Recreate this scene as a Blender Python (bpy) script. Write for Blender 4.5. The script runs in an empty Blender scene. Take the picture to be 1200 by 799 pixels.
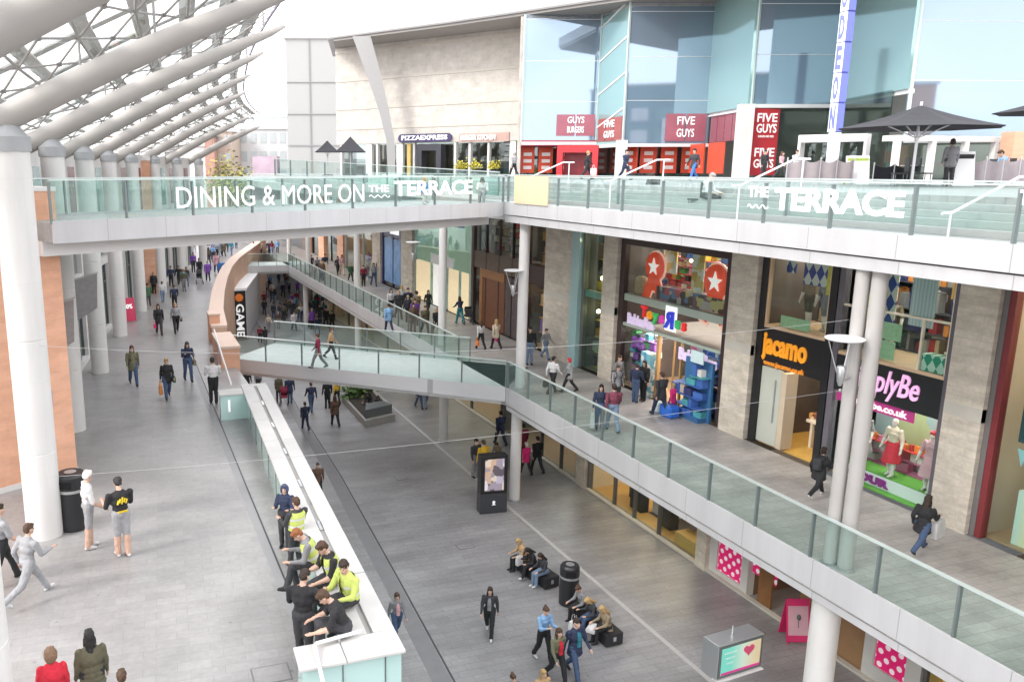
import bpy, bmesh, math, random
from mathutils import Vector, Matrix, noise
random.seed(7)
scene = bpy.context.scene
COL = scene.collection
PI = math.pi
# ---------------------------------------------------------------- camera model (metres; +Y runs along the shopping street)
FPX, CX, CY, HZ, EYE = 960.0, 460.0, 400.0, 199.0, 14.6
TH = math.atan((CY-HZ)/FPX); PSI = math.atan(323/math.hypot(FPX, CY-HZ))
RV = Vector((math.cos(PSI), -math.sin(PSI), 0)); FH = Vector((math.sin(PSI), math.cos(PSI), 0)); ZV = Vector((0, 0, 1))
FV = FH*math.cos(TH)-ZV*math.sin(TH); UV = FH*math.sin(TH)+ZV*math.cos(TH)
CAM = Vector((0, 0, EYE))
def ray(u, v): return RV*((u-CX)/FPX)-UV*((v-CY)/FPX)+FV
def atz(u, v, z): d = ray(u, v); return CAM+d*((z-EYE)/d.z)
def atx(u, v, x): d = ray(u, v); return CAM+d*(x/d.x)
def aty(u, v, y): d = ray(u, v); return CAM+d*(y/d.y)
def atd(u, v, dist): d = ray(u, v); return CAM+d*(dist/d.dot(FH))
STREET, L1, LL, L2, TER = 0.0, 5.2, 5.6, 13.2, 14.0
cam = bpy.data.cameras.new('camera'); camo = bpy.data.objects.new('camera', cam); COL.objects.link(camo)
camo.matrix_world = Matrix(((RV.x, UV.x, -FV.x, 0), (RV.y, UV.y, -FV.y, 0), (RV.z, UV.z, -FV.z, EYE), (0, 0, 0, 1)))
cam.sensor_width = 36; cam.lens = FPX/1200*36; cam.shift_x = (600-CX)/1200; cam.shift_y = 0
cam.clip_start = 0.1; cam.clip_end = 3000
scene.camera = camo
# ---------------------------------------------------------------- materials
MATS = {}
def nt(name):
    m = bpy.data.materials.new(name); m.use_nodes = True
    t = m.node_tree; b = t.nodes['Principled BSDF']
    return m, t, b
def N(t, typ, **kw):
    n = t.nodes.new(typ)
    for k, v in kw.items(): setattr(n, k, v)
    return n
def mat(name, col, rough=0.6, metal=0.0, var=0.12, scale=3.0, bump=0.0, emit=None, es=1.0, spec=0.5, coat=0.0):
    """plain paint / cloth / metal with soft noise variation"""
    if name in MATS: return MATS[name]
    m, t, b = nt(name)
    b.inputs['Roughness'].default_value = rough; b.inputs['Metallic'].default_value = metal
    b.inputs['Specular IOR Level'].default_value = spec; b.inputs['Coat Weight'].default_value = coat
    c = (col[0], col[1], col[2], 1)
    if var > 0:
        tc = N(t, 'ShaderNodeTexCoord'); n1 = N(t, 'ShaderNodeTexNoise'); n1.inputs['Scale'].default_value = scale; n1.inputs['Detail'].default_value = 6
        mx = N(t, 'ShaderNodeMix', data_type='RGBA'); mx.inputs[6].default_value = tuple(x*(1-var) for x in col)+(1,); mx.inputs[7].default_value = tuple(min(1, x*(1+var)) for x in col)+(1,)
        t.links.new(tc.outputs['Object'], n1.inputs['Vector']); t.links.new(n1.outputs['Fac'], mx.inputs[0]); t.links.new(mx.outputs[2], b.inputs['Base Color'])
        if bump > 0:
            bp = N(t, 'ShaderNodeBump'); bp.inputs['Strength'].default_value = bump; bp.inputs['Distance'].default_value = 0.02
            n2 = N(t, 'ShaderNodeTexNoise'); n2.inputs['Scale'].default_value = scale*6; n2.inputs['Detail'].default_value = 8
            t.links.new(tc.outputs['Object'], n2.inputs['Vector']); t.links.new(n2.outputs['Fac'], bp.inputs['Height']); t.links.new(bp.outputs['Normal'], b.inputs['Normal'])
    else: b.inputs['Base Color'].default_value = c
    if emit:
        b.inputs['Emission Color'].default_value = (*emit, 1); b.inputs['Emission Strength'].default_value = es
    MATS[name] = m; return m
def brickmat(name, c1, c2, mortar, bw, bh, mort=0.012, rough=0.6, rot=0.0, stain=0.35, stain_scale=0.25, spec=0.5, grain=0.18, gum=False, hdir=(1, 1), vertical=False, offset=0.5, wx=None, streak=0.0, bump=0.15):
    """paving / ashlar: brick texture with per-stone tone, broad stains and fine grain"""
    if name in MATS: return MATS[name]
    m, t, b = nt(name)
    b.inputs['Specular IOR Level'].default_value = spec
    geo = N(t, 'ShaderNodeNewGeometry'); mp = N(t, 'ShaderNodeMapping'); vec = geo.outputs['Position']
    if vertical:                       # x' = x+y (walls), y' = z
        sp = N(t, 'ShaderNodeSeparateXYZ'); ad = N(t, 'ShaderNodeVectorMath', operation='DOT_PRODUCT'); ad.inputs[1].default_value = (hdir[0], hdir[1], 0); cb = N(t, 'ShaderNodeCombineXYZ')
        t.links.new(vec, sp.inputs[0]); t.links.new(vec, ad.inputs[0]); t.links.new(ad.outputs['Value'], cb.inputs[0]); t.links.new(sp.outputs[2], cb.inputs[1]); vec = cb.outputs[0]
    t.links.new(vec, mp.inputs['Vector']); mp.inputs['Rotation'].default_value = (0, 0, rot)
    br = N(t, 'ShaderNodeTexBrick'); br.offset = offset
    br.inputs['Color1'].default_value = (*c1, 1); br.inputs['Color2'].default_value = (*c2, 1); br.inputs['Mortar'].default_value = (*mortar, 1)
    br.inputs['Scale'].default_value = 1; br.inputs['Brick Width'].default_value = bw; br.inputs['Row Height'].default_value = bh; br.inputs['Mortar Size'].default_value = mort; br.inputs['Bias'].default_value = 0
    t.links.new(mp.outputs[0], br.inputs['Vector'])
    n1 = N(t, 'ShaderNodeTexNoise'); n1.inputs['Scale'].default_value = stain_scale; n1.inputs['Detail'].default_value = 7; n1.inputs['Roughness'].default_value = 0.62
    if streak:
        mp2 = N(t, 'ShaderNodeMapping'); mp2.inputs['Scale'].default_value = (1, streak, 1); mp2.inputs['Rotation'].default_value = (0, 0, rot); t.links.new(vec, mp2.inputs['Vector']); t.links.new(mp2.outputs[0], n1.inputs['Vector'])
    else: t.links.new(vec, n1.inputs['Vector'])
    r1 = N(t, 'ShaderNodeMapRange'); r1.inputs[1].default_value = 0.3; r1.inputs[2].default_value = 0.72; r1.inputs[3].default_value = 1-stain; r1.inputs[4].default_value = 1+stain*0.6
    t.links.new(n1.outputs['Fac'], r1.inputs[0])
    n2 = N(t, 'ShaderNodeTexNoise'); n2.inputs['Scale'].default_value = 9; n2.inputs['Detail'].default_value = 8; t.links.new(vec, n2.inputs['Vector'])
    r2 = N(t, 'ShaderNodeMapRange'); r2.inputs[3].default_value = 1-grain; r2.inputs[4].default_value = 1+grain; t.links.new(n2.outputs['Fac'], r2.inputs[0])
    mu = N(t, 'ShaderNodeMath', operation='MULTIPLY'); t.links.new(r1.outputs[0], mu.inputs[0]); t.links.new(r2.outputs[0], mu.inputs[1])
    if gum:                            # trodden-in gum spots and a few darker patched slabs
        vo = N(t, 'ShaderNodeTexVoronoi'); vo.inputs['Scale'].default_value = 1.7; vo.inputs['Randomness'].default_value = 1.0; t.links.new(vec, vo.inputs['Vector'])
        gt = N(t, 'ShaderNodeMath', operation='GREATER_THAN'); gt.inputs[1].default_value = 0.06; t.links.new(vo.outputs['Distance'], gt.inputs[0])
        ga = N(t, 'ShaderNodeMapRange'); ga.inputs[3].default_value = 0.72; ga.inputs[4].default_value = 1.0; t.links.new(gt.outputs[0], ga.inputs[0])
        m2 = N(t, 'ShaderNodeMath', operation='MULTIPLY'); t.links.new(mu.outputs[0], m2.inputs[0]); t.links.new(ga.outputs[0], m2.inputs[1]); mu = m2
    hs = N(t, 'ShaderNodeVectorMath', operation='SCALE'); t.links.new(br.outputs['Color'], hs.inputs[0]); t.links.new(mu.outputs[0], hs.inputs['Scale'])
    t.links.new(hs.outputs[0], b.inputs['Base Color'])
    r3 = N(t, 'ShaderNodeMapRange'); r3.inputs[3].default_value = rough-0.12; r3.inputs[4].default_value = rough+0.15; t.links.new(n1.outputs['Fac'], r3.inputs[0]); t.links.new(r3.outputs[0], b.inputs['Roughness'])
    if bump:
        bp = N(t, 'ShaderNodeBump'); bp.inputs['Strength'].default_value = bump; bp.inputs['Distance'].default_value = 0.02; t.links.new(n2.outputs['Fac'], bp.inputs['Height']); t.links.new(bp.outputs['Normal'], b.inputs['Normal'])
    MATS[name] = m; return m
def glassmat(name, tint, refl=0.08, rough=0.02, milky=0.0, milk=(0.8, 0.9, 0.88), fres=1.5):
    if name in MATS: return MATS[name]
    m = bpy.data.materials.new(name); m.use_nodes = True; t = m.node_tree; t.nodes.clear()
    out = N(t, 'ShaderNodeOutputMaterial'); tr = N(t, 'ShaderNodeBsdfTransparent'); tr.inputs[0].default_value = (*tint, 1)
    gl = N(t, 'ShaderNodeBsdfGlossy'); gl.inputs['Roughness'].default_value = rough; gl.inputs[0].default_value = (0.9, 0.97, 0.96, 1)
    lw = N(t, 'ShaderNodeLayerWeight'); lw.inputs[0].default_value = 0.5; pw = N(t, 'ShaderNodeMath', operation='POWER'); pw.inputs[1].default_value = 4.5
    ad = N(t, 'ShaderNodeMath', operation='MULTIPLY_ADD'); ad.inputs[1].default_value = 0.7; ad.inputs[2].default_value = refl; ad.use_clamp = True
    t.links.new(lw.outputs['Facing'], pw.inputs[0]); t.links.new(pw.outputs[0], ad.inputs[0])
    base = tr
    if milky > 0:
        df = N(t, 'ShaderNodeBsdfDiffuse'); df.inputs[0].default_value = (*milk, 1); mm = N(t, 'ShaderNodeMixShader'); mm.inputs[0].default_value = milky
        t.links.new(tr.outputs[0], mm.inputs[1]); t.links.new(df.outputs[0], mm.inputs[2]); base = mm
    mx = N(t, 'ShaderNodeMixShader'); t.links.new(ad.outputs[0], mx.inputs[0]); t.links.new(base.outputs[0], mx.inputs[1]); t.links.new(gl.outputs[0], mx.inputs[2]); t.links.new(mx.outputs[0], out.inputs[0])
    MATS[name] = m; return m
def patternmat(name, kind, cols, scale, rough=0.5, emit=0.0):
    """printed patterns: dots, harlequin diamonds, stripes, clutter (mixed little goods)"""
    if name in MATS: return MATS[name]
    m, t, b = nt(name); b.inputs['Roughness'].default_value = rough
    geo = N(t, 'ShaderNodeNewGeometry'); sp = N(t, 'ShaderNodeSeparateXYZ'); t.links.new(geo.outputs['Position'], sp.inputs[0])
    cb = N(t, 'ShaderNodeCombineXYZ'); t.links.new(sp.outputs[1], cb.inputs[0]); t.links.new(sp.outputs[2], cb.inputs[1])
    if kind == 'dots':
        rp = N(t, 'ShaderNodeMapping'); rp.inputs['Rotation'].default_value = (0, 0, PI/4); rp.inputs['Scale'].default_value = (scale,)*3; t.links.new(cb.outputs[0], rp.inputs[0])
        fr = N(t, 'ShaderNodeVectorMath', operation='FRACTION'); t.links.new(rp.outputs[0], fr.inputs[0])
        sb = N(t, 'ShaderNodeVectorMath', operation='SUBTRACT'); sb.inputs[1].default_value = (0.5, 0.5, 0); t.links.new(fr.outputs[0], sb.inputs[0])
        ln = N(t, 'ShaderNodeVectorMath', operation='LENGTH'); t.links.new(sb.outputs[0], ln.inputs[0])
        lt = N(t, 'ShaderNodeMath', operation='LESS_THAN'); lt.inputs[1].default_value = 0.29; t.links.new(ln.outputs['Value'], lt.inputs[0]); fac = lt.outputs[0]
        mx = N(t, 'ShaderNodeMix', data_type='RGBA'); mx.inputs[6].default_value = (*cols[0], 1); mx.inputs[7].default_value = (*cols[1], 1); t.links.new(fac, mx.inputs[0]); colo = mx.outputs[2]
    elif kind == 'diamond':
        rp = N(t, 'ShaderNodeMapping'); rp.inputs['Scale'].default_value = (scale*1.35, scale*0.8, scale); t.links.new(cb.outputs[0], rp.inputs[0])
        rr = N(t, 'ShaderNodeMapping'); rr.inputs['Rotation'].default_value = (0, 0, PI/4); t.links.new(rp.outputs[0], rr.inputs[0])
        ck = N(t, 'ShaderNodeTexChecker'); ck.inputs['Scale'].default_value = 1; ck.inputs[1].default_value = (*cols[0], 1); ck.inputs[2].default_value = (*cols[1], 1); t.links.new(rr.outputs[0], ck.inputs[0]); colo = ck.outputs[0]
    elif kind == 'stripe':
        wv = N(t, 'ShaderNodeTexWave', bands_direction='X'); wv.inputs['Scale'].default_value = scale; wv.inputs['Distortion'].default_value = 1.5; t.links.new(cb.outputs[0], wv.inputs[0])
        mx = N(t, 'ShaderNodeMix', data_type='RGBA'); mx.inputs[6].default_value = (*cols[0], 1); mx.inputs[7].default_value = (*cols[1], 1); t.links.new(wv.outputs['Fac'], mx.inputs[0]); colo = mx.outputs[2]
    else:
        vo = N(t, 'ShaderNodeTexVoronoi'); vo.inputs['Scale'].default_value = scale; vo.distance = 'CHEBYCHEV'; t.links.new(geo.outputs['Position'], vo.inputs['Vector'])
        sx = N(t, 'ShaderNodeSeparateColor'); t.links.new(vo.outputs['Color'], sx.inputs[0])
        cr = N(t, 'ShaderNodeValToRGB'); cr.color_ramp.interpolation = 'CONSTANT'
        els = cr.color_ramp.elements
        for i, c in enumerate(cols):
            e = els[0] if i == 0 else (els[1] if i == 1 else els.new(i/len(cols)))
            e.position = i/len(cols); e.color = (*c, 1)
        t.links.new(sx.outputs[0], cr.inputs[0]); colo = cr.outputs[0]
    t.links.new(colo, b.inputs['Base Color'])
    if emit: t.links.new(colo, b.inputs['Emission Color']); b.inputs['Emission Strength'].default_value = emit
    MATS[name] = m; return m
# ---------------------------------------------------------------- object helpers
def tag(o, label=None, cat=None, group=None, kind=None):
    if label: o['label'] = label
    if cat: o['category'] = cat; o['kind'] = 'thing'
    if group: o['group'] = group
    if kind: o['kind'] = kind
    return o
def empty(name, loc=(0, 0, 0), rz=0.0, label=None, cat=None, group=None):
    o = bpy.data.objects.new(name, None); COL.objects.link(o); o.location = loc; o.rotation_euler = (0, 0, rz); o.empty_display_size = 0.2
    return tag(o, label, cat, group)
def kids(o): return [c for c in bpy.data.objects if c.parent == o]
def copy_tree(o, parent=None):
    c = o.copy(); COL.objects.link(c); c.parent = parent
    for ch in list(o.children): copy_tree(ch, c)
    return c
class MB:
    """collects shapes; build() links them as ONE mesh object"""
    def __init__(s): s.v = []; s.f = []; s.m = []; s.mi = 0
    def mat(s, i): s.mi = i; return s
    def add(s, vs, fs):
        n = len(s.v); s.v += [Vector(x) for x in vs]
        for f in fs: s.f.append([n+i for i in f]); s.m.append(s.mi)
        return s
    def quad(s, a, b, c, d): return s.add([a, b, c, d], [(0, 1, 2, 3)])
    def box(s, c, sz, rz=0.0, mtx=None):
        x, y, z = sz[0]/2, sz[1]/2, sz[2]/2; M = mtx if mtx else Matrix.Rotation(rz, 3, 'Z'); c = Vector(c)
        vs = [c+M@Vector((i*x, j*y, k*z)) for i in (-1, 1) for j in (-1, 1) for k in (-1, 1)]
        return s.add(vs, [(0, 1, 3, 2), (4, 6, 7, 5), (0, 4, 5, 1), (2, 3, 7, 6), (0, 2, 6, 4), (1, 5, 7, 3)])
    def b2(s, a, b):
        return s.box(((a[0]+b[0])/2, (a[1]+b[1])/2, (a[2]+b[2])/2), (abs(b[0]-a[0]), abs(b[1]-a[1]), abs(b[2]-a[2])))
    def bar(s, p, q, w, h, up=(0, 0, 1)):
        p, q = Vector(p), Vector(q); d = (q-p); L = d.length
        if L < 1e-6: return s
        d /= L; u = Vector(up); side = d.cross(u)
        if side.length < 1e-4: side = d.cross(Vector((0, 1, 0)))
        side.normalize(); u = side.cross(d)
        vs = []
        for e in (p, q):
            for i, j in ((-1, -1), (1, -1), (1, 1), (-1, 1)): vs.append(e+side*(i*w/2)+u*(j*h/2))
        return s.add(vs, [(3, 2, 1, 0), (4, 5, 6, 7), (0, 1, 5, 4), (1, 2, 6, 5), (2, 3, 7, 6), (3, 0, 4, 7)])
    def tube(s, pts, r, n=10, cap=True):
        pts = [Vector(p) for p in pts]; rs = r if isinstance(r, (list, tuple)) else [r]*len(pts)
        base = len(s.v); up = None
        for i, p in enumerate(pts):
            d = (pts[min(i+1, len(pts)-1)]-pts[max(i-1, 0)]).normalized()
            if up is None: up = Vector((0, 0, 1)) if abs(d.z) < 0.9 else Vector((1, 0, 0))
            a = d.cross(up).normalized(); up = a.cross(d).normalized()
            for k in range(n):
                t = 2*PI*k/n; s.v.append(p+(a*math.cos(t)+up*math.sin(t))*rs[i])
        for i in range(len(pts)-1):
            for k in range(n):
                a0 = base+i*n+k; a1 = base+i*n+(k+1) % n; s.f.append([a0, a1, a1+n, a0+n]); s.m.append(s.mi)
        if cap:
            s.f.append([base+k for k in range(n)][::-1]); s.m.append(s.mi); s.f.append([base+(len(pts)-1)*n+k for k in range(n)]); s.m.append(s.mi)
        return s
    def lathe(s, prof, c=(0, 0, 0), n=20, cap=True):
        base = len(s.v); c = Vector(c)
        for r, z in prof:
            for k in range(n): s.v.append(c+Vector((r*math.cos(2*PI*k/n), r*math.sin(2*PI*k/n), z)))
        for i in range(len(prof)-1):
            for k in range(n):
                a0 = base+i*n+k; a1 = base+i*n+(k+1) % n; s.f.append([a0, a1, a1+n, a0+n]); s.m.append(s.mi)
        if cap:
            s.f.append([base+k for k in range(n)][::-1]); s.m.append(s.mi); s.f.append([base+(len(prof)-1)*n+k for k in range(n)]); s.m.append(s.mi)
        return s
    def prism(s, poly, z0, z1):
        n = len(poly); vs = [Vector((p[0], p[1], z0)) for p in poly]+[Vector((p[0], p[1], z1)) for p in poly]
        fs = [list(range(n))[::-1], list(range(n, 2*n))]+[[i, (i+1) % n, n+(i+1) % n, n+i] for i in range(n)]
        return s.add(vs, fs)
    def plate(s, poly, o, ax, ay, th):
        """extrude a 2-D outline placed at o along axes ax, ay by th along ax x ay"""
        o, ax, ay = Vector(o), Vector(ax), Vector(ay); nn = ax.cross(ay).normalized()*th; n = len(poly)
        vs = [o+ax*p[0]+ay*p[1] for p in poly]; vs += [x+nn for x in vs]
        fs = [list(range(n))[::-1], list(range(n, 2*n))]+[[i, (i+1) % n, n+(i+1) % n, n+i] for i in range(n)]
        return s.add(vs, fs)
    def ell(s, c, r, n=10, m=6, mtx=None):
        c = Vector(c); base = len(s.v); M = mtx if mtx else Matrix.Identity(3)
        for i in range(1, m):
            a = PI*i/m
            for k in range(n):
                t = 2*PI*k/n; s.v.append(c+M@Vector((r[0]*math.sin(a)*math.cos(t), r[1]*math.sin(a)*math.sin(t), r[2]*math.cos(a))))
        top = len(s.v); s.v.append(c+M@Vector((0, 0, r[2]))); s.v.append(c+M@Vector((0, 0, -r[2])))
        for i in range(m-2):
            for k in range(n):
                a0 = base+i*n+k; a1 = base+i*n+(k+1) % n; s.f.append([a0, a0+n, a1+n, a1]); s.m.append(s.mi)
        for k in range(n):
            s.f.append([top, base+k, base+(k+1) % n]); s.m.append(s.mi)
            s.f.append([top+1, base+(m-2)*n+(k+1) % n, base+(m-2)*n+k]); s.m.append(s.mi)
        return s
    def mesh(s, name, mats, smooth=False):
        me = bpy.data.meshes.new(name); me.from_pydata([tuple(v) for v in s.v], [], s.f)
        if not isinstance(mats, (list, tuple)): mats = [mats]
        for m in mats: me.materials.append(m)
        me.polygons.foreach_set('material_index', s.m)
        bm = bmesh.new(); bm.from_mesh(me); bmesh.ops.recalc_face_normals(bm, faces=bm.faces); bm.to_mesh(me); bm.free()
        if smooth:
            me.polygons.foreach_set('use_smooth', [True]*len(me.polygons))
            if smooth != 'all': me.set_sharp_from_angle(angle=math.radians(35))
        me.update(); return me
    def build(s, name, mats, parent=None, smooth=False, bevel=0.0, kind=None):
        o = bpy.data.objects.new(name, s.mesh(name, mats, smooth)); COL.objects.link(o)
        if parent: o.parent = parent
        if bevel:
            md = o.modifiers.new('bevel', 'BEVEL'); md.width = bevel; md.segments = 2; md.limit_method = 'ANGLE'; md.angle_limit = math.radians(40)
        if kind: o['kind'] = kind
        return o
_txt = {}
def text(name, body, loc, ax, ay, size, m, parent, depth=0.02, width=None, bold=0.0, shear=0.0, align='CENTER', spacing=1.0, extra_kind=None):
    """raised lettering: ax = reading direction, ay = up direction of the letters"""
    c = bpy.data.curves.new(name, 'FONT'); c.body = body; c.size = size; c.extrude = depth; c.offset = bold; c.align_x = align; c.align_y = 'CENTER'; c.shear = shear; c.space_character = spacing; c.resolution_u = 3
    tmp = bpy.data.objects.new('tmp', c); COL.objects.link(tmp); bpy.context.view_layer.update()
    dg = bpy.context.evaluated_depsgraph_get(); me = bpy.data.meshes.new_from_object(tmp.evaluated_get(dg)); bpy.data.objects.remove(tmp); bpy.data.curves.remove(c)
    ax = Vector(ax).normalized(); ay = Vector(ay).normalized(); az = ax.cross(ay)
    if width and len(me.vertices):
        xs = [v.co.x for v in me.vertices]; w = max(xs)-min(xs); mid = (max(xs)+min(xs))/2 if align == 'CENTER' else 0
        for v in me.vertices: v.co.x = (v.co.x-mid)*width/w
    M = Matrix(((ax.x, ay.x, az.x, loc[0]), (ax.y, ay.y, az.y, loc[1]), (ax.z, ay.z, az.z, loc[2]), (0, 0, 0, 1)))
    me.transform(M); me.materials.clear(); me.materials.append(m)
    o = bpy.data.objects.new(name, me); COL.objects.link(o)
    if parent:
        o.parent = parent; o.matrix_parent_inverse = Matrix.Identity(4)
    return o
def root_at(name, loc, label, cat, group=None, rz=0.0): return empty(name, loc, rz, label, cat, group)
def W(o, root):
    """part mesh written in world coordinates, parented to an unrotated root"""
    o.parent = root; o.location = -Vector(root.location); return o
# ---------------------------------------------------------------- palette
M_white = mat('white_paint', (0.78, 0.78, 0.78), 0.5, var=0.04, scale=0.6)
M_offw = brickmat('off_white_render', (0.70, 0.685, 0.665), (0.68, 0.665, 0.645), (0.62, 0.61, 0.59), 3.1, 2.4, 0.004, 0.6, vertical=True, stain=0.10, stain_scale=1.6, streak=0.14, bump=0.0, grain=0.02)
M_fascia = brickmat('fascia_panel_white', (0.53, 0.525, 0.532), (0.51, 0.505, 0.512), (0.33, 0.33, 0.335), 2.4, 9.0, 0.012, 0.45, vertical=True, stain=0.10, stain_scale=1.3, streak=0.12, bump=0.0, grain=0.02)
M_soffit = mat('soffit_grey', (0.72, 0.70, 0.69), 0.7, var=0.06, scale=0.4)
M_canopy = mat('canopy_steel_grey', (0.42, 0.395, 0.37), 0.5, var=0.1, scale=0.7)
M_canopy2 = mat('lattice_steel', (0.33, 0.315, 0.30), 0.5, var=0.1)
M_cap = mat('column_cap_grey', (0.36, 0.37, 0.38), 0.6, var=0.1, bump=0.1)
M_steel = mat('brushed_steel', (0.55, 0.56, 0.57), 0.35, 0.8, var=0.06, scale=8)
M_dsteel = mat('dark_grey_steel', (0.16, 0.18, 0.18), 0.4, 0.5, var=0.08)
M_post = mat('balustrade_post_grey', (0.20, 0.23, 0.23), 0.4, 0.3, var=0.06)
M_rail = mat('pale_handrail', (0.55, 0.63, 0.61), 0.3, 0.2, var=0.05)
M_black = mat('black_frame', (0.016, 0.016, 0.018), 0.35, var=0.2)
M_brown = mat('dark_brown_frame', (0.045, 0.028, 0.026), 0.4, var=0.2)
M_red = mat('red_panel', (0.55, 0.03, 0.04), 0.4, var=0.08)
M_pinkred = mat('crimson_frame', (0.33, 0.03, 0.05), 0.4, var=0.1)
M_wood = mat('orange_brown_wood', (0.26, 0.12, 0.045), 0.5, var=0.3, scale=4)
M_dwood = mat('dark_door_wood', (0.14, 0.055, 0.026), 0.5, var=0.35, scale=5)
M_peach = mat('bare_plywood_panel', (0.72, 0.55, 0.36), 0.6, var=0.1, scale=2)
M_navy = mat('navy_panel', (0.02, 0.03, 0.12), 0.4, var=0.1)
M_blue = mat('bright_blue_sign', (0.14, 0.17, 0.66), 0.4, var=0.06)
M_wletter = mat('white_lettering', (0.9, 0.9, 0.9), 0.5, var=0.02, emit=(1, 1, 1), es=0.12)
M_wlit = mat('lit_white_lettering', (0.9, 0.9, 0.9), 0.5, var=0, emit=(1, 1, 1), es=0.25)
M_orange_lit = mat('lit_orange_lettering', (0.9, 0.35, 0.02), 0.5, var=0, emit=(1, 0.36, 0.02), es=0.12)
M_pink_lit = mat('lit_pink_lettering', (0.9, 0.5, 0.8), 0.5, var=0, emit=(1, 0.5, 0.85), es=0.15)
M_pink = mat('hot_pink_panel', (0.75, 0.05, 0.30), 0.5, var=0.05)
M_lamp = mat('shop_ceiling_lamp', (1, 1, 1), 0.5, var=0, emit=(1, 0.85, 0.66), es=6.5)
M_lampw = mat('shop_ceiling_lamp_white', (1, 1, 1), 0.5, var=0, emit=(1, 0.93, 0.85), es=9.0)
G_bal = glassmat('balustrade_glass', (0.915, 0.972, 0.957), 0.035, milky=0.025, milk=(0.62, 0.85, 0.8))
G_pale = glassmat('frosted_glass_panel', (0.75, 0.92, 0.89), 0.05, 0.3, milky=0.30, milk=(0.75, 0.87, 0.84))
G_shop = glassmat('shop_window_glass', (0.90, 0.95, 0.94), 0.02, fres=1.35)
G_teal = glassmat('teal_shop_glass', (0.62, 0.86, 0.82), 0.05, milky=0.05, milk=(0.4, 0.75, 0.7))
G_clad = mat('teal_back_painted_glass', (0.42, 0.60, 0.57), 0.15, var=0.05, scale=0.4, coat=0.6)
G_clad2 = mat('dark_teal_painted_glass', (0.16, 0.34, 0.33), 0.15, var=0.05, scale=0.4, coat=0.6)
P_walk = brickmat('pale_granite_paving', (0.32, 0.312, 0.307), (0.28, 0.274, 0.269), (0.235, 0.231, 0.227), 0.62, 0.28, 0.005, 0.32, rot=0.05, spec=0.6, gum=True, stain=0.26, stain_scale=0.35, offset=0.37)
P_street = brickmat('grey_granite_paving', (0.305, 0.30, 0.302), (0.265, 0.262, 0.265), (0.19, 0.19, 0.192), 0.9, 0.30, 0.008, 0.32, rot=0.0, spec=0.55, gum=True, stain=0.30, stain_scale=0.30, offset=0.41, streak=2.6)
P_upper = brickmat('brown_grey_granite_paving', (0.44, 0.415, 0.395), (0.375, 0.352, 0.338), (0.28, 0.265, 0.255), 0.75, 0.30, 0.008, 0.42, stain=0.35, stain_scale=0.4, offset=0.41, streak=2.2)
P_terr = brickmat('pale_terrace_paving', (0.33, 0.33, 0.325), (0.29, 0.29, 0.29), (0.22, 0.22, 0.22), 0.9, 0.45, 0.01, 0.6, stain=0.15)
S_red = brickmat('orange_sandstone', (0.74, 0.42, 0.285), (0.68, 0.365, 0.235), (0.64, 0.36, 0.245), 1.5, 0.55, 0.005, 0.75, vertical=True, grain=0.05, stain=0.16, stain_scale=0.8, streak=4)
S_pier = brickmat('grey_brown_limestone', (0.66, 0.60, 0.505), (0.60, 0.54, 0.455), (0.52, 0.47, 0.40), 1.1, 0.22, 0.006, 0.75, vertical=True, stain=0.26, stain_scale=1.3, streak=2.5)
S_band = mat('pale_stone_band', (0.55, 0.52, 0.46), 0.7, var=0.1, scale=2, bump=0.1)
S_trav = brickmat('cream_travertine', (0.55, 0.515, 0.47), (0.50, 0.465, 0.42), (0.45, 0.42, 0.375), 1.1, 0.40, 0.006, 0.75, hdir=(-.585, .81), vertical=True, stain=0.2, stain_scale=1.0)
S_curve = brickmat('pink_stone_coping', (0.60, 0.40, 0.29), (0.56, 0.36, 0.26), (0.45, 0.30, 0.22), 1.2, 0.5, 0.008, 0.75, vertical=True, stain=0.15)
# ---------------------------------------------------------------- sky and light
w = bpy.data.worlds.new('World'); scene.world = w; w.use_nodes = True; t = w.node_tree
bg = t.nodes['Background']; sky = N(t, 'ShaderNodeTexSky'); sky.sky_type = 'NISHITA'; sky.sun_disc = False
SUN_EL, SUN_AZ = math.radians(38), math.radians(256)      # azimuth clockwise from +Y
sky.sun_elevation = SUN_EL; sky.sun_rotation = SUN_AZ; sky.air_density = 1.0; sky.dust_density = 1.5
tc = N(t, 'ShaderNodeTexCoord'); mp = N(t, 'ShaderNodeMapping'); mp.inputs['Scale'].default_value = (1.0, 1.6, 3.2); t.links.new(tc.outputs['Generated'], mp.inputs[0])
cn = N(t, 'ShaderNodeTexNoise'); cn.inputs['Scale'].default_value = 2.1; cn.inputs['Detail'].default_value = 9; cn.inputs['Roughness'].default_value = 0.58; t.links.new(mp.outputs[0], cn.inputs['Vector'])
cr = N(t, 'ShaderNodeMapRange'); cr.inputs[1].default_value = 0.36; cr.inputs[2].default_value = 0.56; cr.inputs[3].default_value = 0.42; cr.inputs[4].default_value = 1.0; t.links.new(cn.outputs['Fac'], cr.inputs[0])
cm = N(t, 'ShaderNodeMix', data_type='RGBA'); cm.inputs[7].default_value = (9.7, 9.55, 9.7, 1); t.links.new(cr.outputs[0], cm.inputs[0]); t.links.new(sky.outputs[0], cm.inputs[6]); t.links.new(cm.outputs[2], bg.inputs[0])
bg.inputs[1].default_value = 0.135
sl = bpy.data.lights.new('sun', 'SUN'); sl.energy = 0.85; sl.angle = math.radians(12); sl.color = (1, 0.96, 0.9); so = bpy.data.objects.new('sun', sl); COL.objects.link(so)
sd = Vector((math.sin(SUN_AZ)*math.cos(SUN_EL), math.cos(SUN_AZ)*math.cos(SUN_EL), math.sin(SUN_EL))); so.rotation_euler = sd.to_track_quat('Z', 'Y').to_euler(); so.location = (0, 0, 60)
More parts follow.
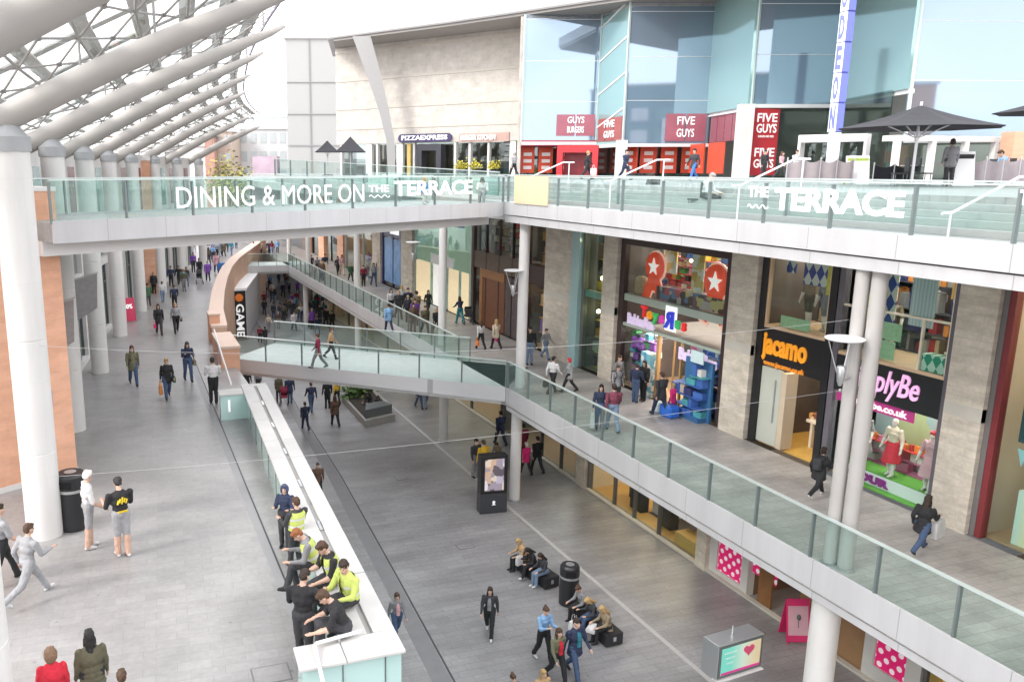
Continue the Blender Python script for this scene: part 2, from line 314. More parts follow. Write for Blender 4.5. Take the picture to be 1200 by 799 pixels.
scene.view_settings.view_transform = 'Standard'; scene.view_settings.look = 'None'; scene.view_settings.exposure = 1.45; scene.view_settings.gamma = 1.0
scene.render.engine = 'CYCLES'; cy = scene.cycles; cy.use_denoising = True; cy.max_bounces = 10; cy.transparent_max_bounces = 24; cy.diffuse_bounces = 4; cy.glossy_bounces = 4; cy.caustics_reflective = False; cy.caustics_refractive = False; cy.sample_clamp_indirect = 6
# ---------------------------------------------------------------- setting: street, walkways, terrace slabs
def struct(mb, name, m, bevel=0): return mb.build(name, m, kind='structure', bevel=bevel)
g = MB(); g.quad((-400, -300, 0), (400, -300, 0), (400, 700, 0), (-400, 700, 0)); struct(g, 'street_ground', P_street)
g = MB(); g.b2((15.42, -5, 0.0), (15.58, 130, 0.008)); struct(g, 'street_line', mat('pale_drain_line', (0.42, 0.41, 0.40), 0.6, var=0.15, scale=6))
g = MB()
ds = [(7.9, 8), (8.39, 19.7), (8.77, 25.65), (9.4, 36.5), (9.78, 48.4), (10.6, 62), (12.3, 82)]
for (x0, y0), (x1, y1) in zip(ds, ds[1:]): g.prism([(x0-.03, y0), (x0+.03, y0), (x1+.03, y1), (x1-.03, y1)], 0, 0.008)
struct(g, 'street_drain', mat('dark_slot_drain', (0.05, 0.05, 0.055), 0.5))
g = MB()
for (x0, y0), (x1, y1) in zip(ds, ds[1:]): g.prism([(x0-.62, y0), (x0-.06, y0), (x1-.06, y1), (x1-.62, y1)], 0, 0.004)
struct(g, 'street_band', mat('dark_paving_band', (0.20, 0.20, 0.205), 0.5, var=0.15, scale=2))
# left walkway slab: its right edge follows the glass wall, then the curved stone parapet
EDGE = [(3.2, -12), (4.12, 12), (4.86, 30.8), (4.6, 42), (4.9, 48), (5.85, 55.3), (6.95, 62.5), (8.15, 69.2), (9.65, 75.8), (11.9, 84), (15.7, 97), (24, 122)]
COLS = [(-2.3, 3.4), (-2.4, 12.2), (-2.3, 21), (-2.0, 29.8), (-1.3, 38.4), (-.4, 46.9), (.9, 54.9), (2.6, 63), (4.7, 71), (7.2, 79)]
BACK = [(-30, 125), (-30, -12)]
g = MB(); g.prism(EDGE[:-1]+[(14, 110), (4, 125)]+BACK, 0.02, LL); struct(g, 'left_walkway', [P_walk])
g = MB()
for (x0, y0), (x1, y1) in (((3.05, 13), (2.95, 33)), ((2.95, 33), (2.9, 44))): g.prism([(x0-.25, y0), (x0, y0), (x1, y1), (x1-.25, y1)], LL, LL+0.004)
struct(g, 'left_walkway_band', mat('grey_paving_band', (0.27, 0.27, 0.275), 0.5, var=0.1, scale=2))
g = MB(); g.prism([(2.98, 5), (3.02, 5), (2.98, 44), (2.94, 44)], LL, LL+0.007); struct(g, 'left_walkway_drain', MATS['dark_slot_drain'])
g = MB(); g.b2((15.65, -8, L1-0.78), (20.6, 125, L1)); g.mat(1).b2((15.95, -8, L1-1.0), (20.6, 125, L1-0.78)); struct(g, 'right_walkway', [P_upper, M_soffit])
g = MB(); g.b2((15.95, -8, L2-0.76), (75, 130, L2)); struct(g, 'terrace_walkway', [P_terr])
g = MB(); g.b2((18.4, -8, L2+0.002), (75, 130, TER)); struct(g, 'terrace_upper_ground', [P_terr])
g = MB()
for k in range(4): g.b2((17.0+0.35*k, -8, L2+0.16*k+0.003), (17.0+0.35*(k+1)-0.004, 60, L2+0.16*(k+1)))
st = struct(g, 'terrace_steps', mat('pale_step_stone', (0.33, 0.335, 0.33), 0.6, var=0.1, scale=3))
# fascias: right walkway and terrace
r = root_at('walkway_fascia', (15.6, 30, L1), 'long pale metal fascia along the edge of the right upper walkway', 'fascia')
g = MB(); g.b2((15.60, -8, L1-0.72), (15.65, 31.45, L1+0.04)); g.b2((15.60, 36.6, L1-0.72), (15.65, 81, L1+0.04)); W(g.build('upper_panel', M_fascia), r)
g = MB(); g.b2((15.64, -8, L1-0.98), (15.94, 31.45, L1-0.79)); g.b2((15.64, 36.6, L1-0.98), (15.94, 81, L1-0.79)); W(g.build('lower_lip', M_fascia), r)
r = root_at('terrace_fascia', (15.6, 20, L2), 'wide white two-step fascia along the edge of the terrace', 'fascia')
g = MB(); g.b2((15.60, -8, L2-0.48), (15.95, 32.15, L2+0.05)); W(g.build('upper_panel', M_fascia), r)
g = MB(); g.b2((15.66, -8, L2-0.80), (15.95, 32.15, L2-0.52)); W(g.build('lower_panel', M_fascia), r)
# ---------------------------------------------------------------- glass balustrades
def balustrade(name, pts, h, label, post_sp=2.0, glass=None, lean=0.0, post_mat=None, foot=-0.02, postw=0.05, rail2=False, postd=0.09):
    """glass panels between slim posts with a pale top rail, along a polyline of (x, y, z)"""
    r = root_at(name, pts[0], label, 'balustrade')
    gl = MB(); rl = MB(); seams = MB()
    P = [Vector(p) for p in pts]
    for a, b in zip(P, P[1:]):
        d = b-a; L = d.length; n = max(1, round(L/post_sp)); dn = d/L
        for i in range(n+1):
            p = a+dn*(L*i/n)
            if i < n or b is P[-1]:
                pm = MB(); ang = math.atan2(dn.y, dn.x); pm.box(p+Vector((0, 0, h/2-0.03+foot/2)), (postw, postd, h-0.06-foot), ang)
                W(pm.build('post', post_mat or M_post), r)
            if i < n:
                for k in range(2):
                    p0 = p+dn*(L/n*(k/2)+0.03); p1 = p+dn*(L/n*((k+1)/2)-0.03 if k else L/n*0.5-0.006)
                    if k: p0 = p+dn*(L/n*0.5+0.006)
                    gl.bar(p0+Vector((0, 0, (h+foot)/2)), p1+Vector((0, 0, (h+foot)/2)), 0.016, h-0.05-foot)
        rl.bar(a+Vector((0, 0, h)), b+Vector((0, 0, h)), 0.11, 0.035)
    W(gl.build('glass_panel', glass or G_bal), r); W(rl.build('handrail', M_rail), r)
    return r
balustrade('glass_balustrade', [(15.66, 31.4, L1), (15.66, -6, L1)], 1.22, 'teal glass balustrade along the right upper walkway below the toy shop', 1.9, foot=-0.04)
balustrade('glass_balustrade', [(15.66, 80.5, L1), (15.66, 37.0, L1)], 1.22, 'far diagonal-looking glass balustrade of the right walkway beyond the front link bridge', 1.9, foot=-0.04)
balustrade('glass_balustrade', [(15.66, 31.9, L2), (15.66, -6, L2)], 1.12, 'terrace glass balustrade above the shop fronts carrying THE TERRACE lettering', 2.05, foot=-0.03, glass=glassmat('clear_terrace_glass', (0.955, 0.985, 0.978), 0.03, milky=0.02, milk=(.7, .85, .82)))
r2 = balustrade('stair_handrail', [(17.15, 58, L2+0.1), (17.15, -6, L2+0.1)], 1.05, 'thin white guard rail along the foot of the terrace steps behind the balustrade', 8, glass=glassmat('clear_guard_glass', (0.93, 0.98, 0.97), 0.01))
# ---------------------------------------------------------------- bridges
def bridge(name, a, b, width, z, depth, label, keel=0.4, keel_in=0.8, pave=None):
    """straight deck from a to b (near edge), width measured to the left of a->b"""
    a, b = Vector((a[0], a[1], 0)), Vector((b[0], b[1], 0)); d = (b-a).normalized(); n = Vector((-d.y, d.x, 0))
    r = root_at(name, (a.x, a.y, z), label, 'bridge')
    g = MB(); q = [a, b, b+n*width, a+n*width]; g.prism([(p.x, p.y) for p in (a+n*.06, b+n*.06, b+n*(width-.06), a+n*(width-.06))], z-depth+0.02, z); W(g.build('deck', pave or P_terr), r)
    for s in (0, 1):
        g = MB(); e0 = a+n*(width*s+(0.03 if not s else -0.03)); e1 = b+n*(width*s+(0.03 if not s else -0.03))
        g.bar(e0+ZV*(z-depth/2+0.02), e1+ZV*(z-depth/2+0.02), 0.055, depth+0.04); W(g.build('fascia', M_fascia), r)
    g = MB(); i0, i1 = keel_in, width-keel_in
    g.prism([((a+n*i0).x, (a+n*i0).y), ((b+n*i0).x, (b+n*i0).y), ((b+n*i1).x, (b+n*i1).y), ((a+n*i1).x, (a+n*i1).y)], z-depth-keel, z-depth+0.015); W(g.build('keel_beam', M_soffit), r)
    return r, a, b, d, n
br2, a2, b2, d2, n2 = bridge('footbridge', (-1.72, 23.67), (15.58, 32.13), 4.2, L2, 0.55, 'white upper footbridge with glass sides and DINING & MORE lettering crossing the whole street')
balustrade('glass_balustrade', [tuple(a2+n2*.05+ZV*L2), tuple(b2+n2*.05+ZV*L2)], 1.12, 'near glass side of the upper footbridge with the white DINING & MORE lettering', 2.1, foot=-0.03)
balustrade('glass_balustrade', [tuple(a2+n2*4.15+ZV*L2), tuple(b2+n2*4.15+ZV*L2)], 1.12, 'far glass side of the upper footbridge behind the lettering', 2.1)
br1, a1, b1, d1, n1_ = bridge('footbridge', (4.87, 41.0), (15.6, 31.5), 4.3, L1, 0.62, 'pale front link bridge between the left parapet and the right upper walkway', keel=0.25, keel_in=0.4, pave=mat('pale_deck', (0.58, 0.58, 0.575), 0.6))
balustrade('glass_balustrade', [tuple(a1+n1_*.05+ZV*L1), tuple(b1+n1_*.05+ZV*L1)], 1.22, 'near frosted glass side of the front link bridge', 2.0, glass=None)
far1 = a1+n1_*4.25; farb = b1+n1_*4.25
balustrade('glass_balustrade', [tuple(far1+ZV*L1), tuple(far1+d1*(11.3)+ZV*L1)], 1.22, 'far glass side of the front link bridge behind the two walkers', 2.0)
br3, a3, b3, d3, n3 = bridge('footbridge', (11.0, 81.5), (16.2, 80.4), 3.6, L1, 0.6, 'short far link bridge beside the curved stone parapet', keel=0.2, keel_in=0.3, pave=MATS['pale_deck'])
balustrade('glass_balustrade', [tuple(a3+n3*.05+ZV*L1), tuple(b3+n3*.05+ZV*L1)], 1.22, 'glass side of the short far link bridge', 1.8)
# lettering on the glass (each word belongs to its balustrade)
nb = -n2
def on_bridge(s, z, off=0.02): p = a2+d2*s+nb*off; return (p.x, p.y, z)

M_cov = mat('service_cover_steel', (.20, .20, .205), .45, .4, var=.2, scale=9)
for i, (u, v, z, w_, h_) in enumerate([(318, 790, LL, .7, .55), (545, 640, 0, .7, .5), (470, 560, 0, .6, .6)]):
    p = atz(u, v, z); g = MB(); g.b2((p.x-w_/2, p.y-h_/2, z), (p.x+w_/2, p.y+h_/2, z+.006)); g.mat(1).b2((p.x-w_/2+.03, p.y-h_/2+.03, z+.006), (p.x+w_/2-.03, p.y+h_/2-.03, z+.010)); struct(g, 'pavement_service_cover', [M_cov, P_walk if z else P_street])
def atpl(u, v, p0, n):
    d = ray(u, v); p0 = Vector(p0); n = Vector(n); return CAM+d*((p0-CAM).dot(n)/d.dot(n))
def span(u0, v0, u1, v1, p0, n):
    a = atpl(u0, v0, p0, n); b = atpl(u1, v1, p0, n); return a, b
bal_bridge = [o for o in bpy.data.objects if o.name.startswith('glass_balustrade') and 'DINING' in o.get('label', '')][0]
bal_terr = [o for o in bpy.data.objects if 'THE TERRACE' in o.get('label', '') and o.get('category') == 'balustrade'][0]
pl = (a2.x, a2.y, 0)
def btext(body, u0, u1, v, h, bold=0.0, root=bal_bridge, p0=pl, nn=nb, ax=d2):
    a, b = atpl(u0, v, p0, nn), atpl(u1, v, p0, nn); m = (a+b)/2; m.z = a.z/2+b.z/2
    o = text('lettering', body, m+Vector(nn)*0.03, ax, (0, 0, 1), h, M_wletter, root, 0.008, width=(b-a).length, bold=bold)
    o.location = -Vector(root.location); return o
def wave(u0, u1, v, root, p0, nn, ax):
    a, b = atpl(u0, v, p0, nn), atpl(u1, v, p0, nn); L = (b-a).length; g = MB(); pts = []
    for i in range(25): pts.append(a+Vector(ax)*(L*i/24)+Vector(nn)*0.03+ZV*(0.045*math.sin(i/24*PI*6)))
    g.tube(pts, 0.016, 6); W(g.build('wave_mark', M_wletter), root)
btext('DINING & MORE ON', 206, 426, 230.5, 0.90, 0.0)
btext('THE', 431, 455, 222, 0.34, 0.008); wave(432, 456, 231, bal_bridge, pl, nb, d2)
btext('TERRACE', 461, 553, 221.5, 0.74, 0.022)
nx = Vector((-1, 0, 0)); ax_r = Vector((0, -1, 0)); pr_ = (15.6, 0, 0)
def rt(body, u0, u1, v, h, bold): 
    return btext(body, u0, u1, v, h, bold, bal_terr, pr_, nx, ax_r)
rt('THE', 878, 902, 226, 0.36, 0.014); wave(877, 901, 242, bal_terr, pr_, nx, ax_r)
rt('TERRACE', 908, 1062, 238, 0.72, 0.03)
rt('THE', 1196, 1232, 233, 0.36, 0.014)
# plywood board fixed over the glass at the corner
r = root_at('plywood_board', (15.55, 30, L2), 'bare plywood board covering the terrace glass beside the corner', 'board')
p, q = atx(603, 205, 15.55), atx(641, 243, 15.55); g = MB(); g.b2((15.55, p.y, L2+0.02), (15.585, q.y, L2+1.14)); W(g.build('board', M_peach), r)
# ---------------------------------------------------------------- left colonnade
def column(x, y, z0, z1, rad, label, capz=0.75, group='white round columns under the canopy', cap_m=None):
    r = root_at('canopy_column', (x, y, z0), label, 'column', group); n = 28
    g = MB(); g.lathe([(rad*1.0, 0), (rad, 0.02), (rad, 2.2), (rad-.018, 2.212), (rad-.018, 2.228), (rad, 2.235), (rad, 5.0), (rad-.018, 5.012), (rad-.018, 5.03), (rad, 5.04), (rad, z1-z0)], n=n); g.build('shaft', M_offw, r, smooth=True)
    g = MB(); g.lathe([(rad+.04, z1-z0), (rad+.04, z1-z0+0.32), (rad*0.95, z1-z0+0.36), (rad*0.28, z1-z0+capz), (0.02, z1-z0+capz+.02)], n=n); g.build('cone_cap', M_cap, r, smooth=True)
    return r
WH = ['nearest of the white round columns, off to the side of the camera', 'second white round column, beside the camera', 'big white round column in front of the orange sandstone wall', 'white round column just beyond the orange sandstone wall', 'third white round column past the sandstone wall along the arcade', 'white round column in the middle of the receding arcade', 'white round column towards the far end of the arcade', 'next to last white column of the far arcade', 'far white column beneath the end of the canopy', 'last far white column at the canopy tip']
for i, (x, y) in enumerate(COLS): column(x, y, LL, 15.0, 0.43 if i < 3 else 0.38, WH[i])
# canopy: tapered arms, triangular lattice, glazing strips, thin edge ring
CE = [(4.2, 2), (4.1, 11), (4.35, 20), (5.2, 29), (5.9, 37.6), (6.6, 46), (7.5, 54), (8.6, 62), (10.2, 70), (12.4, 78)]      # tip of each arm
TZ = [18.9, 18.9, 18.75, 19.1, 19.35, 19.3, 19.1, 18.9, 18.6, 18.3]
cano = root_at('steel_canopy', (-2, 21, 15.5), 'curved grey steel canopy with tapered arms and a triangular lattice over the left walkway', 'canopy')
def arm_pt(i, s, lift=0.0):
    a = Vector((COLS[i][0], COLS[i][1], 15.75)); b = Vector((CE[i][0], CE[i][1], TZ[i])); a0 = a+(a-b)*0.55; a0.z = 15.75-0.6
    # s: -0.5 (behind the columns) .. 0 column .. 1 tip, slight arch
    p = a.lerp(b, s); p.z += 0.12*math.sin(max(0, min(1, s))*PI)+(0.0 if s >= 0 else -s*s*0.6)+lift; return p
for i in range(len(COLS)):
    g = MB(); ss = [-0.6, -0.3, 0, 0.2, 0.4, 0.6, 0.8, 1.0, 1.07]; g.tube([arm_pt(i, s) for s in ss], [0.24, 0.28, 0.30, 0.30, 0.29, 0.26, 0.21, 0.13, 0.06], 18)
    W(g.build('tapered_arm', M_canopy, smooth='all'), cano)
    for s in (0.25, 0.5, 0.75, 0.97): g = MB(); g.tube([arm_pt(i, s, 0.2), arm_pt(i, s, 0.95)], 0.035, 6); W(g.build('strut', M_canopy2), cano)
def surf(tt, s, lift=0.9):
    i = min(int(tt), len(COLS)-2); f = tt-i
    return arm_pt(i, s, lift).lerp(arm_pt(i+1, s, lift), f)
SR = [-0.55, -0.35, -0.15, 0.05, 0.25, 0.44, 0.62, 0.80, 0.97]
lat = MB(); lat2 = MB(); gz = MB(); lv = MB()
for k in range(len(COLS)-1):
    for j, s in enumerate(SR):
        for h in (0, 0.5):
            off = 0.25 if j % 2 else 0.0
            t0 = k+h+off*0; 
            lat.tube([surf(t0, s), surf(t0+0.5, s)], 0.036, 6, cap=False)
            if j < len(SR)-1:
                s2 = SR[j+1]; tm = t0+0.25
                a = surf(t0, s); b = surf(t0+0.5, s)
                lat.tube([a, surf(tm, (s+s2)/2, 0.9)], 0.030, 6, cap=False); lat.tube([surf(tm, (s+s2)/2, 0.9), b], 0.030, 6, cap=False)
                lat.tube([surf(tm, (s+s2)/2), surf(t0, s2)], 0.030, 6, cap=False); lat.tube([surf(tm, (s+s2)/2), surf(t0+.5, s2)], 0.030, 6, cap=False)
                lat.ell(surf(tm, (s+s2)/2), (0.085, 0.085, 0.06), 8, 4)
    # pale top layer: broad slats carrying the roof sheets
    for j in range(len(SR)-1):
        for h in (0.22, 0.72):
            lv.bar(surf(k+h, SR[j], 1.35), surf(k+h, SR[j+1], 1.35), 0.5, 0.05)
    for j, s in enumerate(SR): lv.bar(surf(k, s, 1.30), surf(k+1, s, 1.30), 0.45, 0.05)
W(lat.build('lattice', M_canopy2), cano)
gs = MB()
for k in range(len(COLS)-1):
    for j in range(len(SR)-1):
        for h in (0, .25, .5, .75):
            if (j+int(h*4)+k) % 3 != 0: gs.quad(surf(k+h, SR[j], 1.22), surf(k+h+.25, SR[j], 1.22), surf(k+h+.25, SR[j+1], 1.22), surf(k+h, SR[j+1], 1.22))
W(gs.build('roof_glazing', glassmat('pale_roof_glazing', (.86, .88, .88), .02, milky=.12, milk=(.62, .61, .59))), cano)
W(lv.build('roof_slat', mat('pale_roof_slat', (0.62, 0.62, 0.60), 0.6, var=0.06)), cano)
tipp = [arm_pt(i, 1.08, 1.05) for i in range(len(COLS))]
def crom(P, t):
    i = min(int(t), len(P)-2); f = t-i; p0, p1, p2, p3 = P[max(i-1, 0)], P[i], P[i+1], P[min(i+2, len(P)-1)]
    return 0.5*((2*p1)+(p2-p0)*f+(2*p0-5*p1+4*p2-p3)*f*f+(3*p1-p0-3*p2+p3)*f**3)
g = MB(); g.tube([crom(tipp, k/6) for k in range((len(COLS)-1)*6+1)], 0.06, 8)
W(g.build('edge_ring', mat('lilac_grey_edge_tube', (0.40, 0.34, 0.50), 0.4, var=0.03), smooth='all'), cano)
g = MB()
for k in range(len(COLS)-1):
    for h in (0, .17, .33, .5, .67, .83): g.bar(surf(k+h, 0.97, 0.9), crom(tipp, k+h), 0.05, 0.04)
W(g.build('edge_bracket', M_canopy2), cano)
# ---------------------------------------------------------------- left buildings
r = root_at('sandstone_wall', (-2.6, 25, LL), 'orange sandstone wall with fine joints behind the big white round column', 'wall')
g = MB(); A = Vector((-9.0, 21.4, 0)); B = Vector((-1.72, 25.35, 0)); dd = (B-A).normalized(); nn = Vector((-dd.y, dd.x, 0))
g.prism([(A.x, A.y), (B.x, B.y), ((B+nn*1.1).x, (B+nn*1.1).y), ((A+nn*1.1).x, (A+nn*1.1).y)], LL+0.16, 14.0); W(g.build('stone_face', S_red), r)
g = MB(); A2, B2 = A-nn*.03, B+dd*.03-nn*.03; g.prism([(A2.x, A2.y), (B2.x, B2.y), ((B2+nn*1.16).x, (B2+nn*1.16).y), ((A2+nn*1.16).x, (A2+nn*1.16).y)], LL, LL+0.16)
g.prism([(A2.x, A2.y), (B2.x, B2.y), ((B2+nn*1.16).x, (B2+nn*1.16).y), ((A2+nn*1.16).x, (A2+nn*1.16).y)], 14.0, 14.12); W(g.build('plinth', M_offw), r)
sm = MB(); p = B-dd*0.75-nn*0.012; sm.box(p+ZV*8.05, (0.34, 0.02, 0.5), math.atan2(dd.y, dd.x)); o = W(sm.build('notice', mat('lilac_notice', (0.35, 0.25, 0.6), 0.5, var=0.3, scale=20)), r)
# arcade shop fronts: flat bays between the columns, set back from them
def front_pt(i, off):
    a = Vector((COLS[i][0], COLS[i][1], 0)); j = min(i+1, len(COLS)-1); k = max(i-1, 0); tdir = (Vector((*COLS[j], 0))-Vector((*COLS[k], 0))).normalized()
    return a+Vector((-tdir.y, tdir.x, 0))*off
ARC = [('white arcade shop bay with tall dark framed glass doors and a grey hanging flag', None), ('arcade shop bay with navy window strip and grey hanging flag', M_navy), ('pink fronted arcade shop bay with a dark doorway', M_pink), ('pale arcade shop bay with black vertical sign', None), ('far arcade shop bay with dark doorways', None), ('last arcade shop bay before the orange end pier', None), ('distant arcade bay past the orange pier', None)]
G_arc = glassmat('arcade_glass', (0.75, 0.8, 0.8), 0.14)
M_flag = mat('grey_flag_cloth', (0.36, 0.34, 0.34), 0.8, var=0.2, scale=6)
for k in range(7):
    i = k+2; a = front_pt(i, 0.85) if k else Vector((-3.2, 25.9, 0)); b = front_pt(i+1, 0.85); d = (b-a).normalized(); L = (b-a).length; n = Vector((d.y, -d.x, 0)); ang = math.atan2(d.y, d.x)
    r = root_at('arcade_shop', (a.x, a.y, LL), ARC[k][0], 'shop front')
    def pb(mb, s0, s1, z0, z1, o0, o1): mb.box(a+d*((s0+s1)/2)+n*((o0+o1)/2)+ZV*((z0+z1)/2), (s1-s0, abs(o1-o0), z1-z0), ang)
    g = MB(); pb(g, 0, L, 11.2, 15.6, -0.5, 0); pb(g, 0, L, LL, LL+0.25, -0.4, 0.0)
    for s in (0.0, L/3-0.15, 2*L/3-0.15, L-0.5): pb(g, s, s+0.5, LL+0.25, 11.2, -0.45, 0.0)
    pb(g, 0, L, 9.4, 9.8, -0.35, -0.02); W(g.build('wall', M_offw), r)
    g = MB(); gl = MB()
    for q in range(3):
        s0 = q*L/3+0.5-(0.15 if q else 0); s1 = (q+1)*L/3-(0.15 if q < 2 else 0.5)
        for s in (s0, (s0+s1)/2-.04, s1-.08): pb(g, s, s+.08, LL+.25, 9.4, -0.30, -0.16)
        pb(g, s0, s1, 8.3, 8.42, -0.29, -0.17); pb(gl, s0, s1, LL+.25, 11.2, -0.25, -0.22)
        pb(g, s0, s0+.1, 9.8, 11.2, -.3, -.16)
    W(g.build('window_frame', M_dsteel), r); W(gl.build('pane', G_arc), r)
    g = MB(); pb(g, 0, L, LL, 15, -3.4, -3.3); pb(g, 0, L, LL+0.02, LL+0.05, -3.3, -0.45); W(g.build('interior', mat('dim_shop_interior', (0.42, 0.40, 0.37), 0.8, var=0.5, scale=1.2)), r)
    g = MB()                                             # upper windows
    for s in (L*0.1, L*0.4, L*0.7): pb(g, s, s+L*0.2, 11.8, 14.7, -0.02, 0.012)
    W(g.build('upper_window', mat('dull_red_blind_window', (0.20, 0.08, 0.09), 0.25, var=0.2) if k % 2 == 0 else G_clad2), r)
    if ARC[k][1]:
        g = MB(); pb(g, L*0.36, L*0.64, LL+.3, 11.0, -0.12, 0.03) if k == 2 else pb(g, L*0.38, L*0.44, LL+.3, 10.5, -0.12, 0.05); W(g.build('shop_panel', ARC[k][1] if k != 2 else mat('pale_pink_panel', (0.62, 0.35, 0.45), 0.5)), r)
    if k < 2:
        g = MB(); c = a+d*(L*(0.5 if k == 0 else 0.55)); g.bar(c+ZV*10.2, c+n*1.5+ZV*10.6, 0.04, 0.04); W(g.build('flag_pole', M_steel), r)
        g = MB(); g.add([c+n*.35+ZV*10.25, c+n*1.45+ZV*10.55, c+n*1.35+ZV*9.15+d*.1, c+n*.4+ZV*8.55+d*.12], [(0, 1, 2, 3)]); g.add([x+d*.03 for x in g.v[:4]], [(3, 2, 1, 0)]); W(g.build('flag', M_flag), r)
    if k == 3:
        g = MB(); pb(g, L*.42, L*.47, 7.0, 10.8, 0.0, 0.08); W(g.build('vertical_sign', M_black), r)
e9 = front_pt(7, 0.7)
r = root_at('sandstone_pier', (e9.x, e9.y, LL), 'orange sandstone pier at the far end of the arcade beside the crowd', 'pier'); g = MB(); g.b2((e9.x-1.6, e9.y-.5, LL), (e9.x+0.35, e9.y+1.6, 15.2)); W(g.build('stone_face', S_red), r)
g = MB(); g.b2((e9.x-1.65, e9.y-.55, 15.2), (e9.x+0.4, e9.y+1.65, 15.5)); W(g.build('coping', M_offw), r)
# ---------------------------------------------------------------- curved stone parapet on the walkway edge
r = root_at('stone_parapet', (5, 42, LL), 'curved pink stone parapet between the left walkway and the lower street', 'parapet')
PE = [(4.90, 42.6), (5.35, 48), (6.3, 55.3), (7.4, 62.5), (8.6, 69.2), (10.1, 75.8), (12.4, 84), (16.2, 97)]
g = MB(); cp = MB()
for (x0, y0), (x1, y1) in zip(PE, PE[1:]):
    d = Vector((x1-x0, y1-y0, 0)).normalized(); n = Vector((-d.y, d.x, 0))*0.75; g.prism([(x0, y0), (x1, y1), (x1+n.x, y1+n.y), (x0+n.x, y0+n.y)][::-1], 0.0, LL+0.92)
    n2_ = n*1.06; o = n*0.06; cp.prism([(x0-o.x, y0-o.y), (x1-o.x, y1-o.y), (x1+n2_.x-o.x*0, y1+n2_.y), (x0+n2_.x, y0+n2_.y)][::-1], LL+0.923, LL+1.05)
W(g.build('wall', S_curve), r); W(cp.build('coping', mat('pale_pink_coping', (0.66, 0.50, 0.41), 0.7, var=0.08)), r)
r = root_at('stone_pier', (4.4, 38.4, LL), 'short pink stone pier at the left end of the front link bridge', 'pier')
g = MB(); g.b2((4.0, 37.4, 0), (4.86, 40.9, LL+0.9)); W(g.build('block', S_red), r); g = MB(); g.b2((3.96, 37.36, LL+0.9), (4.9, 40.94, LL+1.02)); W(g.build('coping', MATS['pale_pink_coping']), r)
r = root_at('stair_handrail', (4.0, 36, LL+1.3), 'slanting pale handrail from the pink stone pier to the glass clad wall', 'handrail'); g = MB(); g.tube([(3.95, 39.5, LL+1.45), (3.85, 37.0, LL+1.3), (3.6, 30.5, LL+1.0)], .035, 8); W(g.build('rail', M_white, smooth=True), r); g = MB(); g.tube([(3.85, 37.0, LL), (3.85, 37.0, LL+1.3)], .025, 8); W(g.build('post', M_steel, smooth=True), r)
r = root_at('stone_pier', (4.4, 44, LL), 'brown stone pier behind the link bridge rail at the start of the curved parapet', 'pier')
g = MB(); g.b2((4.1, 43.2, LL), (4.65, 44.2, LL+1.5)); W(g.build('block', S_red), r); g = MB(); g.b2((4.06, 43.16, LL+1.5), (4.69, 44.24, LL+1.58)); W(g.build('coping', MATS['pale_pink_coping']), r)
# ---------------------------------------------------------------- glass clad wall with white double coping
r = root_at('glass_clad_wall', (4.3, 22, LL), 'long teal glass clad wall with a white double coping beside the sitting workers', 'wall')
zt = LL+0.98
def wallseg(mb, cpm, x0, y0, x1, y1): mb.b2((x0+.04, y0+.04, LL), (x1-.04, y1-.04, zt-0.06)); 
def shear(o):
    for v in o.data.vertices: v.co.x += 0.0405*(v.co.y-30.2)
    return o
XI, XA, XB, XO = 3.94, 4.39, 4.50, 4.90
g = MB(); g.b2((XI+.06, 12.0, LL), (XO-.05, 30.4, zt-.06)); g.b2((3.08, 29.3, LL), (XI+.06, 29.85, zt-.06)); g.b2((3.12, 12.0, LL), (XI+.06, 12.5, zt-.06)); g.b2((XI+.4, 12.0, 0.02), (XO-.03, 30.4, LL)); W(shear(g.build('glass_cladding', G_clad)), r)
M_cope = mat('white_coping_panel', (0.52, 0.51, 0.49), 0.5, var=0.16, scale=1.1, bump=.05)
for y0 in [12.60+2.2*i for i in range(8)]:
    y1 = min(y0+2.175, 30.2); g = MB(); g.b2((XI, y0, zt-.06), (XA, y1, zt)); g.b2((XB, y0, zt-.06), (XO, y1, zt)); W(shear(g.build('coping', M_cope, bevel=0.012)), r)
g = MB(); g.b2((3.04, 30.0, zt-.06), (XI-.02, 29.25, zt)); g.b2((XI, 30.21, zt-.062), (XO, 30.5, zt-.002)); W(shear(g.build('end_coping', M_cope, bevel=0.012)), r)
g = MB(); g.b2((3.06, 11.9, zt-.06), (3.86, 12.585, zt)); g.b2((3.875, 11.9, zt-.06), (XO, 12.585, zt)); W(shear(g.build('end_coping', M_cope, bevel=0.012)), r)
g = MB(); g.b2((XA+.002, 12.6, zt-.1), (XB-.002, 30.2, zt-.055)); W(shear(g.build('slot', mat('grey_slot', (0.30, 0.29, 0.28), 0.6))), r)
for y in (14.6, 17.3, 20.0, 22.6, 25.2, 27.8): g = MB(); g.b2((XA+.02, y-.25, zt-.055), (XB-.02, y+.25, zt-.015)); W(shear(g.build('bracket', M_steel)), r)
g = MB(); g.b2((3.35, 29.29, LL+.3), (3.43, 29.30, LL+.75)); W(shear(g.build('light_slot', M_wletter)), r)
g = MB()
for y in [13.4+1.6*i for i in range(10)]: g.b2((XI+.048, y, LL), (XI+.06, y+.018, zt-.06))
for x in (3.8, 4.55): g.b2((x, 11.985, LL), (x+.02, 12.0, zt-.06))
g.b2((3.1, 11.98, LL), (XO-.04, 12.0, LL+.12)); W(shear(g.build('glass_joint', M_dsteel)), r)
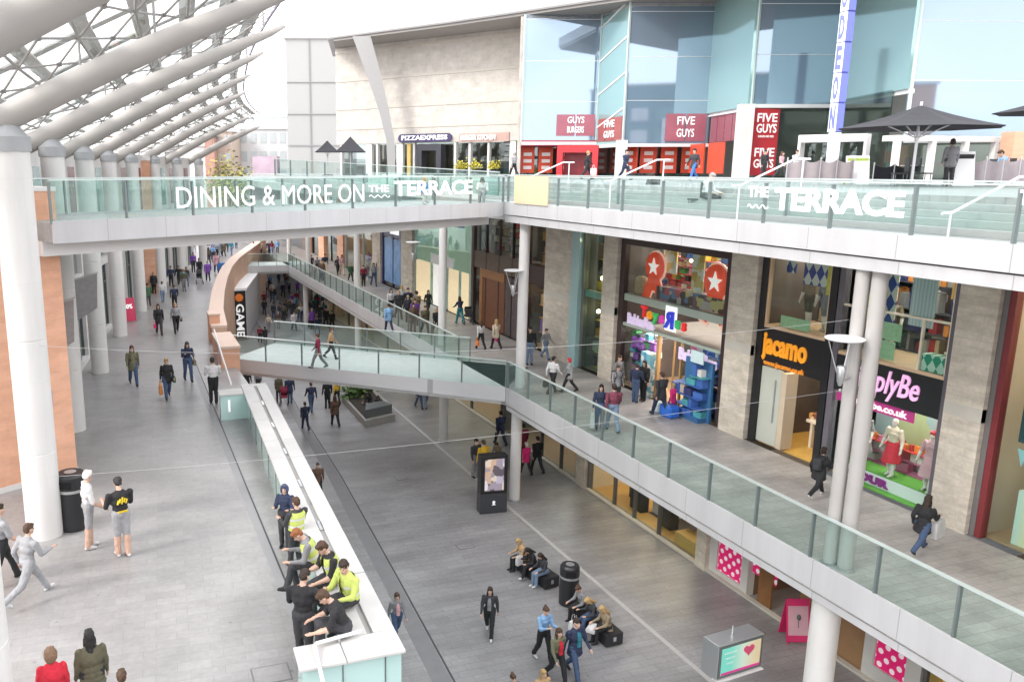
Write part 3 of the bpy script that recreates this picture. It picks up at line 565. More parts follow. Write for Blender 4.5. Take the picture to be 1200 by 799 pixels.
# white stair handrail at the near end
r = root_at('stair_handrail', (3.4, 12.6, zt), 'white tubular handrail on the near end of the glass clad wall', 'handrail')
g = MB(); p0 = Vector((3.55, 12.55, zt+.10)); p1 = Vector((2.72, 12.42, zt+.10)); p2 = Vector((2.62, 11.5, zt-.05)); g.tube([p0, p1, p1+Vector((-.05, -.06, 0)), p2, p2+Vector((-.3, -2.2, -1.3))], 0.032, 10); W(g.build('rail', M_white, smooth=True), r)
g = MB(); g.tube([p1.lerp(p0, .5)-ZV*.12, p1.lerp(p0, .5)], 0.02, 8); g.tube([p2-ZV*0.8, p2], 0.022, 8); W(g.build('bracket', M_steel), r)
# ---------------------------------------------------------------- right hand columns
RC = 'pale columns along the right walkway edge'
def rcol(x, y, z0, z1, rad, label, group=RC):
    r = root_at('support_column', (x, y, z0), label, 'column', group)
    g = MB(); g.lathe([(rad, 0.06), (rad, z1-z0)], n=24); g.build('shaft', M_offw, r, smooth=True)
    g = MB(); g.lathe([(rad+.05, 0), (rad+.05, 0.06)], n=24); g.build('base_ring', M_steel, r, smooth=True); return r
M_gcol = mat('warm_grey_column', (.44, .42, .40), .5, var=.1, scale=1.5)
_o = M_offw; M_offw = M_gcol; ca, cb = atz(972, 660, L1), atz(990, 667, L1)
rcol(cb.x, cb.y, L1, L2-0.8, 0.17, 'right one of the twin columns in front of the lit clothes shops'); rcol(ca.x, ca.y, L1, L2-0.8, 0.155, 'left one of the twin columns carrying the white dish lamp'); M_offw = _o
rcol(16.1, 14.3, 0, L1-1.0, 0.34, 'thick white lower column beside the pink polka dot shop'); rcol(16.1, 31.3, 0, L1-1.0, 0.24, 'white lower column standing behind the black poster totem'); rcol(16.1, 39.95, 0, L1-1.0, 0.24, 'lower column behind the sunken planter under the link bridge'); rcol(16.1, 57, 0, L1-1.0, 0.24, 'lower column between the far street crowd and the shops'); rcol(16.1, 75, 0, L1-1.0, 0.24, 'lower column at the far bend of the street'); rcol(16.1, 22.7, 0, L1-1.0, 0.24, 'lower column hidden behind the walkway fascia near the bins') if False else None
rcol(16.2, 31.3, L1, L2-0.8, 0.22, 'upper column at the bridge landing carrying a white dish lamp'); rcol(16.2, 40.6, L1, L2-0.8, 0.22, 'upper column at the far side of the link bridge landing'); rcol(16.2, 57.5, L1, L2-0.8, 0.22, 'far upper column beyond the link bridge'); rcol(16.2, 74, L1, L2-0.8, 0.22, 'upper column near the short far bridge'); rcol(16.2, 83, L1, L2-0.8, 0.22, 'farthest upper column by the short bridge')
def dish(x, y, z, lab):
    r = root_at('dish_lamp', (x, y, z), lab, 'lamp', 'dish lamps on the columns'); n = 24
    g = MB(); g.lathe([(0.02, 0.0), (0.40, 0.03), (0.42, 0.06), (0.40, 0.075), (0.02, 0.06)], n=n); g.build('reflector_dish', M_white, r, smooth=True)
    g = MB()
    for k in range(3): a = 2*PI*k/3+.4; g.tube([(0.34*math.cos(a), 0.34*math.sin(a), 0.03), (0.09*math.cos(a), 0.09*math.sin(a), -0.75)], 0.012, 6)
    g.tube([(0, 0, -.95), (0.45, 0.1, -0.9)], 0.025, 8); g.build('bracket', M_steel, r)
    g = MB(); g.lathe([(0.03, -1.05), (0.07, -0.95), (0.11, -0.62), (0.09, -0.58)], n=16); g.build('spotlight', M_steel, r, smooth=True); return r
_d = atd(990, 400, ca.dot(FH)-.30); dish(_d.x, _d.y, _d.z, 'white dish lamp on the twin columns by the orange lettered shop'); dish(15.72, 31.3, 10.35, 'white dish lamp on the column at the bridge landing'); dish(15.72, 44.0, 10.5, 'far small white dish lamp beside the pale blue glass shop')
# ---------------------------------------------------------------- shop fronts on the right
XS = 20.8
CLUT = patternmat('shop_clutter', 'clutter', [(.55, .45, .35), (.12, .10, .09), (.30, .2, .14), (.6, .55, .5), (.07, .07, .08), (.4, .32, .25), (.2, .17, .15)], 2.2)
CLUT_TOY = patternmat('toy_clutter', 'clutter', [(.5, .1, .12), (.06, .05, .06), (.55, .45, .2), (.12, .2, .35), (.1, .06, .06), (.5, .42, .38), (.2, .1, .14), (.08, .06, .07)], 3.0)
CLUT_GOLD = patternmat('gold_clutter', 'clutter', [(.55, .35, .05), (.2, .12, .04), (.6, .5, .2), (.08, .05, .03), (.35, .2, .04)], 2.5)
def piers(y0, y1, x, z0, z1, label, m=None, band=True, group=None):
    r = root_at('stone_pier', (x, (y0+y1)/2, z0), label, 'pier', group); g = MB(); g.b2((x-.25, y0, z0), (x+.4, y1, z1)); W(g.build('stone_face', m or S_pier), r)
    if band:
        g = MB(); g.b2((x-.256, y0+.0, z0+3.05), (x-.1, y1, z0+3.4)); W(g.build('stone_band', S_band), r)
    return r
def shop(label, y0, y1, z0, z1, fm, im, x=XS, depth=4.5, fw=0.14, glass=None, lamps=2, lampm=None, mull=(), floor=None, fr_x=0.10, back=None):
    r = root_at('shop', (x, (y0+y1)/2, z0), label, 'shop front')
    g = MB(); g.b2((x-fr_x, y0, z0), (x+.15, y0+fw, z1)); g.b2((x-fr_x, y1-fw, z0), (x+.15, y1, z1)); g.b2((x-fr_x, y0+fw, z1-fw), (x+.15, y1-fw, z1))
    for my in mull: g.b2((x-fr_x+.02, my-.035, z0), (x+.1, my+.035, z1-fw))
    W(g.build('window_frame', fm, bevel=0.006), r)
    if glass is not False:
        g = MB(); g.b2((x, y0+fw, z0+.02), (x+.012, y1-fw, z1-fw)); W(g.build('pane', glass or G_shop), r)
    g = MB(); X = x+depth; e = 0.05
    g.b2((X, y0-e, z0-e), (X+e, y1+e, z1+e)); W(g.build('back_wall', back or im), r)
    g = MB(); g.b2((x+.2, y0-e, z0), (X, y0, z1)); g.b2((x+.2, y1, z0), (X, y1+e, z1)); g.b2((x+.2, y0-e, z1), (X, y1+e, z1+e)); W(g.build('side_wall', im), r)
    g = MB(); g.b2((x+.2, y0, z0-.03), (X, y1, z0+.012)); W(g.build('shop_floor', floor or mat('shop_floor_tan', (0.40, 0.27, 0.16), 0.4, var=0.15)), r)
    for i in range(lamps):
        yy = y0+(y1-y0)*(i+.5)/lamps; g = MB(); g.b2((x+0.8, yy-.25, z1-.06), (x+depth-.8, yy+.25, z1-.02)); W(g.build('ceiling_light', lampm or M_lamp), r)
    return r
def part(r, name, m, *boxes, bevel=0.0, kind=None):
    g = MB()
    for a, b in boxes: g.b2(a, b)
    return W(g.build(name, m, bevel=bevel, kind=kind), r)
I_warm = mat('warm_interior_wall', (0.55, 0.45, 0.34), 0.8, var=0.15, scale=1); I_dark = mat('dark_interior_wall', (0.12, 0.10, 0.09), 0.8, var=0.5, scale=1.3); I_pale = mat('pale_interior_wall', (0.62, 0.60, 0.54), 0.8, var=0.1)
ZU = 12.45
piers(14.35, 15.38, XS, L1, ZU, 'stone pier between the pink lettered shop and the red framed shop'); piers(22.55, 23.85, XS, L1, ZU, 'stone pier between the toy shop and the orange lettered shop'); piers(30.95, 32.05, XS, L1, ZU, 'narrow stone pier left of the toy shop'); piers(34.75, 37.4, XS, L1, ZU, 'broad stone pier beside the teal window frame'); piers(57.8, 60.3, XS, L1, ZU, 'pale pier between the blue shop and the pale glass shop', m=S_pier, band=False); piers(65.8, 68, XS, L1, ZU, 'pale pier left of the blue shop', m=S_pier, band=False)
for k, (y0, y1) in enumerate([(78, 80.2), (86, 88.5), (92.5, 95)]): piers(y0, y1, XS, L1, ZU, ['nearest of three orange piers at the far bend', 'middle one of three orange piers at the far bend', 'farthest of three orange piers at the far bend'][k], m=S_red, band=False)
# --- orange lettered clothes shop
YA, YB = 19.35, 22.5
r = shop('black framed clothes shop with lit orange jacamo lettering and an open white door', YA, YB, L1, 12.3, M_black, I_dark, fw=0.26, lamps=2, mull=(), depth=4.5, glass=False, floor=mat('golden_floor', (0.65, 0.40, 0.10), 0.35, var=0.2))
part(r, 'fascia_board', M_black, ((XS-.07, YA+.26, 8.05), (XS+.1, YB-.26, 9.32)))
part(r, 'window_sill', mat('pale_wood_sill', (0.70, 0.50, 0.32), 0.5, var=0.1), ((XS-.05, YA+.26, 9.32), (XS+2.6, YB-.26, 9.42)), ((XS-.05, YB-.36, 9.42), (XS+.05, YB-.26, 12.04)), ((XS-.05, YA+.26, 9.42), (XS+.05, YA+.34, 12.04)))
part(r, 'pane', G_shop, ((XS, YA+.26, 9.45), (XS+.012, YB-.26, 12.04)))
def wall_text(r, body, y_left, y_right, z, h, m, x=XS-.08, bold=0.0, depth=0.03, shear=0.0, name='lettering', tilt=0.0):
    ax = Vector((0, -1, tilt)).normalized(); ay = Vector((0, tilt, 1)).normalized()
    o = text(name, body, (x, (y_left+y_right)/2, z), ax, ay, h, m, r, depth, width=abs(y_left-y_right), bold=bold, shear=shear); o.location = -Vector(r.location); return o
wall_text(r, 'jacamo', YB-.30, YB-2.25, 8.78, 1.0, M_orange_lit, bold=0.04)
wall_text(r, 'www.jacamo.co.uk', YB-.45, YB-2.2, 8.14, 0.24, mat('dim_orange_lettering', (.8, .3, .03), .5, var=0, emit=(1, .35, .05), es=.12), x=XS-.10)
part(r, 'door', mat('pale_green_white_door', (0.52, 0.55, 0.48), 0.3, var=0.05, coat=.4), ((XS+.02, YB-1.18, L1+.08), (XS+.10, YB-.28, 7.95)))
part(r, 'door_edge', mat('cream_door_edge', (0.60, 0.50, 0.37), 0.4, var=0.05), ((XS+.02, YB-1.42, L1+.05), (XS+.5, YB-1.19, 7.9)))
g = MB(); g.tube([(XS-.03, YB-.98, 6.1), (XS-.03, YB-.98, 7.6)], 0.02, 8); W(g.build('door_handle', M_steel, smooth=True), r)
part(r, 'display_table', mat('display_table_white', (.75, .68, .55), .5), ((XS+1.2, YA+.6, L1+.9), (XS+2.4, YA+1.9, L1+1.0)), ((XS+1.3, YA+.7, L1), (XS+1.4, YA+.8, L1+.9)), ((XS+1.3, YA+1.7, L1), (XS+1.4, YA+1.8, L1+.9)))
part(r, 'stock', patternmat('orange_stock', 'clutter', [(.6, .3, .08), (.3, .1, .05), (.7, .6, .45), (.15, .08, .05)], 6), ((XS+1.25, YA+.65, L1+1.0), (XS+2.3, YA+1.85, L1+1.22)), ((XS+2.8, YA+.4, L1), (XS+3.2, YB-.6, L1+1.6)))
part(r, 'back_display', CLUT, ((XS+3.4, YA+.4, 9.5), (XS+3.6, YB-.4, 12)))
M_dia = patternmat('blue_diamond_print', 'diamond', [(.03, .07, .30), (.75, .74, .66)], 3.2); M_gri = mat('pale_green_print', (0.42, 0.62, 0.36), .6, var=0.25, scale=9); M_yel = mat('yellow_print', (.75, .62, .06), .6, var=.35, scale=7)
part(r, 'printed_banner', M_dia, ((XS+.5, YB-.85, 11.2), (XS+.53, YB-.45, 12.15)), ((XS+.5, YA+.4, 10.9), (XS+.53, YB-1.2, 12.15)))
part(r, 'yellow_poster', M_yel, ((XS+.35, YA+.38, 10.7), (XS+.37, YA+.85, 11.65)))
part(r, 'green_poster', M_gri, ((XS+.06, YA+1.05, 9.45), (XS+.08, YB-.85, 9.82)))
# --- pink lettered dress shop
YC, YD = 15.4, 19.3
r = shop('dress shop with pink Simply Be lettering above mannequins in a lit window', YC, YD, L1, 12.35, mat('slate_grey_frame', (.13, .12, .14), .4), I_pale, fw=0.20, lamps=2, mull=(17.95,), lampm=M_lampw, glass=False)
part(r, 'fascia_board', M_black, ((XS-.07, YC+.2, 7.95), (XS+.1, YD-.2, 9.05)))
part(r, 'pane', G_shop, ((XS, YC+.2, L1+.05), (XS+.012, YD-.2, 7.95)), ((XS, YC+.2, 9.15), (XS+.012, YD-.2, 12.15)))
part(r, 'window_sill', MATS['pale_wood_sill'], ((XS-.05, YC+.2, 9.05), (XS+2.6, YD-.2, 9.15)))
part(r, 'glazing_bar', mat('cream_glazing_bar', (.75, .68, .55), .5), ((XS-.04, YC+.2, 10.55), (XS+.04, YD-.2, 10.61)), ((XS-.04, 16.42, 9.15), (XS+.04, 16.48, 10.55)), ((XS-.045, YC+.2, 9.16), (XS+.045, YC+.27, 12.15)))
wall_text(r, 'SimplyBe', 18.60, YC+.85, 8.55, 0.95, M_pink_lit, bold=0.012, shear=0.25, tilt=0.02)
part(r, 'pink_strip', M_pink, ((XS+.02, YC+1.0, 7.60), (XS+.06, YD-.25, 7.93))); wall_text(r, 'simplybe.co.uk', 18.6, YC+1.2, 7.76, 0.28, M_wlit, x=XS+.01, bold=.008, depth=.01)
part(r, 'window_plinth', M_white, ((XS+.35, YC+.25, L1), (XS+1.6, YD-.25, L1+.40))); wall_text(r, 'AMOUR', 18.9, 17.15, L1+.20, 0.30, mat('purple_letter', (.3, .02, .25), .5, var=0), x=XS+.33, bold=.02)
part(r, 'artificial_grass', mat('bright_turf', (.12, .36, .05), .9, var=.4, scale=30, bump=.4), ((XS+.36, YC+.26, L1+.401), (XS+1.59, YD-.26, L1+.43)), ((XS+.05, YC+.26, L1+.001), (XS+.34, YD-1.2, L1+.03)))
part(r, 'back_display', patternmat('rose_backdrop', 'clutter', [(.62, .5, .46), (.35, .5, .5), (.5, .08, .12), (.45, .55, .3), (.7, .62, .55), (.55, .25, .32)], 1.1), ((XS+1.7, YC+.3, L1+.2), (XS+1.75, YD-.3, 7.9)))
part(r, 'printed_banner', M_dia, ((XS+.5, YD-1.5, 10.2), (XS+.53, YD-.85, 12.1)), ((XS+.9, YC+.3, 11.0), (XS+.93, YC+1.0, 11.2)))
part(r, 'yellow_poster', M_yel, ((XS+.4, YD-1.0, 10.3), (XS+.42, YD-.65, 11.0)))
part(r, 'striped_banner', patternmat('pale_blue_stripe', 'stripe', [(.45, .55, .58), (.68, .74, .72)], 3), ((XS+.2, 16.35, 10.3), (XS+.22, 17.1, 11.75)))
part(r, 'red_banner', patternmat('red_orange_banner', 'stripe', [(.7, .06, .03), (.8, .45, .12)], .7), ((XS+.8, YC+.35, 11.1), (XS+.83, 16.4, 11.8)))
part(r, 'green_poster', M_gri, ((XS+.06, 17.15, 9.78), (XS+.08, 18.05, 10.28)), ((XS+.06, 17.3, 9.2), (XS+.08, 18.05, 9.74)))
part(r, 'green_checks', patternmat('emerald_checks', 'diamond', [(.02, .30, .17), (.55, .72, .6)], 4), ((XS+.05, YC+.3, 9.16), (XS+.4, YC+1.05, 9.62)))
part(r, 'upper_display', CLUT, ((XS+2.6, YC+.3, 9.2), (XS+2.7, YD-.3, 12.1)))
# --- red framed bright shop at the frame edge
r = shop('bright cream shop behind a red frame at the edge of the stone pier', 7.5, 14.2, L1, 12.35, mat('dark_red_frame', (.20, .03, .035), .4), I_warm, fw=0.16, lamps=3, mull=(11.2,), back=mat('cream_lit_back', (.8, .68, .48), .7, var=.1))
part(r, 'grey_reveal', mat('grey_reveal', (.16, .15, .15), .5), ((XS-.11, 14.2, L1), (XS+.15, 14.34, 12.35)))
part(r, 'screen', mat('dark_teal_screen', (.03, .08, .09), .2), ((XS+.3, 12.2, 7.9), (XS+.38, 13.75, 9.3)))
part(r, 'cabinet', patternmat('pale_blue_cabinet', 'stripe', [(.45, .68, .70), (.75, .74, .45)], .25), ((XS+.4, 12.3, L1), (XS+1.2, 13.6, L1+1.45)))
part(r, 'crate_display', mat('white_crate', (.75, .74, .7), .6, var=.2, scale=9), ((XS+.5, 12.5, L1+1.45), (XS+1.0, 13.35, L1+1.95)))
g = MB()
for i, y in enumerate([13.7, 13.3, 12.9, 12.5]): g.add([(XS+.25, y, 7.75-.1*i), (XS+.25, y-.28, 7.7-.1*i), (XS+.25, y-.14, 7.3-.1*i), (XS+.27, y, 7.75-.1*i), (XS+.27, y-.28, 7.7-.1*i), (XS+.27, y-.14, 7.3-.1*i)], [(0, 1, 2), (5, 4, 3)])
W(g.build('bunting', mat('pastel_bunting', (.35, .6, .62), .7, var=.5, scale=3)), r)
part(r, 'red_poster', mat('red_orange_poster', (.7, .12, .06), .6, var=.5, scale=6), ((XS+.5, 12.7, L1+2.1), (XS+.55, 13.25, L1+2.75)))
# --- toy shop
YE, YF = 23.9, 30.9
r = shop('toy shop with glowing red rosettes, coloured letters and stacked goods behind brown frames', YE, YF, L1, 11.75, M_brown, I_dark, fw=0.32, lamps=3, mull=(), back=CLUT_TOY, glass=False, lampm=M_lampw)
part(r, 'head_board', mat('slate_head_board', (.10, .09, .10), .5), ((XS-.1, YE, 11.76), (XS+.15, YF, 12.42)))
M_pg = mat('pale_green_glass_band', (.42, .50, .43), .3, var=.1)
part(r, 'floor_band', M_pg, ((XS-.03, YE+.32, 9.0), (XS+.25, YF-.32, 9.3)), ((XS-.03, YE+.32, 7.9), (XS+.2, YF-.32, 8.02)))
part(r, 'pane', G_shop, ((XS, YE+.32, 9.3), (XS+.012, YF-.32, 11.43)), ((XS, YE+.32, L1+.03), (XS+.012, YE+2.6, 7.9)), ((XS, YF-2.2, L1+.03), (XS+.012, YF-.32, 7.9)))
M_ros = mat('glowing_red_rosette', (.75, .06, .03), .5, var=.35, scale=1.6, emit=(1, .10, .03), es=.10); M_rosw = mat('rosette_pale_edge', (.9, .6, .5), .5, var=0, emit=(1, .7, .55), es=.12)
def rosette(yc, zc, s):
    pts = []
    for i in range(15): a = -0.62*PI/2+(2*PI-(PI-0.62*PI))*i/14-0.0; pts.append((0.62*math.cos(-PI/2+0.62+ (2*PI-1.24)*i/14), 0.62*math.sin(-PI/2+0.62+(2*PI-1.24)*i/14)))
    out = pts+[(-0.75, -1.35), (-0.35, -1.5), (-0.12, -1.0), (0.12, -1.0), (0.35, -1.5), (0.75, -1.35)]
    def pl_(poly, x, sc, th, nm, m): g = MB(); g.plate([(p[0]*s*sc, p[1]*s*sc) for p in poly], (x, yc, zc), (0, -1, 0), (0, 0, 1), -th); W(g.build(nm, m), r)
    pl_(out, XS+.40, 1.10, .05, 'rosette_edge', M_rosw); pl_(out, XS+.34, 1.0, .05, 'rosette', M_ros)
    star = [((0.30 if i % 2 == 0 else 0.12)*math.sin(PI*i/5), (0.30 if i % 2 == 0 else 0.12)*math.cos(PI*i/5)) for i in range(10)]
    pl_(star, XS+.27, 1.25, .05, 'star', mat('white_star', (.9, .88, .85), .5, var=0, emit=(1, .9, .85), es=.2))
rosette(29.1, 10.60, 1.0); rosette(25.3, 10.45, 1.08)
part(r, 'hanging_panel', patternmat('ochre_cream_panel', 'clutter', [(.78, .72, .55), (.6, .38, .08), (.8, .78, .7), (.72, .55, .2)], 2.5), ((XS+.5, 26.2, 9.4), (XS+.55, 26.9, 11.35)), ((XS+.6, 28.0, 10.4), (XS+.65, 28.8, 11.4)), ((XS+.6, 24.35, 10.0), (XS+.65, 24.65, 11.4)))
part(r, 'soft_toys', mat('tan_plush', (.45, .33, .2), .9, var=.4, scale=8, bump=.4), ((XS+.2, 29.7, 9.3), (XS+.6, 30.3, 10.1)), bevel=.15)
part(r, 'low_stock', CLUT_TOY, ((XS+.3, 24.5, 9.3), (XS+.9, 28.8, 9.85)))
cols_ = [((.8, .03, .03), 'T'), ((.9, .35, .02), 'o'), ((.05, .5, .12), 'y'), ((.7, .05, .4), 's'), ((.03, .05, .6), 'R'), ((.05, .5, .15), 'u'), ((.8, .03, .04), 's')]
for i, (c, ch_) in enumerate(cols_):
    y0_ = 29.0-i*.40-(.12 if i > 3 else 0)-(.12 if i > 4 else 0); sgn = -1 if ch_ == 'R' else 1; hh = .95 if ch_ == 'R' else .62
    m_ = mat('lit_letter_%d' % i if False else 'coloured_letter_'+['red', 'orange', 'green', 'magenta', 'blue', 'leaf', 'scarlet'][i], c, .4, var=0, emit=c, es=.12)
    o = text('lettering', ch_, (XS-.10, y0_, 8.72-.02*i), (0, -sgn, 0), (0, 0, 1), hh, m_, r, .04, bold=.03); o.location = -Vector(r.location)
    if ch_ == 'R':
        g = MB(); g.plate([(-.36, -.5), (.36, -.5), (.36, .5), (-.36, .5)], (XS-.02, y0_, 8.72), (0, -1, 0), (0, 0, 1), .03); W(g.build('letter_plate', M_wlit), r)
for nm, ya, yb, zz in (('lettering', 30.2, 28.3, 8.25), ('lettering', 26.6, 24.4, 7.45)): wall_text(r, 'BabiesRus', ya, yb, zz, .62, mat('lilac_letter', (.65, .55, .75), .4, var=0, emit=(.8, .65, .9), es=.12), x=XS-.06, bold=.03)
part(r, 'door_post', mat('amber_door_post', (.5, .3, .12), .5), ((XS-.02, 27.95, L1), (XS+.12, 28.1, 7.9)), ((XS-.02, 26.5, L1), (XS+.08, 26.58, 7.9)), ((XS+.1, 27.1, L1), (XS+.16, 27.16, 7.9)))
part(r, 'display_stand', patternmat('aqua_white_stand', 'clutter', [(.2, .5, .6), (.7, .8, .82), (.1, .35, .5), (.75, .75, .7)], 5), ((XS-.25, 28.2, L1), (XS+.05, 28.8, L1+1.9)))
BX = patternmat('blue_toy_boxes', 'clutter', [(.05, .18, .36), (.13, .32, .45), (.45, .55, .6), (.04, .07, .18), (.10, .36, .42), (.04, .2, .4), (.5, .2, .2)], 9)
rb = root_at('toy_display', (XS-.6, 25.1, L1), 'tall stack of blue and aqua boxed toys standing outside the toy shop', 'display')
part(rb, 'shelf_frame', mat('blue_shelf_frame', (.05, .16, .34), .5), ((XS-.22, 24.4, L1), (XS-.12, 25.95, L1+2.3)), ((XS-.62, 24.55, L1), (XS-.22, 25.95, L1+.2))); part(rb, 'sign_card', mat('pale_aqua_card', (.6, .75, .78), .5), ((XS-.65, 24.45, L1+2.3), (XS-.6, 25.15, L1+2.75))); part(rb, 'floor_toy', mat('blue_ride_on', (.03, .15, .6), .4), ((XS-1.3, 25.3, L1), (XS-.8, 26.0, L1+.5)), bevel=.1); part(rb, 'lower_toy', mat('white_ride_on', (.6, .7, .7), .4), ((XS-1.2, 26.1, L1), (XS-.9, 26.5, L1+.45)), bevel=.08)
# --- display bay with gold lights and teal frame
r = shop('tall window bay with gold displays beside a teal glass return', 32.1, 34.0, L1, ZU-.03, mat('grey_window_frame', (.2, .19, .18), .5), I_dark, fw=0.12, lamps=2, depth=2.0, back=CLUT_GOLD, glass=glassmat('faint_teal_glass', (.75, .9, .87), .04))
part(r, 'teal_return', mat('pale_teal_return', (.40, .62, .62), .2, var=.06, coat=.5), ((XS-.3, 34.03, L1), (XS+.2, 34.72, ZU-.03))); part(r, 'floor_band', M_pg, ((XS+.02, 32.2, 8.7), (XS+.3, 33.9, 9.0)))
r = shop('narrow dark window bay with amber displays beside the broad stone pier', 37.45, 39.7, L1, ZU-.03, M_brown, I_dark, fw=0.18, lamps=1, depth=2.5, back=CLUT_GOLD, mull=())
part(r, 'spandrel', M_brown, ((XS-.04, 37.6, 8.6), (XS+.1, 39.5, 9.6)))
r = shop('dark timber shop front with big brown wooden doors and windows above', 39.8, 47, L1, ZU-.03, M_brown, I_dark, fw=0.25, lamps=2, mull=(41.5, 43.2, 45.0), back=CLUT)
part(r, 'spandrel', mat('brown_slatted_spandrel', (.13, .095, .07), .6, var=.3, scale=5), ((XS-.06, 40.05, 8.7), (XS+.1, 46.75, 9.7))); part(r, 'door', M_dwood, ((XS-.05, 42.4, L1), (XS+.05, 45.4, 8.2)), bevel=.02); part(r, 'door_surround', M_wood, ((XS-.09, 45.4, L1), (XS+.1, 45.8, 8.7)), ((XS-.09, 42.4, 8.2), (XS+.1, 45.4, 8.7)))
part(r, 'door_side_panel', mat('dark_poster_wall', (.09, .07, .07), .5, var=.6, scale=4), ((XS-.04, 40.05, L1), (XS+.05, 42.3, 8.6)))
r = shop('pale teal glass shop with cream doorways beside the timber front', 47.1, 57.7, L1, ZU-.03, M_steel, I_pale, fw=0.12, lamps=3, mull=(52.3,), glass=glassmat('pale_teal_glass', (.60, .80, .75), .05, milky=.25, milk=(.5, .75, .68)), lampm=M_lampw)
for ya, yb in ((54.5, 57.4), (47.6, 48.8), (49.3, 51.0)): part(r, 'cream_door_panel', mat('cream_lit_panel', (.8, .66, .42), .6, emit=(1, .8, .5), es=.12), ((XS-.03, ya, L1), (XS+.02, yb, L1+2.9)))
part(r, 'white_sign', M_white, ((XS-.1, 50.0, L1+2.95), (XS-.04, 54.2, L1+3.6))); part(r, 'door_opening', mat('lit_doorway', (.75, .75, .7), .6, emit=(1, .95, .9), es=.15), ((XS-.03, 52.6, L1), (XS+.02, 53.9, L1+2.9)))
part(r, 'faint_sign', mat('dusty_blue_letters', (.25, .4, .55), .5), ((XS-.04, 48.5, 10.9), (XS-.02, 52, 11.35)))
r = shop('navy blue shop with bright window posters beyond the pale glass shop', 60.4, 65.7, L1, ZU-.03, M_navy, I_dark, fw=0.3, lamps=2, mull=(62.9,), back=CLUT)
part(r, 'fascia_board', M_navy, ((XS-.05, 60.7, 9.2), (XS+.1, 65.4, 10.4))); part(r, 'white_sign', M_wlit, ((XS-.08, 61.4, 9.5), (XS-.05, 63.6, 9.9))); part(r, 'poster', mat('blue_white_poster', (.2, .35, .6), .5, var=.6, scale=2), ((XS-.03, 61, L1+.3), (XS-.01, 65.2, 9.1)))
r = shop('far shop front with pale lit windows beyond the blue shop', 68.1, 77.8, L1, ZU-.03, M_steel, I_warm, fw=0.2, lamps=2, mull=(71.5, 74.5), back=CLUT)
r = shop('far dark shop front between the orange piers', 80.3, 92.4, L1, ZU-.03, M_black, I_dark, fw=0.2, lamps=1, mull=(83.5,), back=CLUT)
r = root_at('banner', (18.8, 66, L1), 'tall red and orange banner stand on the far right walkway', 'banner'); part(r, 'cloth', mat('red_orange_cloth', (.7, .1, .04), .7, var=.4, scale=3), ((18.75, 65.6, L1+.4), (18.8, 66.3, L1+3.8))); part(r, 'pole', M_steel, ((18.81, 65.9, L1), (18.85, 65.96, L1+3.9)))
# --- lower level shop fronts (x = 20)
X0 = 20.0; ZL = 4.15
r = root_at('lower_wall_head', (20.2, 30, ZL), 'grey head wall above the lower shop fronts under the walkway', 'wall'); part(r, 'panel', M_soffit, ((X0, -6, ZL), (X0+.5, 100, 4.25)))
r = root_at('stone_kerb', (19.8, 30, 0), 'pale stone plinth strip along the foot of the lower shops', 'kerb'); part(r, 'strip', S_band, ((X0-.22, -6, 0.01), (X0-.04, 21, .09)), ((X0-.22, 21.002, 0.01), (X0-.04, 90, .09)))
piers(31.45, 32.2, X0, 0, ZL, 'lower stone pillar left of the amber lit shop', band=False); piers(23.0, 23.55, X0, 0, ZL, 'lower stone pillar between the amber lit shop and the polka dot shop', band=False)
r = shop('amber lit shop at street level with clothes rails behind low glass', 23.6, 31.4, 0.0, ZL, mat('grey_frame', (.12, .12, .12), .4), mat('cream_interior', (.72, .60, .42), .8, var=.1), x=X0, fw=0.10, lamps=3, mull=(29.3, 27.8, 26.1), floor=mat('amber_floor', (.56, .33, .10), .35, var=.2), depth=5)
part(r, 'dark_floor_mat', mat('brown_floor_mat', (.06, .04, .03), .6, var=.3), ((X0+1.0, 25.9, .013), (X0+3.0, 28.2, .02))); part(r, 'low_shelf', M_black, ((X0+.6, 28.2, .02), (X0+1.0, 29.0, 1.0)), ((X0+.7, 26.3, .02), (X0+1.1, 27.0, 1.3)), ((X0+.8, 24.2, .9), (X0+1.4, 25.9, 1.4)))
part(r, 'counter', M_dwood, ((X0+2.2, 24.2, .02), (X0+3.2, 27.5, 1.3))); part(r, 'white_box', M_white, ((X0+1.2, 27.2, .02), (X0+2.0, 28.2, .9))); part(r, 'red_garment', M_red, ((X0+1.4, 29.9, 1.0), (X0+1.7, 30.3, 2.1)), bevel=.06); part(r, 'amber_plinth', mat('amber_plinth', (.7, .42, .12), .5), ((X0+.25, 23.8, .02), (X0+.9, 25.4, .5)))
part(r, 'clothes_rail', M_black, ((X0+1.2, 28.6, .02), (X0+1.25, 28.65, 1.6)), ((X0+1.2, 29.9, .02), (X0+1.25, 29.95, 1.6)), ((X0+1.2, 28.6, 1.6), (X0+1.25, 29.95, 1.65))); part(r, 'garments', CLUT, ((X0+1.1, 28.7, .7), (X0+1.4, 29.8, 1.58)))
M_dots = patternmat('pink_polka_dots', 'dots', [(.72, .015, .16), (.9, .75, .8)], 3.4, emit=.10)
M_dfr = mat('pale_frame_stone', (.62, .61, .58), .6, var=.06)
r = root_at('polka_dot_shop', (X0, 19, 0), 'pink polka dot shop at street level with brown wooden doorway', 'shop front')
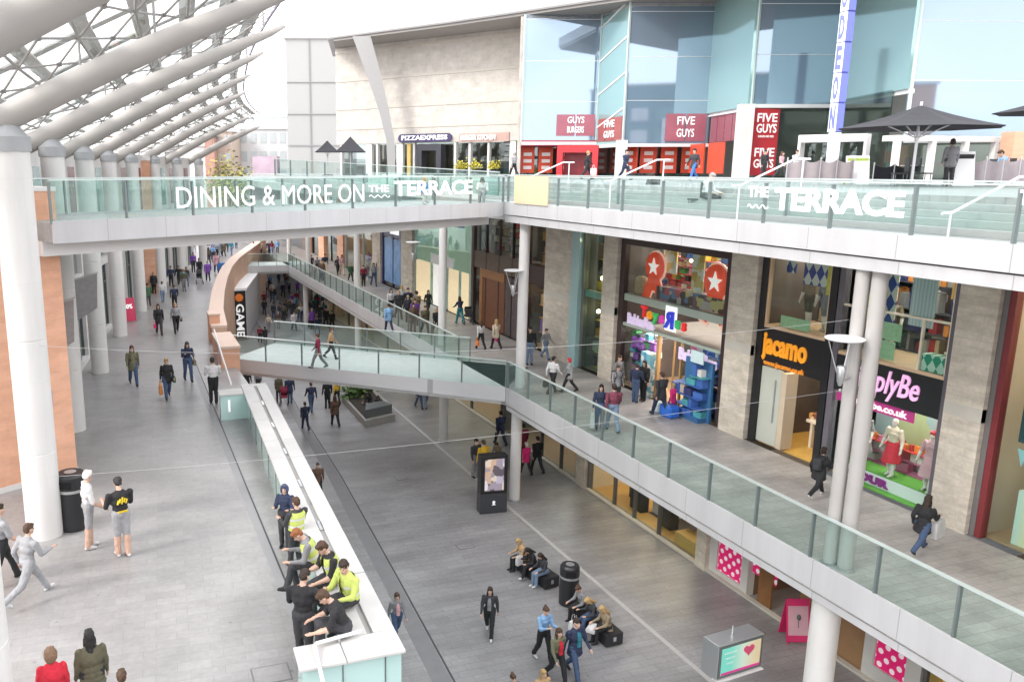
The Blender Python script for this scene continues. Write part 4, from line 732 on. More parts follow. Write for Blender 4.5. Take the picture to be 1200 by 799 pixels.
part(r, 'wall', M_dfr, ((X0-.06, 22.62, 0), (X0+.25, 23.0, ZL)), ((X0-.06, 21.05, 0), (X0+.25, 21.38, ZL)), ((X0-.06, 21.38, 0), (X0+.25, 22.62, .25)), ((X0-.06, 21.38, 3.15), (X0+.25, 22.62, ZL)), ((X0-.06, 15.95, 0), (X0+.25, 16.3, ZL)), ((X0-.06, 14.5, 0), (X0+.25, 14.95, ZL)), ((X0-.06, 14.95, 0), (X0+.25, 15.95, .5)), ((X0-.06, 14.95, 3.1), (X0+.25, 15.95, ZL)), ((X0-.06, 16.3, 3.4), (X0+.2, 21.05, ZL)))
part(r, 'dotted_panel', M_dots, ((X0+.02, 21.38, .25), (X0+.1, 22.62, 3.15)), ); part(r, 'dotted_panel', M_dots, ((X0+.02, 14.95, .5), (X0+.1, 15.95, 3.1))); part(r, 'dotted_panel', M_dots, ((X0+.12, 19.95, .9), (X0+.16, 21.04, 3.38)))
part(r, 'door', M_wood, ((X0+.0, 20.0, .02), (X0+.08, 20.6, 2.3)), bevel=.01); part(r, 'interior', mat('brown_recess', (.20, .12, .07), .7, var=.3), ((X0+2.6, 16.3, 0), (X0+2.7, 21.05, 3.4)), ((X0+.2, 16.28, 0), (X0+2.7, 16.3, 3.4)), ((X0+.26, 21.05, 0), (X0+2.7, 21.1, 3.4)), ((X0+.2, 16.3, 3.38), (X0+2.7, 21.05, 3.4)))
part(r, 'counter', M_wood, ((X0+1.2, 17.0, 0.02), (X0+1.9, 19.0, .95)), bevel=.02); part(r, 'brown_screen', mat('tan_screen', (.34, .2, .1), .6, var=.15), ((X0+.05, 16.32, .02), (X0+.12, 17.6, 2.4)), ((X0+.1, 18.4, .02), (X0+.16, 18.9, 2.7))); part(r, 'ceiling_light', M_lamp, ((X0+1, 18.3, 3.33), (X0+2, 18.9, 3.37)))
r = shop('amber shop at street level right of the second polka dot panel', 6.5, 14.4, 0.0, ZL, mat('grey_frame', (.12, .12, .12), .4), MATS['cream_interior'], x=X0, fw=0.1, lamps=3, mull=(12.0, 9.5), floor=MATS['amber_floor'])
part(r, 'display', CLUT, ((X0+.4, 9, .02), (X0+1.2, 13.4, 1.4))); part(r, 'brass_column', mat('brass_column', (.5, .36, .1), .4, .5), ((X0-.05, 14.0, .02), (X0+.1, 14.25, ZL-.1)))
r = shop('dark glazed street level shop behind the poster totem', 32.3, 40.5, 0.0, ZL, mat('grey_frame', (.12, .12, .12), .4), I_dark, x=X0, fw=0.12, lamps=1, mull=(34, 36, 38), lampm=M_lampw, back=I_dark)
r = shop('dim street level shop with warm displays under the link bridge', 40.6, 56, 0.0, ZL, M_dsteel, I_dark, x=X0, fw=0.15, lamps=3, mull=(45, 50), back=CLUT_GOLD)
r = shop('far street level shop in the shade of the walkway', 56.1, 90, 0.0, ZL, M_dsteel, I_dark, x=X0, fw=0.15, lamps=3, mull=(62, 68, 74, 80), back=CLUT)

# shelves full of goods, so that the lit windows read as stocked shops
def stock(r, name, x, y0, y1, z0, z1, cols, dy=.35, dz=.3, seed=1, deep=.35, ms=None, fill=.85):
    rnd = random.Random(seed); ms = ms or [mat('goods_%s' % c, CLO_[c], .6, var=.2, scale=5) for c in cols]; g = MB(); z = z0
    while z < z1-.1:
        y = y0; h = dz*rnd.uniform(.8, 1.2)
        while y < y1-.08:
            w_ = dy*rnd.uniform(.5, 1.3); hh = h*rnd.uniform(.5, .92)
            if rnd.random() < fill: g.mat(rnd.randrange(len(ms))); g.box((x+rnd.uniform(-.05, .1), min(y+w_/2, y1-.02), z+hh/2), (deep*rnd.uniform(.6, 1), w_*.9, hh), rnd.uniform(-.15, .15))
            y += w_
        g.mat(0); g.b2((x-.2, y0, z-.03), (x+.2, y1, z-.005)); z += h+.03
    o = W(g.build(name, ms), r); o['kind'] = 'stuff'; return o
CLO_ = dict(red=(.5, .05, .05), blue=(.06, .15, .45), yellow=(.7, .5, .06), green=(.08, .3, .1), white=(.7, .68, .64), pink=(.65, .2, .35), dark=(.05, .05, .06), tan=(.45, .33, .2), grey=(.3, .3, .3), teal=(.08, .35, .38), purple=(.25, .1, .35), orange=(.7, .25, .05), cream=(.65, .55, .42), navy=(.04, .05, .15))
def shop_by(s): return [o for o in bpy.data.objects if s in o.get('label', '') and o.get('category') in ('shop front',)][0]
toy = shop_by('toy shop with glowing'); stock(toy, 'stock', XS+1.6, YE+.4, YF-.4, 9.32, 11.5, ['red', 'yellow', 'tan', 'dark', 'green', 'pink', 'cream', 'blue'], seed=2, fill=.7); stock(toy, 'stock', XS+.55, YE+.45, YE+2.5, L1+.05, 7.8, ['blue', 'teal', 'white', 'pink', 'dark', 'navy'], seed=3); stock(toy, 'stock', XS+.6, YF-2.1, YF-.4, L1+.05, 7.8, ['purple', 'teal', 'green', 'white', 'dark', 'grey'], seed=4, fill=.7); stock(toy, 'stock', XS+3.2, YE+2.6, YF-2.2, L1+.05, 7.6, ['red', 'tan', 'dark', 'orange', 'cream'], seed=5)
g = MB()
for i in range(9): g.ell((XS+.35, YF-.7-.17*(i % 5), 7.0+.2*(i//5)+.05*(i % 3)), (.13, .13, .15))
W(g.build('balloons', mat('purple_balloon', (.25, .06, .35), .3, var=.2)), toy)
jac = shop_by('jacamo'); stock(jac, 'stock', XS+2.2, YA+.4, YB-.4, 9.45, 11.6, ['dark', 'grey', 'navy', 'tan', 'cream', 'dark'], dz=.6, dy=.22, seed=6, fill=.8); stock(jac, 'stock', XS+2.6, YA+.4, YB-2.0, L1+.05, 7.6, ['orange', 'tan', 'cream', 'dark', 'yellow'], seed=7)
stock(rb, 'boxed_toys', XS-.48, 24.5, 25.95, L1+.2, L1+1.7, ['blue', 'teal', 'white', 'navy', 'blue', 'cream'], dz=.36, dy=.4, seed=21, deep=.4); stock(rb, 'boxed_toys', XS-.42, 24.45, 25.2, L1+1.75, L1+2.3, ['teal', 'white', 'blue'], dz=.4, dy=.4, seed=22); sim = shop_by('Simply Be'); stock(sim, 'stock', XS+2.0, YC+.3, YD-.3, 9.2, 11.9, ['dark', 'grey', 'red', 'orange', 'navy', 'tan', 'green'], dz=.65, dy=.22, seed=8, fill=.8); stock(sim, 'flower_garland', XS+1.2, YC+.3, YD-.3, 6.4, 6.75, ['red', 'orange', 'pink', 'white'], dz=.25, dy=.16, seed=9, deep=.15); stock(sim, 'display_parcels', XS+1.35, YC+.3, YD-.3, L1+.45, 6.3, ['pink', 'green', 'white', 'orange', 'red'], dz=.35, dy=.4, seed=10, fill=.6)
red = shop_by('red frame'); stock(red, 'stock', XS+2.2, 8, 14.0, L1+.05, 9.5, ['cream', 'white', 'yellow', 'teal', 'red', 'tan'], dz=.5, seed=11)
gold = shop_by('gold displays'); stock(gold, 'stock', XS+.8, 32.3, 33.8, L1+.05, 11.9, ['yellow', 'orange', 'cream', 'dark', 'teal'], dz=.7, dy=.4, seed=12, fill=.6)
amb = shop_by('narrow dark window'); stock(amb, 'stock', XS+.8, 37.7, 39.4, L1+.05, 11.9, ['orange', 'yellow', 'dark', 'tan', 'purple'], dz=.7, seed=13, fill=.6)
tim = shop_by('dark timber'); stock(tim, 'stock', XS+1.2, 40.1, 46.7, 9.8, 12.0, ['dark', 'tan', 'grey', 'cream', 'red'], dz=.5, seed=14, fill=.6)
lit = shop_by('amber lit shop at street'); stock(lit, 'stock', X0+3.6, 24, 31, .05, 3.2, ['tan', 'dark', 'cream', 'red', 'grey', 'orange'], dz=.5, seed=15)
nav = shop_by('navy blue shop'); stock(nav, 'stock', XS+1.0, 60.8, 65.3, L1+.05, 9, ['blue', 'white', 'navy', 'red', 'grey'], dz=.8, dy=.6, seed=16)

def bulbs(r, pts, rad=.09):  # small glowing spheres added to warm the gold, amber and toy windows
    for p in pts: g = MB(); g.ell(p, (rad, rad, rad), 10, 6); W(g.build('added_bulb', mat('added_bulb_glow', (1, .8, .5), .5, var=0, emit=(1, .72, .38), es=14)), r)
bulbs(gold, [(XS+.5, 33.2, 9.6), (XS+.5, 32.8, 11.2), (XS+.5, 33.4, 8.0)]); bulbs(amb, [(XS+.5, 38.4, 8.0), (XS+.5, 38.0, 11.0)]); bulbs(toy, [(XS+.9, 27.5, 11.0), (XS+.9, 29.9, 11.0)], .06)

for r_, ya, yb, zz, m_ in ((jac, YA+.5, YB-.5, 9.26, M_lamp), (sim, YC+.5, YD-.5, 9.0, M_lampw), (toy, YE+1, YF-1, 7.86, M_lampw)):
    part(r_, 'mezzanine_ceiling', I_pale, ((XS+.3, ya-.2, zz+.0), (XS+4.3, yb+.2, zz+.05))); part(r_, 'ceiling_light', m_, ((XS+.5, ya, zz-.06), (XS+1.0, yb, zz-.02))); part(r_, 'ceiling_light', m_, ((XS+2.2, ya, zz-.06), (XS+2.5, yb, zz-.02)))
# ---------------------------------------------------------------- cinema building on the terrace
def hp(u, dist):                 # ground plan point on pixel column u (at the horizon) at forward distance dist
    p = atd(u, HZ, dist); return Vector((p.x, p.y, 0))
def zat(u, v, p): return atd(u, v, (Vector(p)-CAM*1.0+ZV*EYE).dot(FH) if False else Vector((p[0], p[1], 0)).dot(FH)).z
G_mir = bpy.data.materials.new('reflective_blue_glass'); G_mir.use_nodes = True; t = G_mir.node_tree; b = t.nodes['Principled BSDF']
b.inputs['Base Color'].default_value = (0.28, 0.36, 0.45, 1); b.inputs['Metallic'].default_value = 0.55; b.inputs['Roughness'].default_value = 0.03
G_mir2 = bpy.data.materials.new('green_side_glass'); G_mir2.use_nodes = True; b = G_mir2.node_tree.nodes['Principled BSDF']
b.inputs['Base Color'].default_value = (0.34, 0.52, 0.51, 1); b.inputs['Metallic'].default_value = 0.40; b.inputs['Roughness'].default_value = 0.06
G_dark = glassmat('dark_window_glass', (0.5, 0.55, 0.55), 0.10)
def wallbox(mb, a, b, z0, z1, th=0.3, off=0.0):
    """vertical slab between plan points a->b; thickness goes away from the camera side"""
    a, b = Vector((a[0], a[1], 0)), Vector((b[0], b[1], 0)); d = (b-a).normalized(); n = Vector((-d.y, d.x, 0))
    if n.dot(FH) < 0: n = -n
    q = [a+n*off, b+n*off, b+n*(off+th), a+n*(off+th)]
    return mb.prism([(p.x, p.y) for p in q], z0, z1)
# plan of the saw-tooth glass volumes (pixel column, distance)
ST = [hp(610, 70), hp(697, 70), hp(728, 65.0), hp(827, 65.0), hp(874, 57.5), hp(978, 57.5), hp(1056, 48.5), hp(1260, 49)]
PL = hp(395, 89); PR = hp(612, 76)      # the stone part stands back under the roof overhang
cin = root_at('cinema_building', (ST[0].x, ST[0].y, TER), 'large terrace building with cream stone front, saw-tooth blue glass bays, thin white roof', 'building')
g = MB(); wallbox(g, PL, PR, TER+3.15, 26.9, 0.6); W(g.build('stone_front', S_trav), cin)
g = MB()
for z in (18.6, 20.6, 23.4, 26.2): wallbox(g, PL, PR, z, z+0.28, 0.1, -0.06)
W(g.build('stone_band', mat('cream_band', (.50, .465, .41), .7, var=.06)), cin)
g = MB(); wallbox(g, hp(445, 83), PR, 27.8, 40, 0.6, 7); W(g.build('upper_stone_block', S_trav), cin)
tops = 26.78
glassz0 = [zat(650, 167, (ST[0]+ST[1])/2), zat(712, 170, (ST[1]+ST[2])/2), zat(780, 169, (ST[2]+ST[3])/2), zat(850, 130, (ST[3]+ST[4])/2), zat(925, 123, (ST[4]+ST[5])/2), zat(1015, 113, (ST[5]+ST[6])/2), zat(1120, 163, (ST[6]+ST[7])/2)]
for k in range(7):
    g = MB(); z0 = glassz0[k]; wallbox(g, ST[k], ST[k+1], z0, tops, 0.25); W(g.build('glass_bay', G_mir if k % 2 == 0 else G_mir2), cin)
    g = MB()
    d = (ST[k+1]-ST[k]); L = d.length; dn = d/L; n = Vector((-dn.y, dn.x, 0)); n = n if n.dot(FH) < 0 else -n
    for z in [z0+3.2*i for i in range(1, 6)] if k % 2 == 0 else []: g.bar(ST[k]+n*.0+ZV*z, ST[k+1]+ZV*z, 0.03, 0.035)
    if k % 2:
        for i in range(1, 6): g.bar(ST[k]+ZV*(z0+2.6*i-1.2), ST[k+1]+ZV*(z0+2.6*i+.1), 0.12, 0.12)
    g.bar(ST[k]+ZV*(z0-.12)+n*.05, ST[k+1]+ZV*(z0-.12)+n*.05, 0.3, 0.24)
    W(g.build('transom', M_white), cin)
    g = MB(); g.bar(ST[k]+ZV*z0+n*.02, ST[k]+ZV*tops+n*.02, 0.14, 0.14, up=(1, 0, 0)); W(g.build('corner_mullion', M_rail), cin)
# ground storey under the glass bays (set back 1.2 m), with shop interiors
inn = [p+FH*1.6 for p in ST]
g = MB()
for k in (0, 1, 2): wallbox(g, inn[k], inn[k+1], TER, glassz0[k]+.1, 0.1)
W(g.build('shopfront_glass', G_dark), cin)
g = MB(); 
for k in (4, 5, 6): wallbox(g, inn[k], inn[k+1], TER, glassz0[k]+.1, 0.1)
W(g.build('lobby_glass', glassmat('lobby_glass', (.62, .68, .64), .08)), cin)
g = MB(); wallbox(g, hp(590, 79), hp(1300, 62), TER, 26, 0.3); W(g.build('lobby_back_wall', mat('grey_lobby_wall', (.42, .43, .40), .7, var=.4, scale=.4)), cin)
g = MB(); g.prism([(p.x, p.y) for p in [ST[0]-FH*.0]+ST[1:]+[hp(1300, 62), hp(610, 79)]], 26.5, 26.75); W(g.build('bay_roof', M_soffit), cin)
for k in (0, 1, 2, 3):
    g = MB(); d = ST[k+1]-ST[k]; n = 4 if k % 2 == 0 else 2
    for i in range(n):
        a = ST[k]+d*((i+.1)/n); b = ST[k]+d*((i+.88)/n); wallbox(g, a, b, TER+.3, TER+2.45, .1, 1.35)
    W(g.build('red_window_panel', mat('orange_red_panel', (.62, .07, .03), .5, var=.3, scale=1.0)), cin)
    g = MB()
    for i in range(n):
        c = ST[k]+d*((i+.5)/n); 
        for j in range(3): wallbox(g, c-d.normalized()*.35, c+d.normalized()*.35, TER+.6+.55*j, TER+.6+.55*j+.28, .04, 1.30)
    W(g.build('panel_mark', mat('white_mark', (.8, .75, .72), .6)), cin)
# red frames and the crimson strip on the first bay
g = MB(); wallbox(g, PR, ST[0]+FH*.3, TER, 26.7, .3); W(g.build('stone_return', S_trav), cin)
g = MB(); wallbox(g, ST[0]-FH*.12, ST[1]-FH*.12, glassz0[0]-.35, glassz0[0]+.12, .1); W(g.build('crimson_strip', M_pinkred), cin)
g = MB(); a, b = hp(652, 67.5), hp(700, 66.5); d = b-a; zt_ = zat(676, 171, (a+b)/2)
wallbox(g, a, a+d*.14, TER, zt_, .9); wallbox(g, a+d*.86, b, TER, zt_, .9); wallbox(g, a+d*.14, a+d*.86, zt_-.55, zt_, .9); W(g.build('red_porch', M_red), cin)
g = MB(); wallbox(g, a+d*.14, a+d*.86, TER, zt_-.55, .08, 1.2); W(g.build('porch_door', mat('dark_red_door', (.22, .02, .03), .3, var=.3)), cin)
# red signs showing in the lower glass, reflections included, painted as flat panels
def reflected_sign(k, f0, f1, za, zb, cols, txt=None):
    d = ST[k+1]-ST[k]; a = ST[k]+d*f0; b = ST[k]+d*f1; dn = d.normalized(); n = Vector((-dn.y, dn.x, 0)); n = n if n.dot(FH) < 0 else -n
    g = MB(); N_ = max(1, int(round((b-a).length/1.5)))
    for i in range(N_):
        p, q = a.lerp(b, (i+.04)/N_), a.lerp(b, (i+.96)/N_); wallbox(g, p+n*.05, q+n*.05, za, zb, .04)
    W(g.build('reflected_sign_panel', cols), cin)
    if txt:
        c = (a+b)/2+n*.08
        for j, s in enumerate(txt):
            o = text('lettering', s, (c.x, c.y, zb-(zb-za)*(j+.6)/len(txt)*.9), dn, (0, 0, 1), (zb-za)*.42, M_wletter, cin, .01, width=(b-a).length*.42, bold=.01); o.location = -Vector(cin.location)
M_gp = mat('faded_crimson_reflection', (.38, .12, .16), .3, var=.25, scale=.8); M_gp2 = mat('brick_red_reflection', (.34, .10, .10), .3, var=.15)
zz = lambda u, v, k: zat(u, v, (ST[k]+ST[k+1])/2)
reflected_sign(0, .45, .98, zz(660, 160, 0), zz(660, 135, 0), M_gp, ['GUYS', 'BURGERS'])
reflected_sign(1, .06, .96, zz(712, 166, 1), zz(712, 139, 1), M_gp2, ['FIVE', 'GUYS'])
reflected_sign(2, .48, .97, zz(800, 166, 2), zz(800, 134, 2), M_gp, ['FIVE', 'GUYS'])
reflected_sign(3, .03, .97, zz(850, 166, 3), zz(850, 134, 3), mat('mauve_red_reflection', (.30, .10, .13), .3, var=.2), ['FIVE', 'GUYS'])
# white corner posts
for k, u in ((4, 868),):
    p = hp(868, 57.2); g = MB(); g.box((p.x, p.y, (TER+zat(868, 123, p))/2), (.9, .9, zat(868, 123, p)-TER), -.4); W(g.build('corner_post', M_offw), cin)
p = hp(727, 65.1); g = MB(); g.box((p.x, p.y, TER+1.4), (.8, .5, 2.8), -.4); W(g.build('corner_post', M_offw), cin)
# banner
a, b = hp(879, 57.2), hp(908, 57.5); rb = root_at('banner', (a.x, a.y, TER), 'tall red FIVE GUYS banner beside the white corner post of the glass building', 'banner')
zt_ = zat(893, 128, a); g = MB(); wallbox(g, a, b, TER+.2, zt_, .08); W(g.build('cloth', mat('banner_red', (.50, .03, .04), .6, var=.08)), rb)
dn = (b-a).normalized(); c = (a+b)/2-FH*.06
for s, f, h in (('FIVE', .86, .8), ('GUYS', .70, .8), ('BURGERS AND FRIES', .585, .2), ('FIVE', .34, .8), ('GUYS', .17, .8)):
    o = text('lettering', s, (c.x, c.y, TER+.2+(zt_-TER-.2)*f), dn, (0, 0, 1), h, M_wletter, rb, .01, width=(b-a).length*(.8 if h > .3 else .62), bold=.015 if h > .3 else 0); o.location = -Vector(rb.location)
# lobby portal (white frame) and revolving door
a, b = hp(932, 49), hp(1012, 46.5); zt_ = zat(970, 158, (a+b)/2); d = b-a
r = root_at('entrance_portal', (a.x, a.y, TER), 'white framed revolving door portal of the glass building', 'portal'); g = MB(); wallbox(g, a, b, zt_-.42, zt_, .8); wallbox(g, a, a+d*.04, TER, zt_-.42, .8); wallbox(g, a+d*.96, b, TER, zt_-.42, .8); W(g.build('frame', M_offw), r)
for i in range(4):
    g = MB(); p = a+d*(.15+.2*i); wallbox(g, p, p+d*.1, TER, zt_-.45, .05, .3); W(g.build('door_leaf', G_dark), r)
a, b = hp(1048, 45), hp(1190, 47.5); zt_ = zat(1110, 160, (a+b)/2); d = b-a
r = root_at('shop_portal', (a.x, a.y, TER), 'long white canopy beam over the right hand terrace doors behind the big parasol', 'portal'); g = MB(); wallbox(g, a, b, zt_-.3, zt_, 1.0); W(g.build('beam', M_offw), r); g = MB()
for f in (.0, .28, .55, .8): p = a+d*f; wallbox(g, p, p+d*.03, TER, zt_-.3, .3)
W(g.build('post', M_offw), r); g = MB(); p = hp(1186, 46); g.box((p.x, p.y, TER+1.3), (1.0, 1.0, 2.6), -.3); W(g.build('brick_pier', S_red), r)
# stone part: shop fronts at terrace level
ds_ = (PR-PL); Ls = ds_.length; du = ds_.normalized(); nf = Vector((-du.y, du.x, 0)); nf = nf if nf.dot(FH) < 0 else -nf
def sp(u, off=0.0):              # point on the stone front seen in pixel column u
    q = atpl(u, HZ, (PL.x, PL.y, 0), nf); return Vector((q.x, q.y, 0))+nf*off
g = MB(); wallbox(g, PL, PR, TER, TER+3.2, .2, 1.0); W(g.build('terrace_shop_glass', G_dark), cin)
g = MB(); wallbox(g, PL, PR, TER, TER+3.2, .2, 5.0); W(g.build('terrace_shop_back', mat('mottled_restaurant_wall', (.30, .22, .14), .8, var=.8, scale=.8)), cin)
for u in (398, 428, 440, 464, 483, 531, 548, 570, 596): g = MB(); wallbox(g, sp(u), sp(u+(7 if u in (428, 464, 596) else 2.2)), TER, TER+3.2, .4, .1); W(g.build('shop_pier', M_offw), cin)
g = MB(); wallbox(g, sp(477), sp(481), TER, TER+3.1, .2, -.02); W(g.build('yellow_panel', mat('mustard_panel', (.55, .40, .12), .6)), cin)
g = MB(); a, b = sp(489, .1), sp(517, .1); zt_ = zat(503, 170, a); wallbox(g, a, a+(b-a)*.2, TER, zt_, .8); wallbox(g, a+(b-a)*.8, b, TER, zt_, .8); wallbox(g, a+(b-a)*.2, a+(b-a)*.8, zt_-.6, zt_, .8); W(g.build('black_porch', mat('charcoal_porch', (.035, .035, .045), .5, var=.15)), cin)
def fsign(u0, u1, v0, v1, name, label, bm, txt, tm, u2=None, pill=False):
    a, b = sp(u0, .12), sp(u1, .12); z1, z0 = zat((u0+u1)/2, v0, (a+b)/2), zat((u0+u1)/2, v1, (a+b)/2)
    r = root_at('shop_sign', (a.x, a.y, z0), label, 'sign'); d = (b-a); L = d.length; dn = d/L; h = z1-z0
    if pill:
        poly = [(h/2-h/2*math.cos(t_), h/2-h/2*math.sin(t_)) for t_ in [PI/2-PI*i/10 for i in range(11)]][::-1]; pts = [(h/2+h/2*math.cos(PI/2+PI*i/10), h/2+h/2*math.sin(PI/2+PI*i/10)) for i in range(11)]+[(L-h/2+h/2*math.cos(-PI/2+PI*i/10), h/2+h/2*math.sin(-PI/2+PI*i/10)) for i in range(11)]
        g = MB(); g.plate(pts, a+ZV*z0, dn, (0, 0, 1), .12)
    else: g = MB(); wallbox(g, a, b, z0, z1, .12)
    W(g.build('board', bm), r); nn_ = dn.cross(ZV); c = (a+b)/2+ (nn_*.15 if nn_.dot(FH) < 0 else -nn_*.15)
    if u2: c = c-dn*(L*.1)
    o = text('lettering', txt, (c.x, c.y, (z0+z1)/2), dn, (0, 0, 1), h*.78, tm, r, .02, width=L*(.86 if not u2 else .70), bold=.015); o.location = -Vector(r.location); return r
fsign(468, 530, 157.5, 167, 'shop_sign', 'dark rounded PIZZAEXPRESS sign on the cream stone front', mat('indigo_sign', (.04, .03, .10), .4), 'PIZZAEXPRESS', M_wletter, pill=True)
fsign(538, 596, 156.5, 167, 'shop_sign', 'pale pinkish restaurant sign with a grey end on the cream stone front', mat('dusty_pink_sign', (.42, .28, .24), .5), 'BURGER KITCHEN', M_wletter, u2=1)
# roof slab with soffit, leaning column
zr = 27.0
def rp(u, v, z=27.0): p = atz(u, v, z); return Vector((p.x, p.y, 0))
q = [rp(384, 47), rp(520, 29), rp(690, 4), rp(760, -6), hp(800, 50), hp(1350, 36), hp(1350, 75), hp(610, 92), hp(392, 97)]
g = MB(); g.prism([(p.x, p.y) for p in q], zr+.02, zr+.95); W(g.build('roof_slab', mat('pale_roof_edge', (.42, .415, .415), .5, var=.06, scale=.3)), cin); g = MB()
for p_, q_ in zip(q[:3], q[1:4]): g.bar(p_+ZV*(zr+.06)-FH*.06, q_+ZV*(zr+.06)-FH*.06, .08, .14)
W(g.build('roof_drip_edge', mat('grey_drip_edge', (.22, .215, .21), .5)), cin)
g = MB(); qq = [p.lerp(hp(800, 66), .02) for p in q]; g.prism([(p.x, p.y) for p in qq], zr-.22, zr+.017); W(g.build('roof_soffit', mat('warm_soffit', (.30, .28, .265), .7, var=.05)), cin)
r = root_at('leaning_column', tuple(hp(460, 81.5))[:2]+(TER,), 'leaning tapered white column holding up the thin roof', 'column')
c0 = hp(459, 81.5); c1 = atd(424, 50, 81.5); g = MB(); w0, w1 = .45, 1.05
bot = Vector((c0.x, c0.y, TER)); chain = [(Vector((c1.x, c1.y, zr-.2)), .86), (atd(437.5, 87, 81.5), .68), (atd(450, 130, 81.5), .50), (atd(457.5, 165, 81.5), .40), (bot, .38)]
for (pa, wa), (pb, wb) in zip(chain, chain[1:]):
    vs = []
    for p, w_ in ((pa, wa), (pb, wb)):
        for i, j in ((-1, -.5), (1, -.5), (1, .5), (-1, .5)): vs.append(p+RV*(i*w_)+FH*(j*w_))
    g.add(vs, [(3, 2, 1, 0), (4, 5, 6, 7), (0, 1, 5, 4), (1, 2, 6, 5), (2, 3, 7, 6), (3, 0, 4, 7)])
W(g.build('shaft', mat('pale_mauve_column', (.34, .335, .33), .6, var=.05)), r); g = MB(); g.box((bot.x, bot.y, TER+.06), (1.9, 1.4, .12), -.3); W(g.build('base_plate', M_offw), r)
# vertical blue letter sign
p = hp(974, 44.5); r = root_at('vertical_sign', (p.x, p.y, TER), 'tall slim blue vertical ODEON sign on a white post by the glass bays', 'sign')
def vz(v): return zat(974, v, p)
zb_, zt_ = vz(156), vz(-22); 
fr = (CAM-Vector((p.x, p.y, EYE))); fr.z = 0; fr.normalize(); sd_ = Vector((-fr.y, fr.x, 0))
rot = math.atan2(sd_.y, sd_.x)+.75
g = MB(); g.box((0, 0, (zb_-TER)/2), (.42, .42, zb_-TER), rot); g.build('post', M_white, r)
n5 = 5; seg = (zt_-zb_)/n5
E_ = Matrix.Rotation(rot, 3, 'Z'); axx = E_@Vector((1, 0, 0)); ayy = E_@Vector((0, 1, 0))
front = min((axx, -axx, ayy, -ayy), key=lambda q: abs(q.dot(fr)-.62)-(.0 if q.dot(RV) < 0 else -.5)); 
faces = sorted([axx, -axx, ayy, -ayy], key=lambda q: -q.dot(fr))[:2]; lf = min(faces, key=lambda q: q.dot(RV))
for i, ch_ in enumerate('NOEDO'):
    z = zb_+seg*(i+.5)-TER
    g = MB(); g.box((0, 0, z), (.48, .48, seg*.94), rot); g.build('letter_box', M_blue, r); g = MB(); g.box((0, 0, z+seg*.5), (.40, .40, seg*.08), rot); g.build('joint', mat('deep_blue_joint', (.03, .04, .3), .4), r)
    axd = ZV.cross(lf); g = MB(); c = Vector((0, 0, z))+lf*.245; Mx = Matrix((axd, lf, ZV)).transposed(); g.box(c, (.48, .05, seg*.96), mtx=Mx); g.build('letter_panel', M_wletter, r)
    o = text('lettering', ch_, (0, 0, 0), axd, (0, 0, 1), 1.0, M_blue, r, .02, bold=.03)
    xs = [v.co.dot(axd) for v in o.data.vertices]; zs = [v.co.z for v in o.data.vertices]; sx = .34/(max(xs)-min(xs)); sz_ = seg*.78/(max(zs)-min(zs))
    for v in o.data.vertices:
        cx_ = v.co.dot(axd)-(max(xs)+min(xs))/2; dz_ = (v.co.z-(max(zs)+min(zs))/2)*sz_; dd_ = v.co.dot(lf); v.co = c+lf*(.04+dd_*1.0)+axd*(cx_*sx)+ZV*dz_
# ramp at the back of the footbridge with its glass side
A = atd(322, 187, 60); B = atd(585, 203, 40)
r = root_at('ramp', (A.x, A.y, L2), 'pale ramp with a glass side rising behind the upper footbridge', 'ramp'); g = MB(); e = FH*2.2
g.add([A-ZV*1.1, B-ZV*1.1, B-ZV*1.1+e, A-ZV*1.1+e, A-ZV*1.6, B-ZV*1.6, B-ZV*1.6+e, A-ZV*1.6+e], [(0, 1, 2, 3), (7, 6, 5, 4), (0, 4, 5, 1), (1, 5, 6, 2), (2, 6, 7, 3), (3, 7, 4, 0)]); W(g.build('deck', M_fascia), r)
balustrade('glass_balustrade', [tuple(A-ZV*1.1), tuple(B-ZV*1.1)], 1.12, 'sloping glass side of the ramp behind the upper footbridge', 2.4)
# ---------------------------------------------------------------- distant buildings
def block(u0, u1, dist, vtop, depth, m, label, z0=0.0, rows=0, cols=0, wm=None, name='distant_building', roof=True, face=0.0):
    a, b = hp(u0, dist), hp(u1, dist+face); zt_ = zat((u0+u1)/2, vtop, (a+b)/2); r = root_at(name, (a.x, a.y, z0), label, 'building'); d = b-a; L = d.length; dn = d/L
    g = MB(); wallbox(g, a, b, z0, zt_, depth); W(g.build('wall', m), r)
    if roof: g = MB(); wallbox(g, a-dn*.3, b+dn*.3, zt_, zt_+.4, depth+.6, -.3); W(g.build('roof', M_offw), r)
    if rows:
        for i in range(cols):
            g = MB()
            for j in range(rows):
                s0 = (i+.2)/cols; s1 = (i+.8)/cols; hz_ = (zt_-12)/rows; wallbox(g, a+d*s0, a+d*s1, 12+hz_*(j+.25), 12+hz_*(j+.8), .12, -.06)
            W(g.build('window', wm or G_clad2), r)
    return r
block(338, 412, 125, 46, 18, mat('pale_panel_cladding', (.37, .365, .36), .5, var=.05, scale=.2), 'tall pale grey windowless panel block behind the cream stone building')
bo = [o for o in bpy.data.objects if 'windowless' in o.get('label', '')][0]
a, b = hp(338, 124.9), hp(412, 124.9); g = MB()
for f in (.36, .37): wallbox(g, a+(b-a)*f, a+(b-a)*(f+.004), 8, 33, .1, -.05)
for z in (18, 22.5, 27): wallbox(g, a, b, z, z+.12, .1, -.05)
W(g.build('panel_joint', mat('joint_grey', (.31, .31, .31), .6)), bo)
block(270, 338, 150, 152, 20, mat('pale_office_wall', (.58, .58, .58), .6, var=.05, scale=.2), 'pale office block with rows of windows beyond the street end', rows=3, cols=6, wm=mat('pale_window', (.44, .48, .49), .2, var=.2))
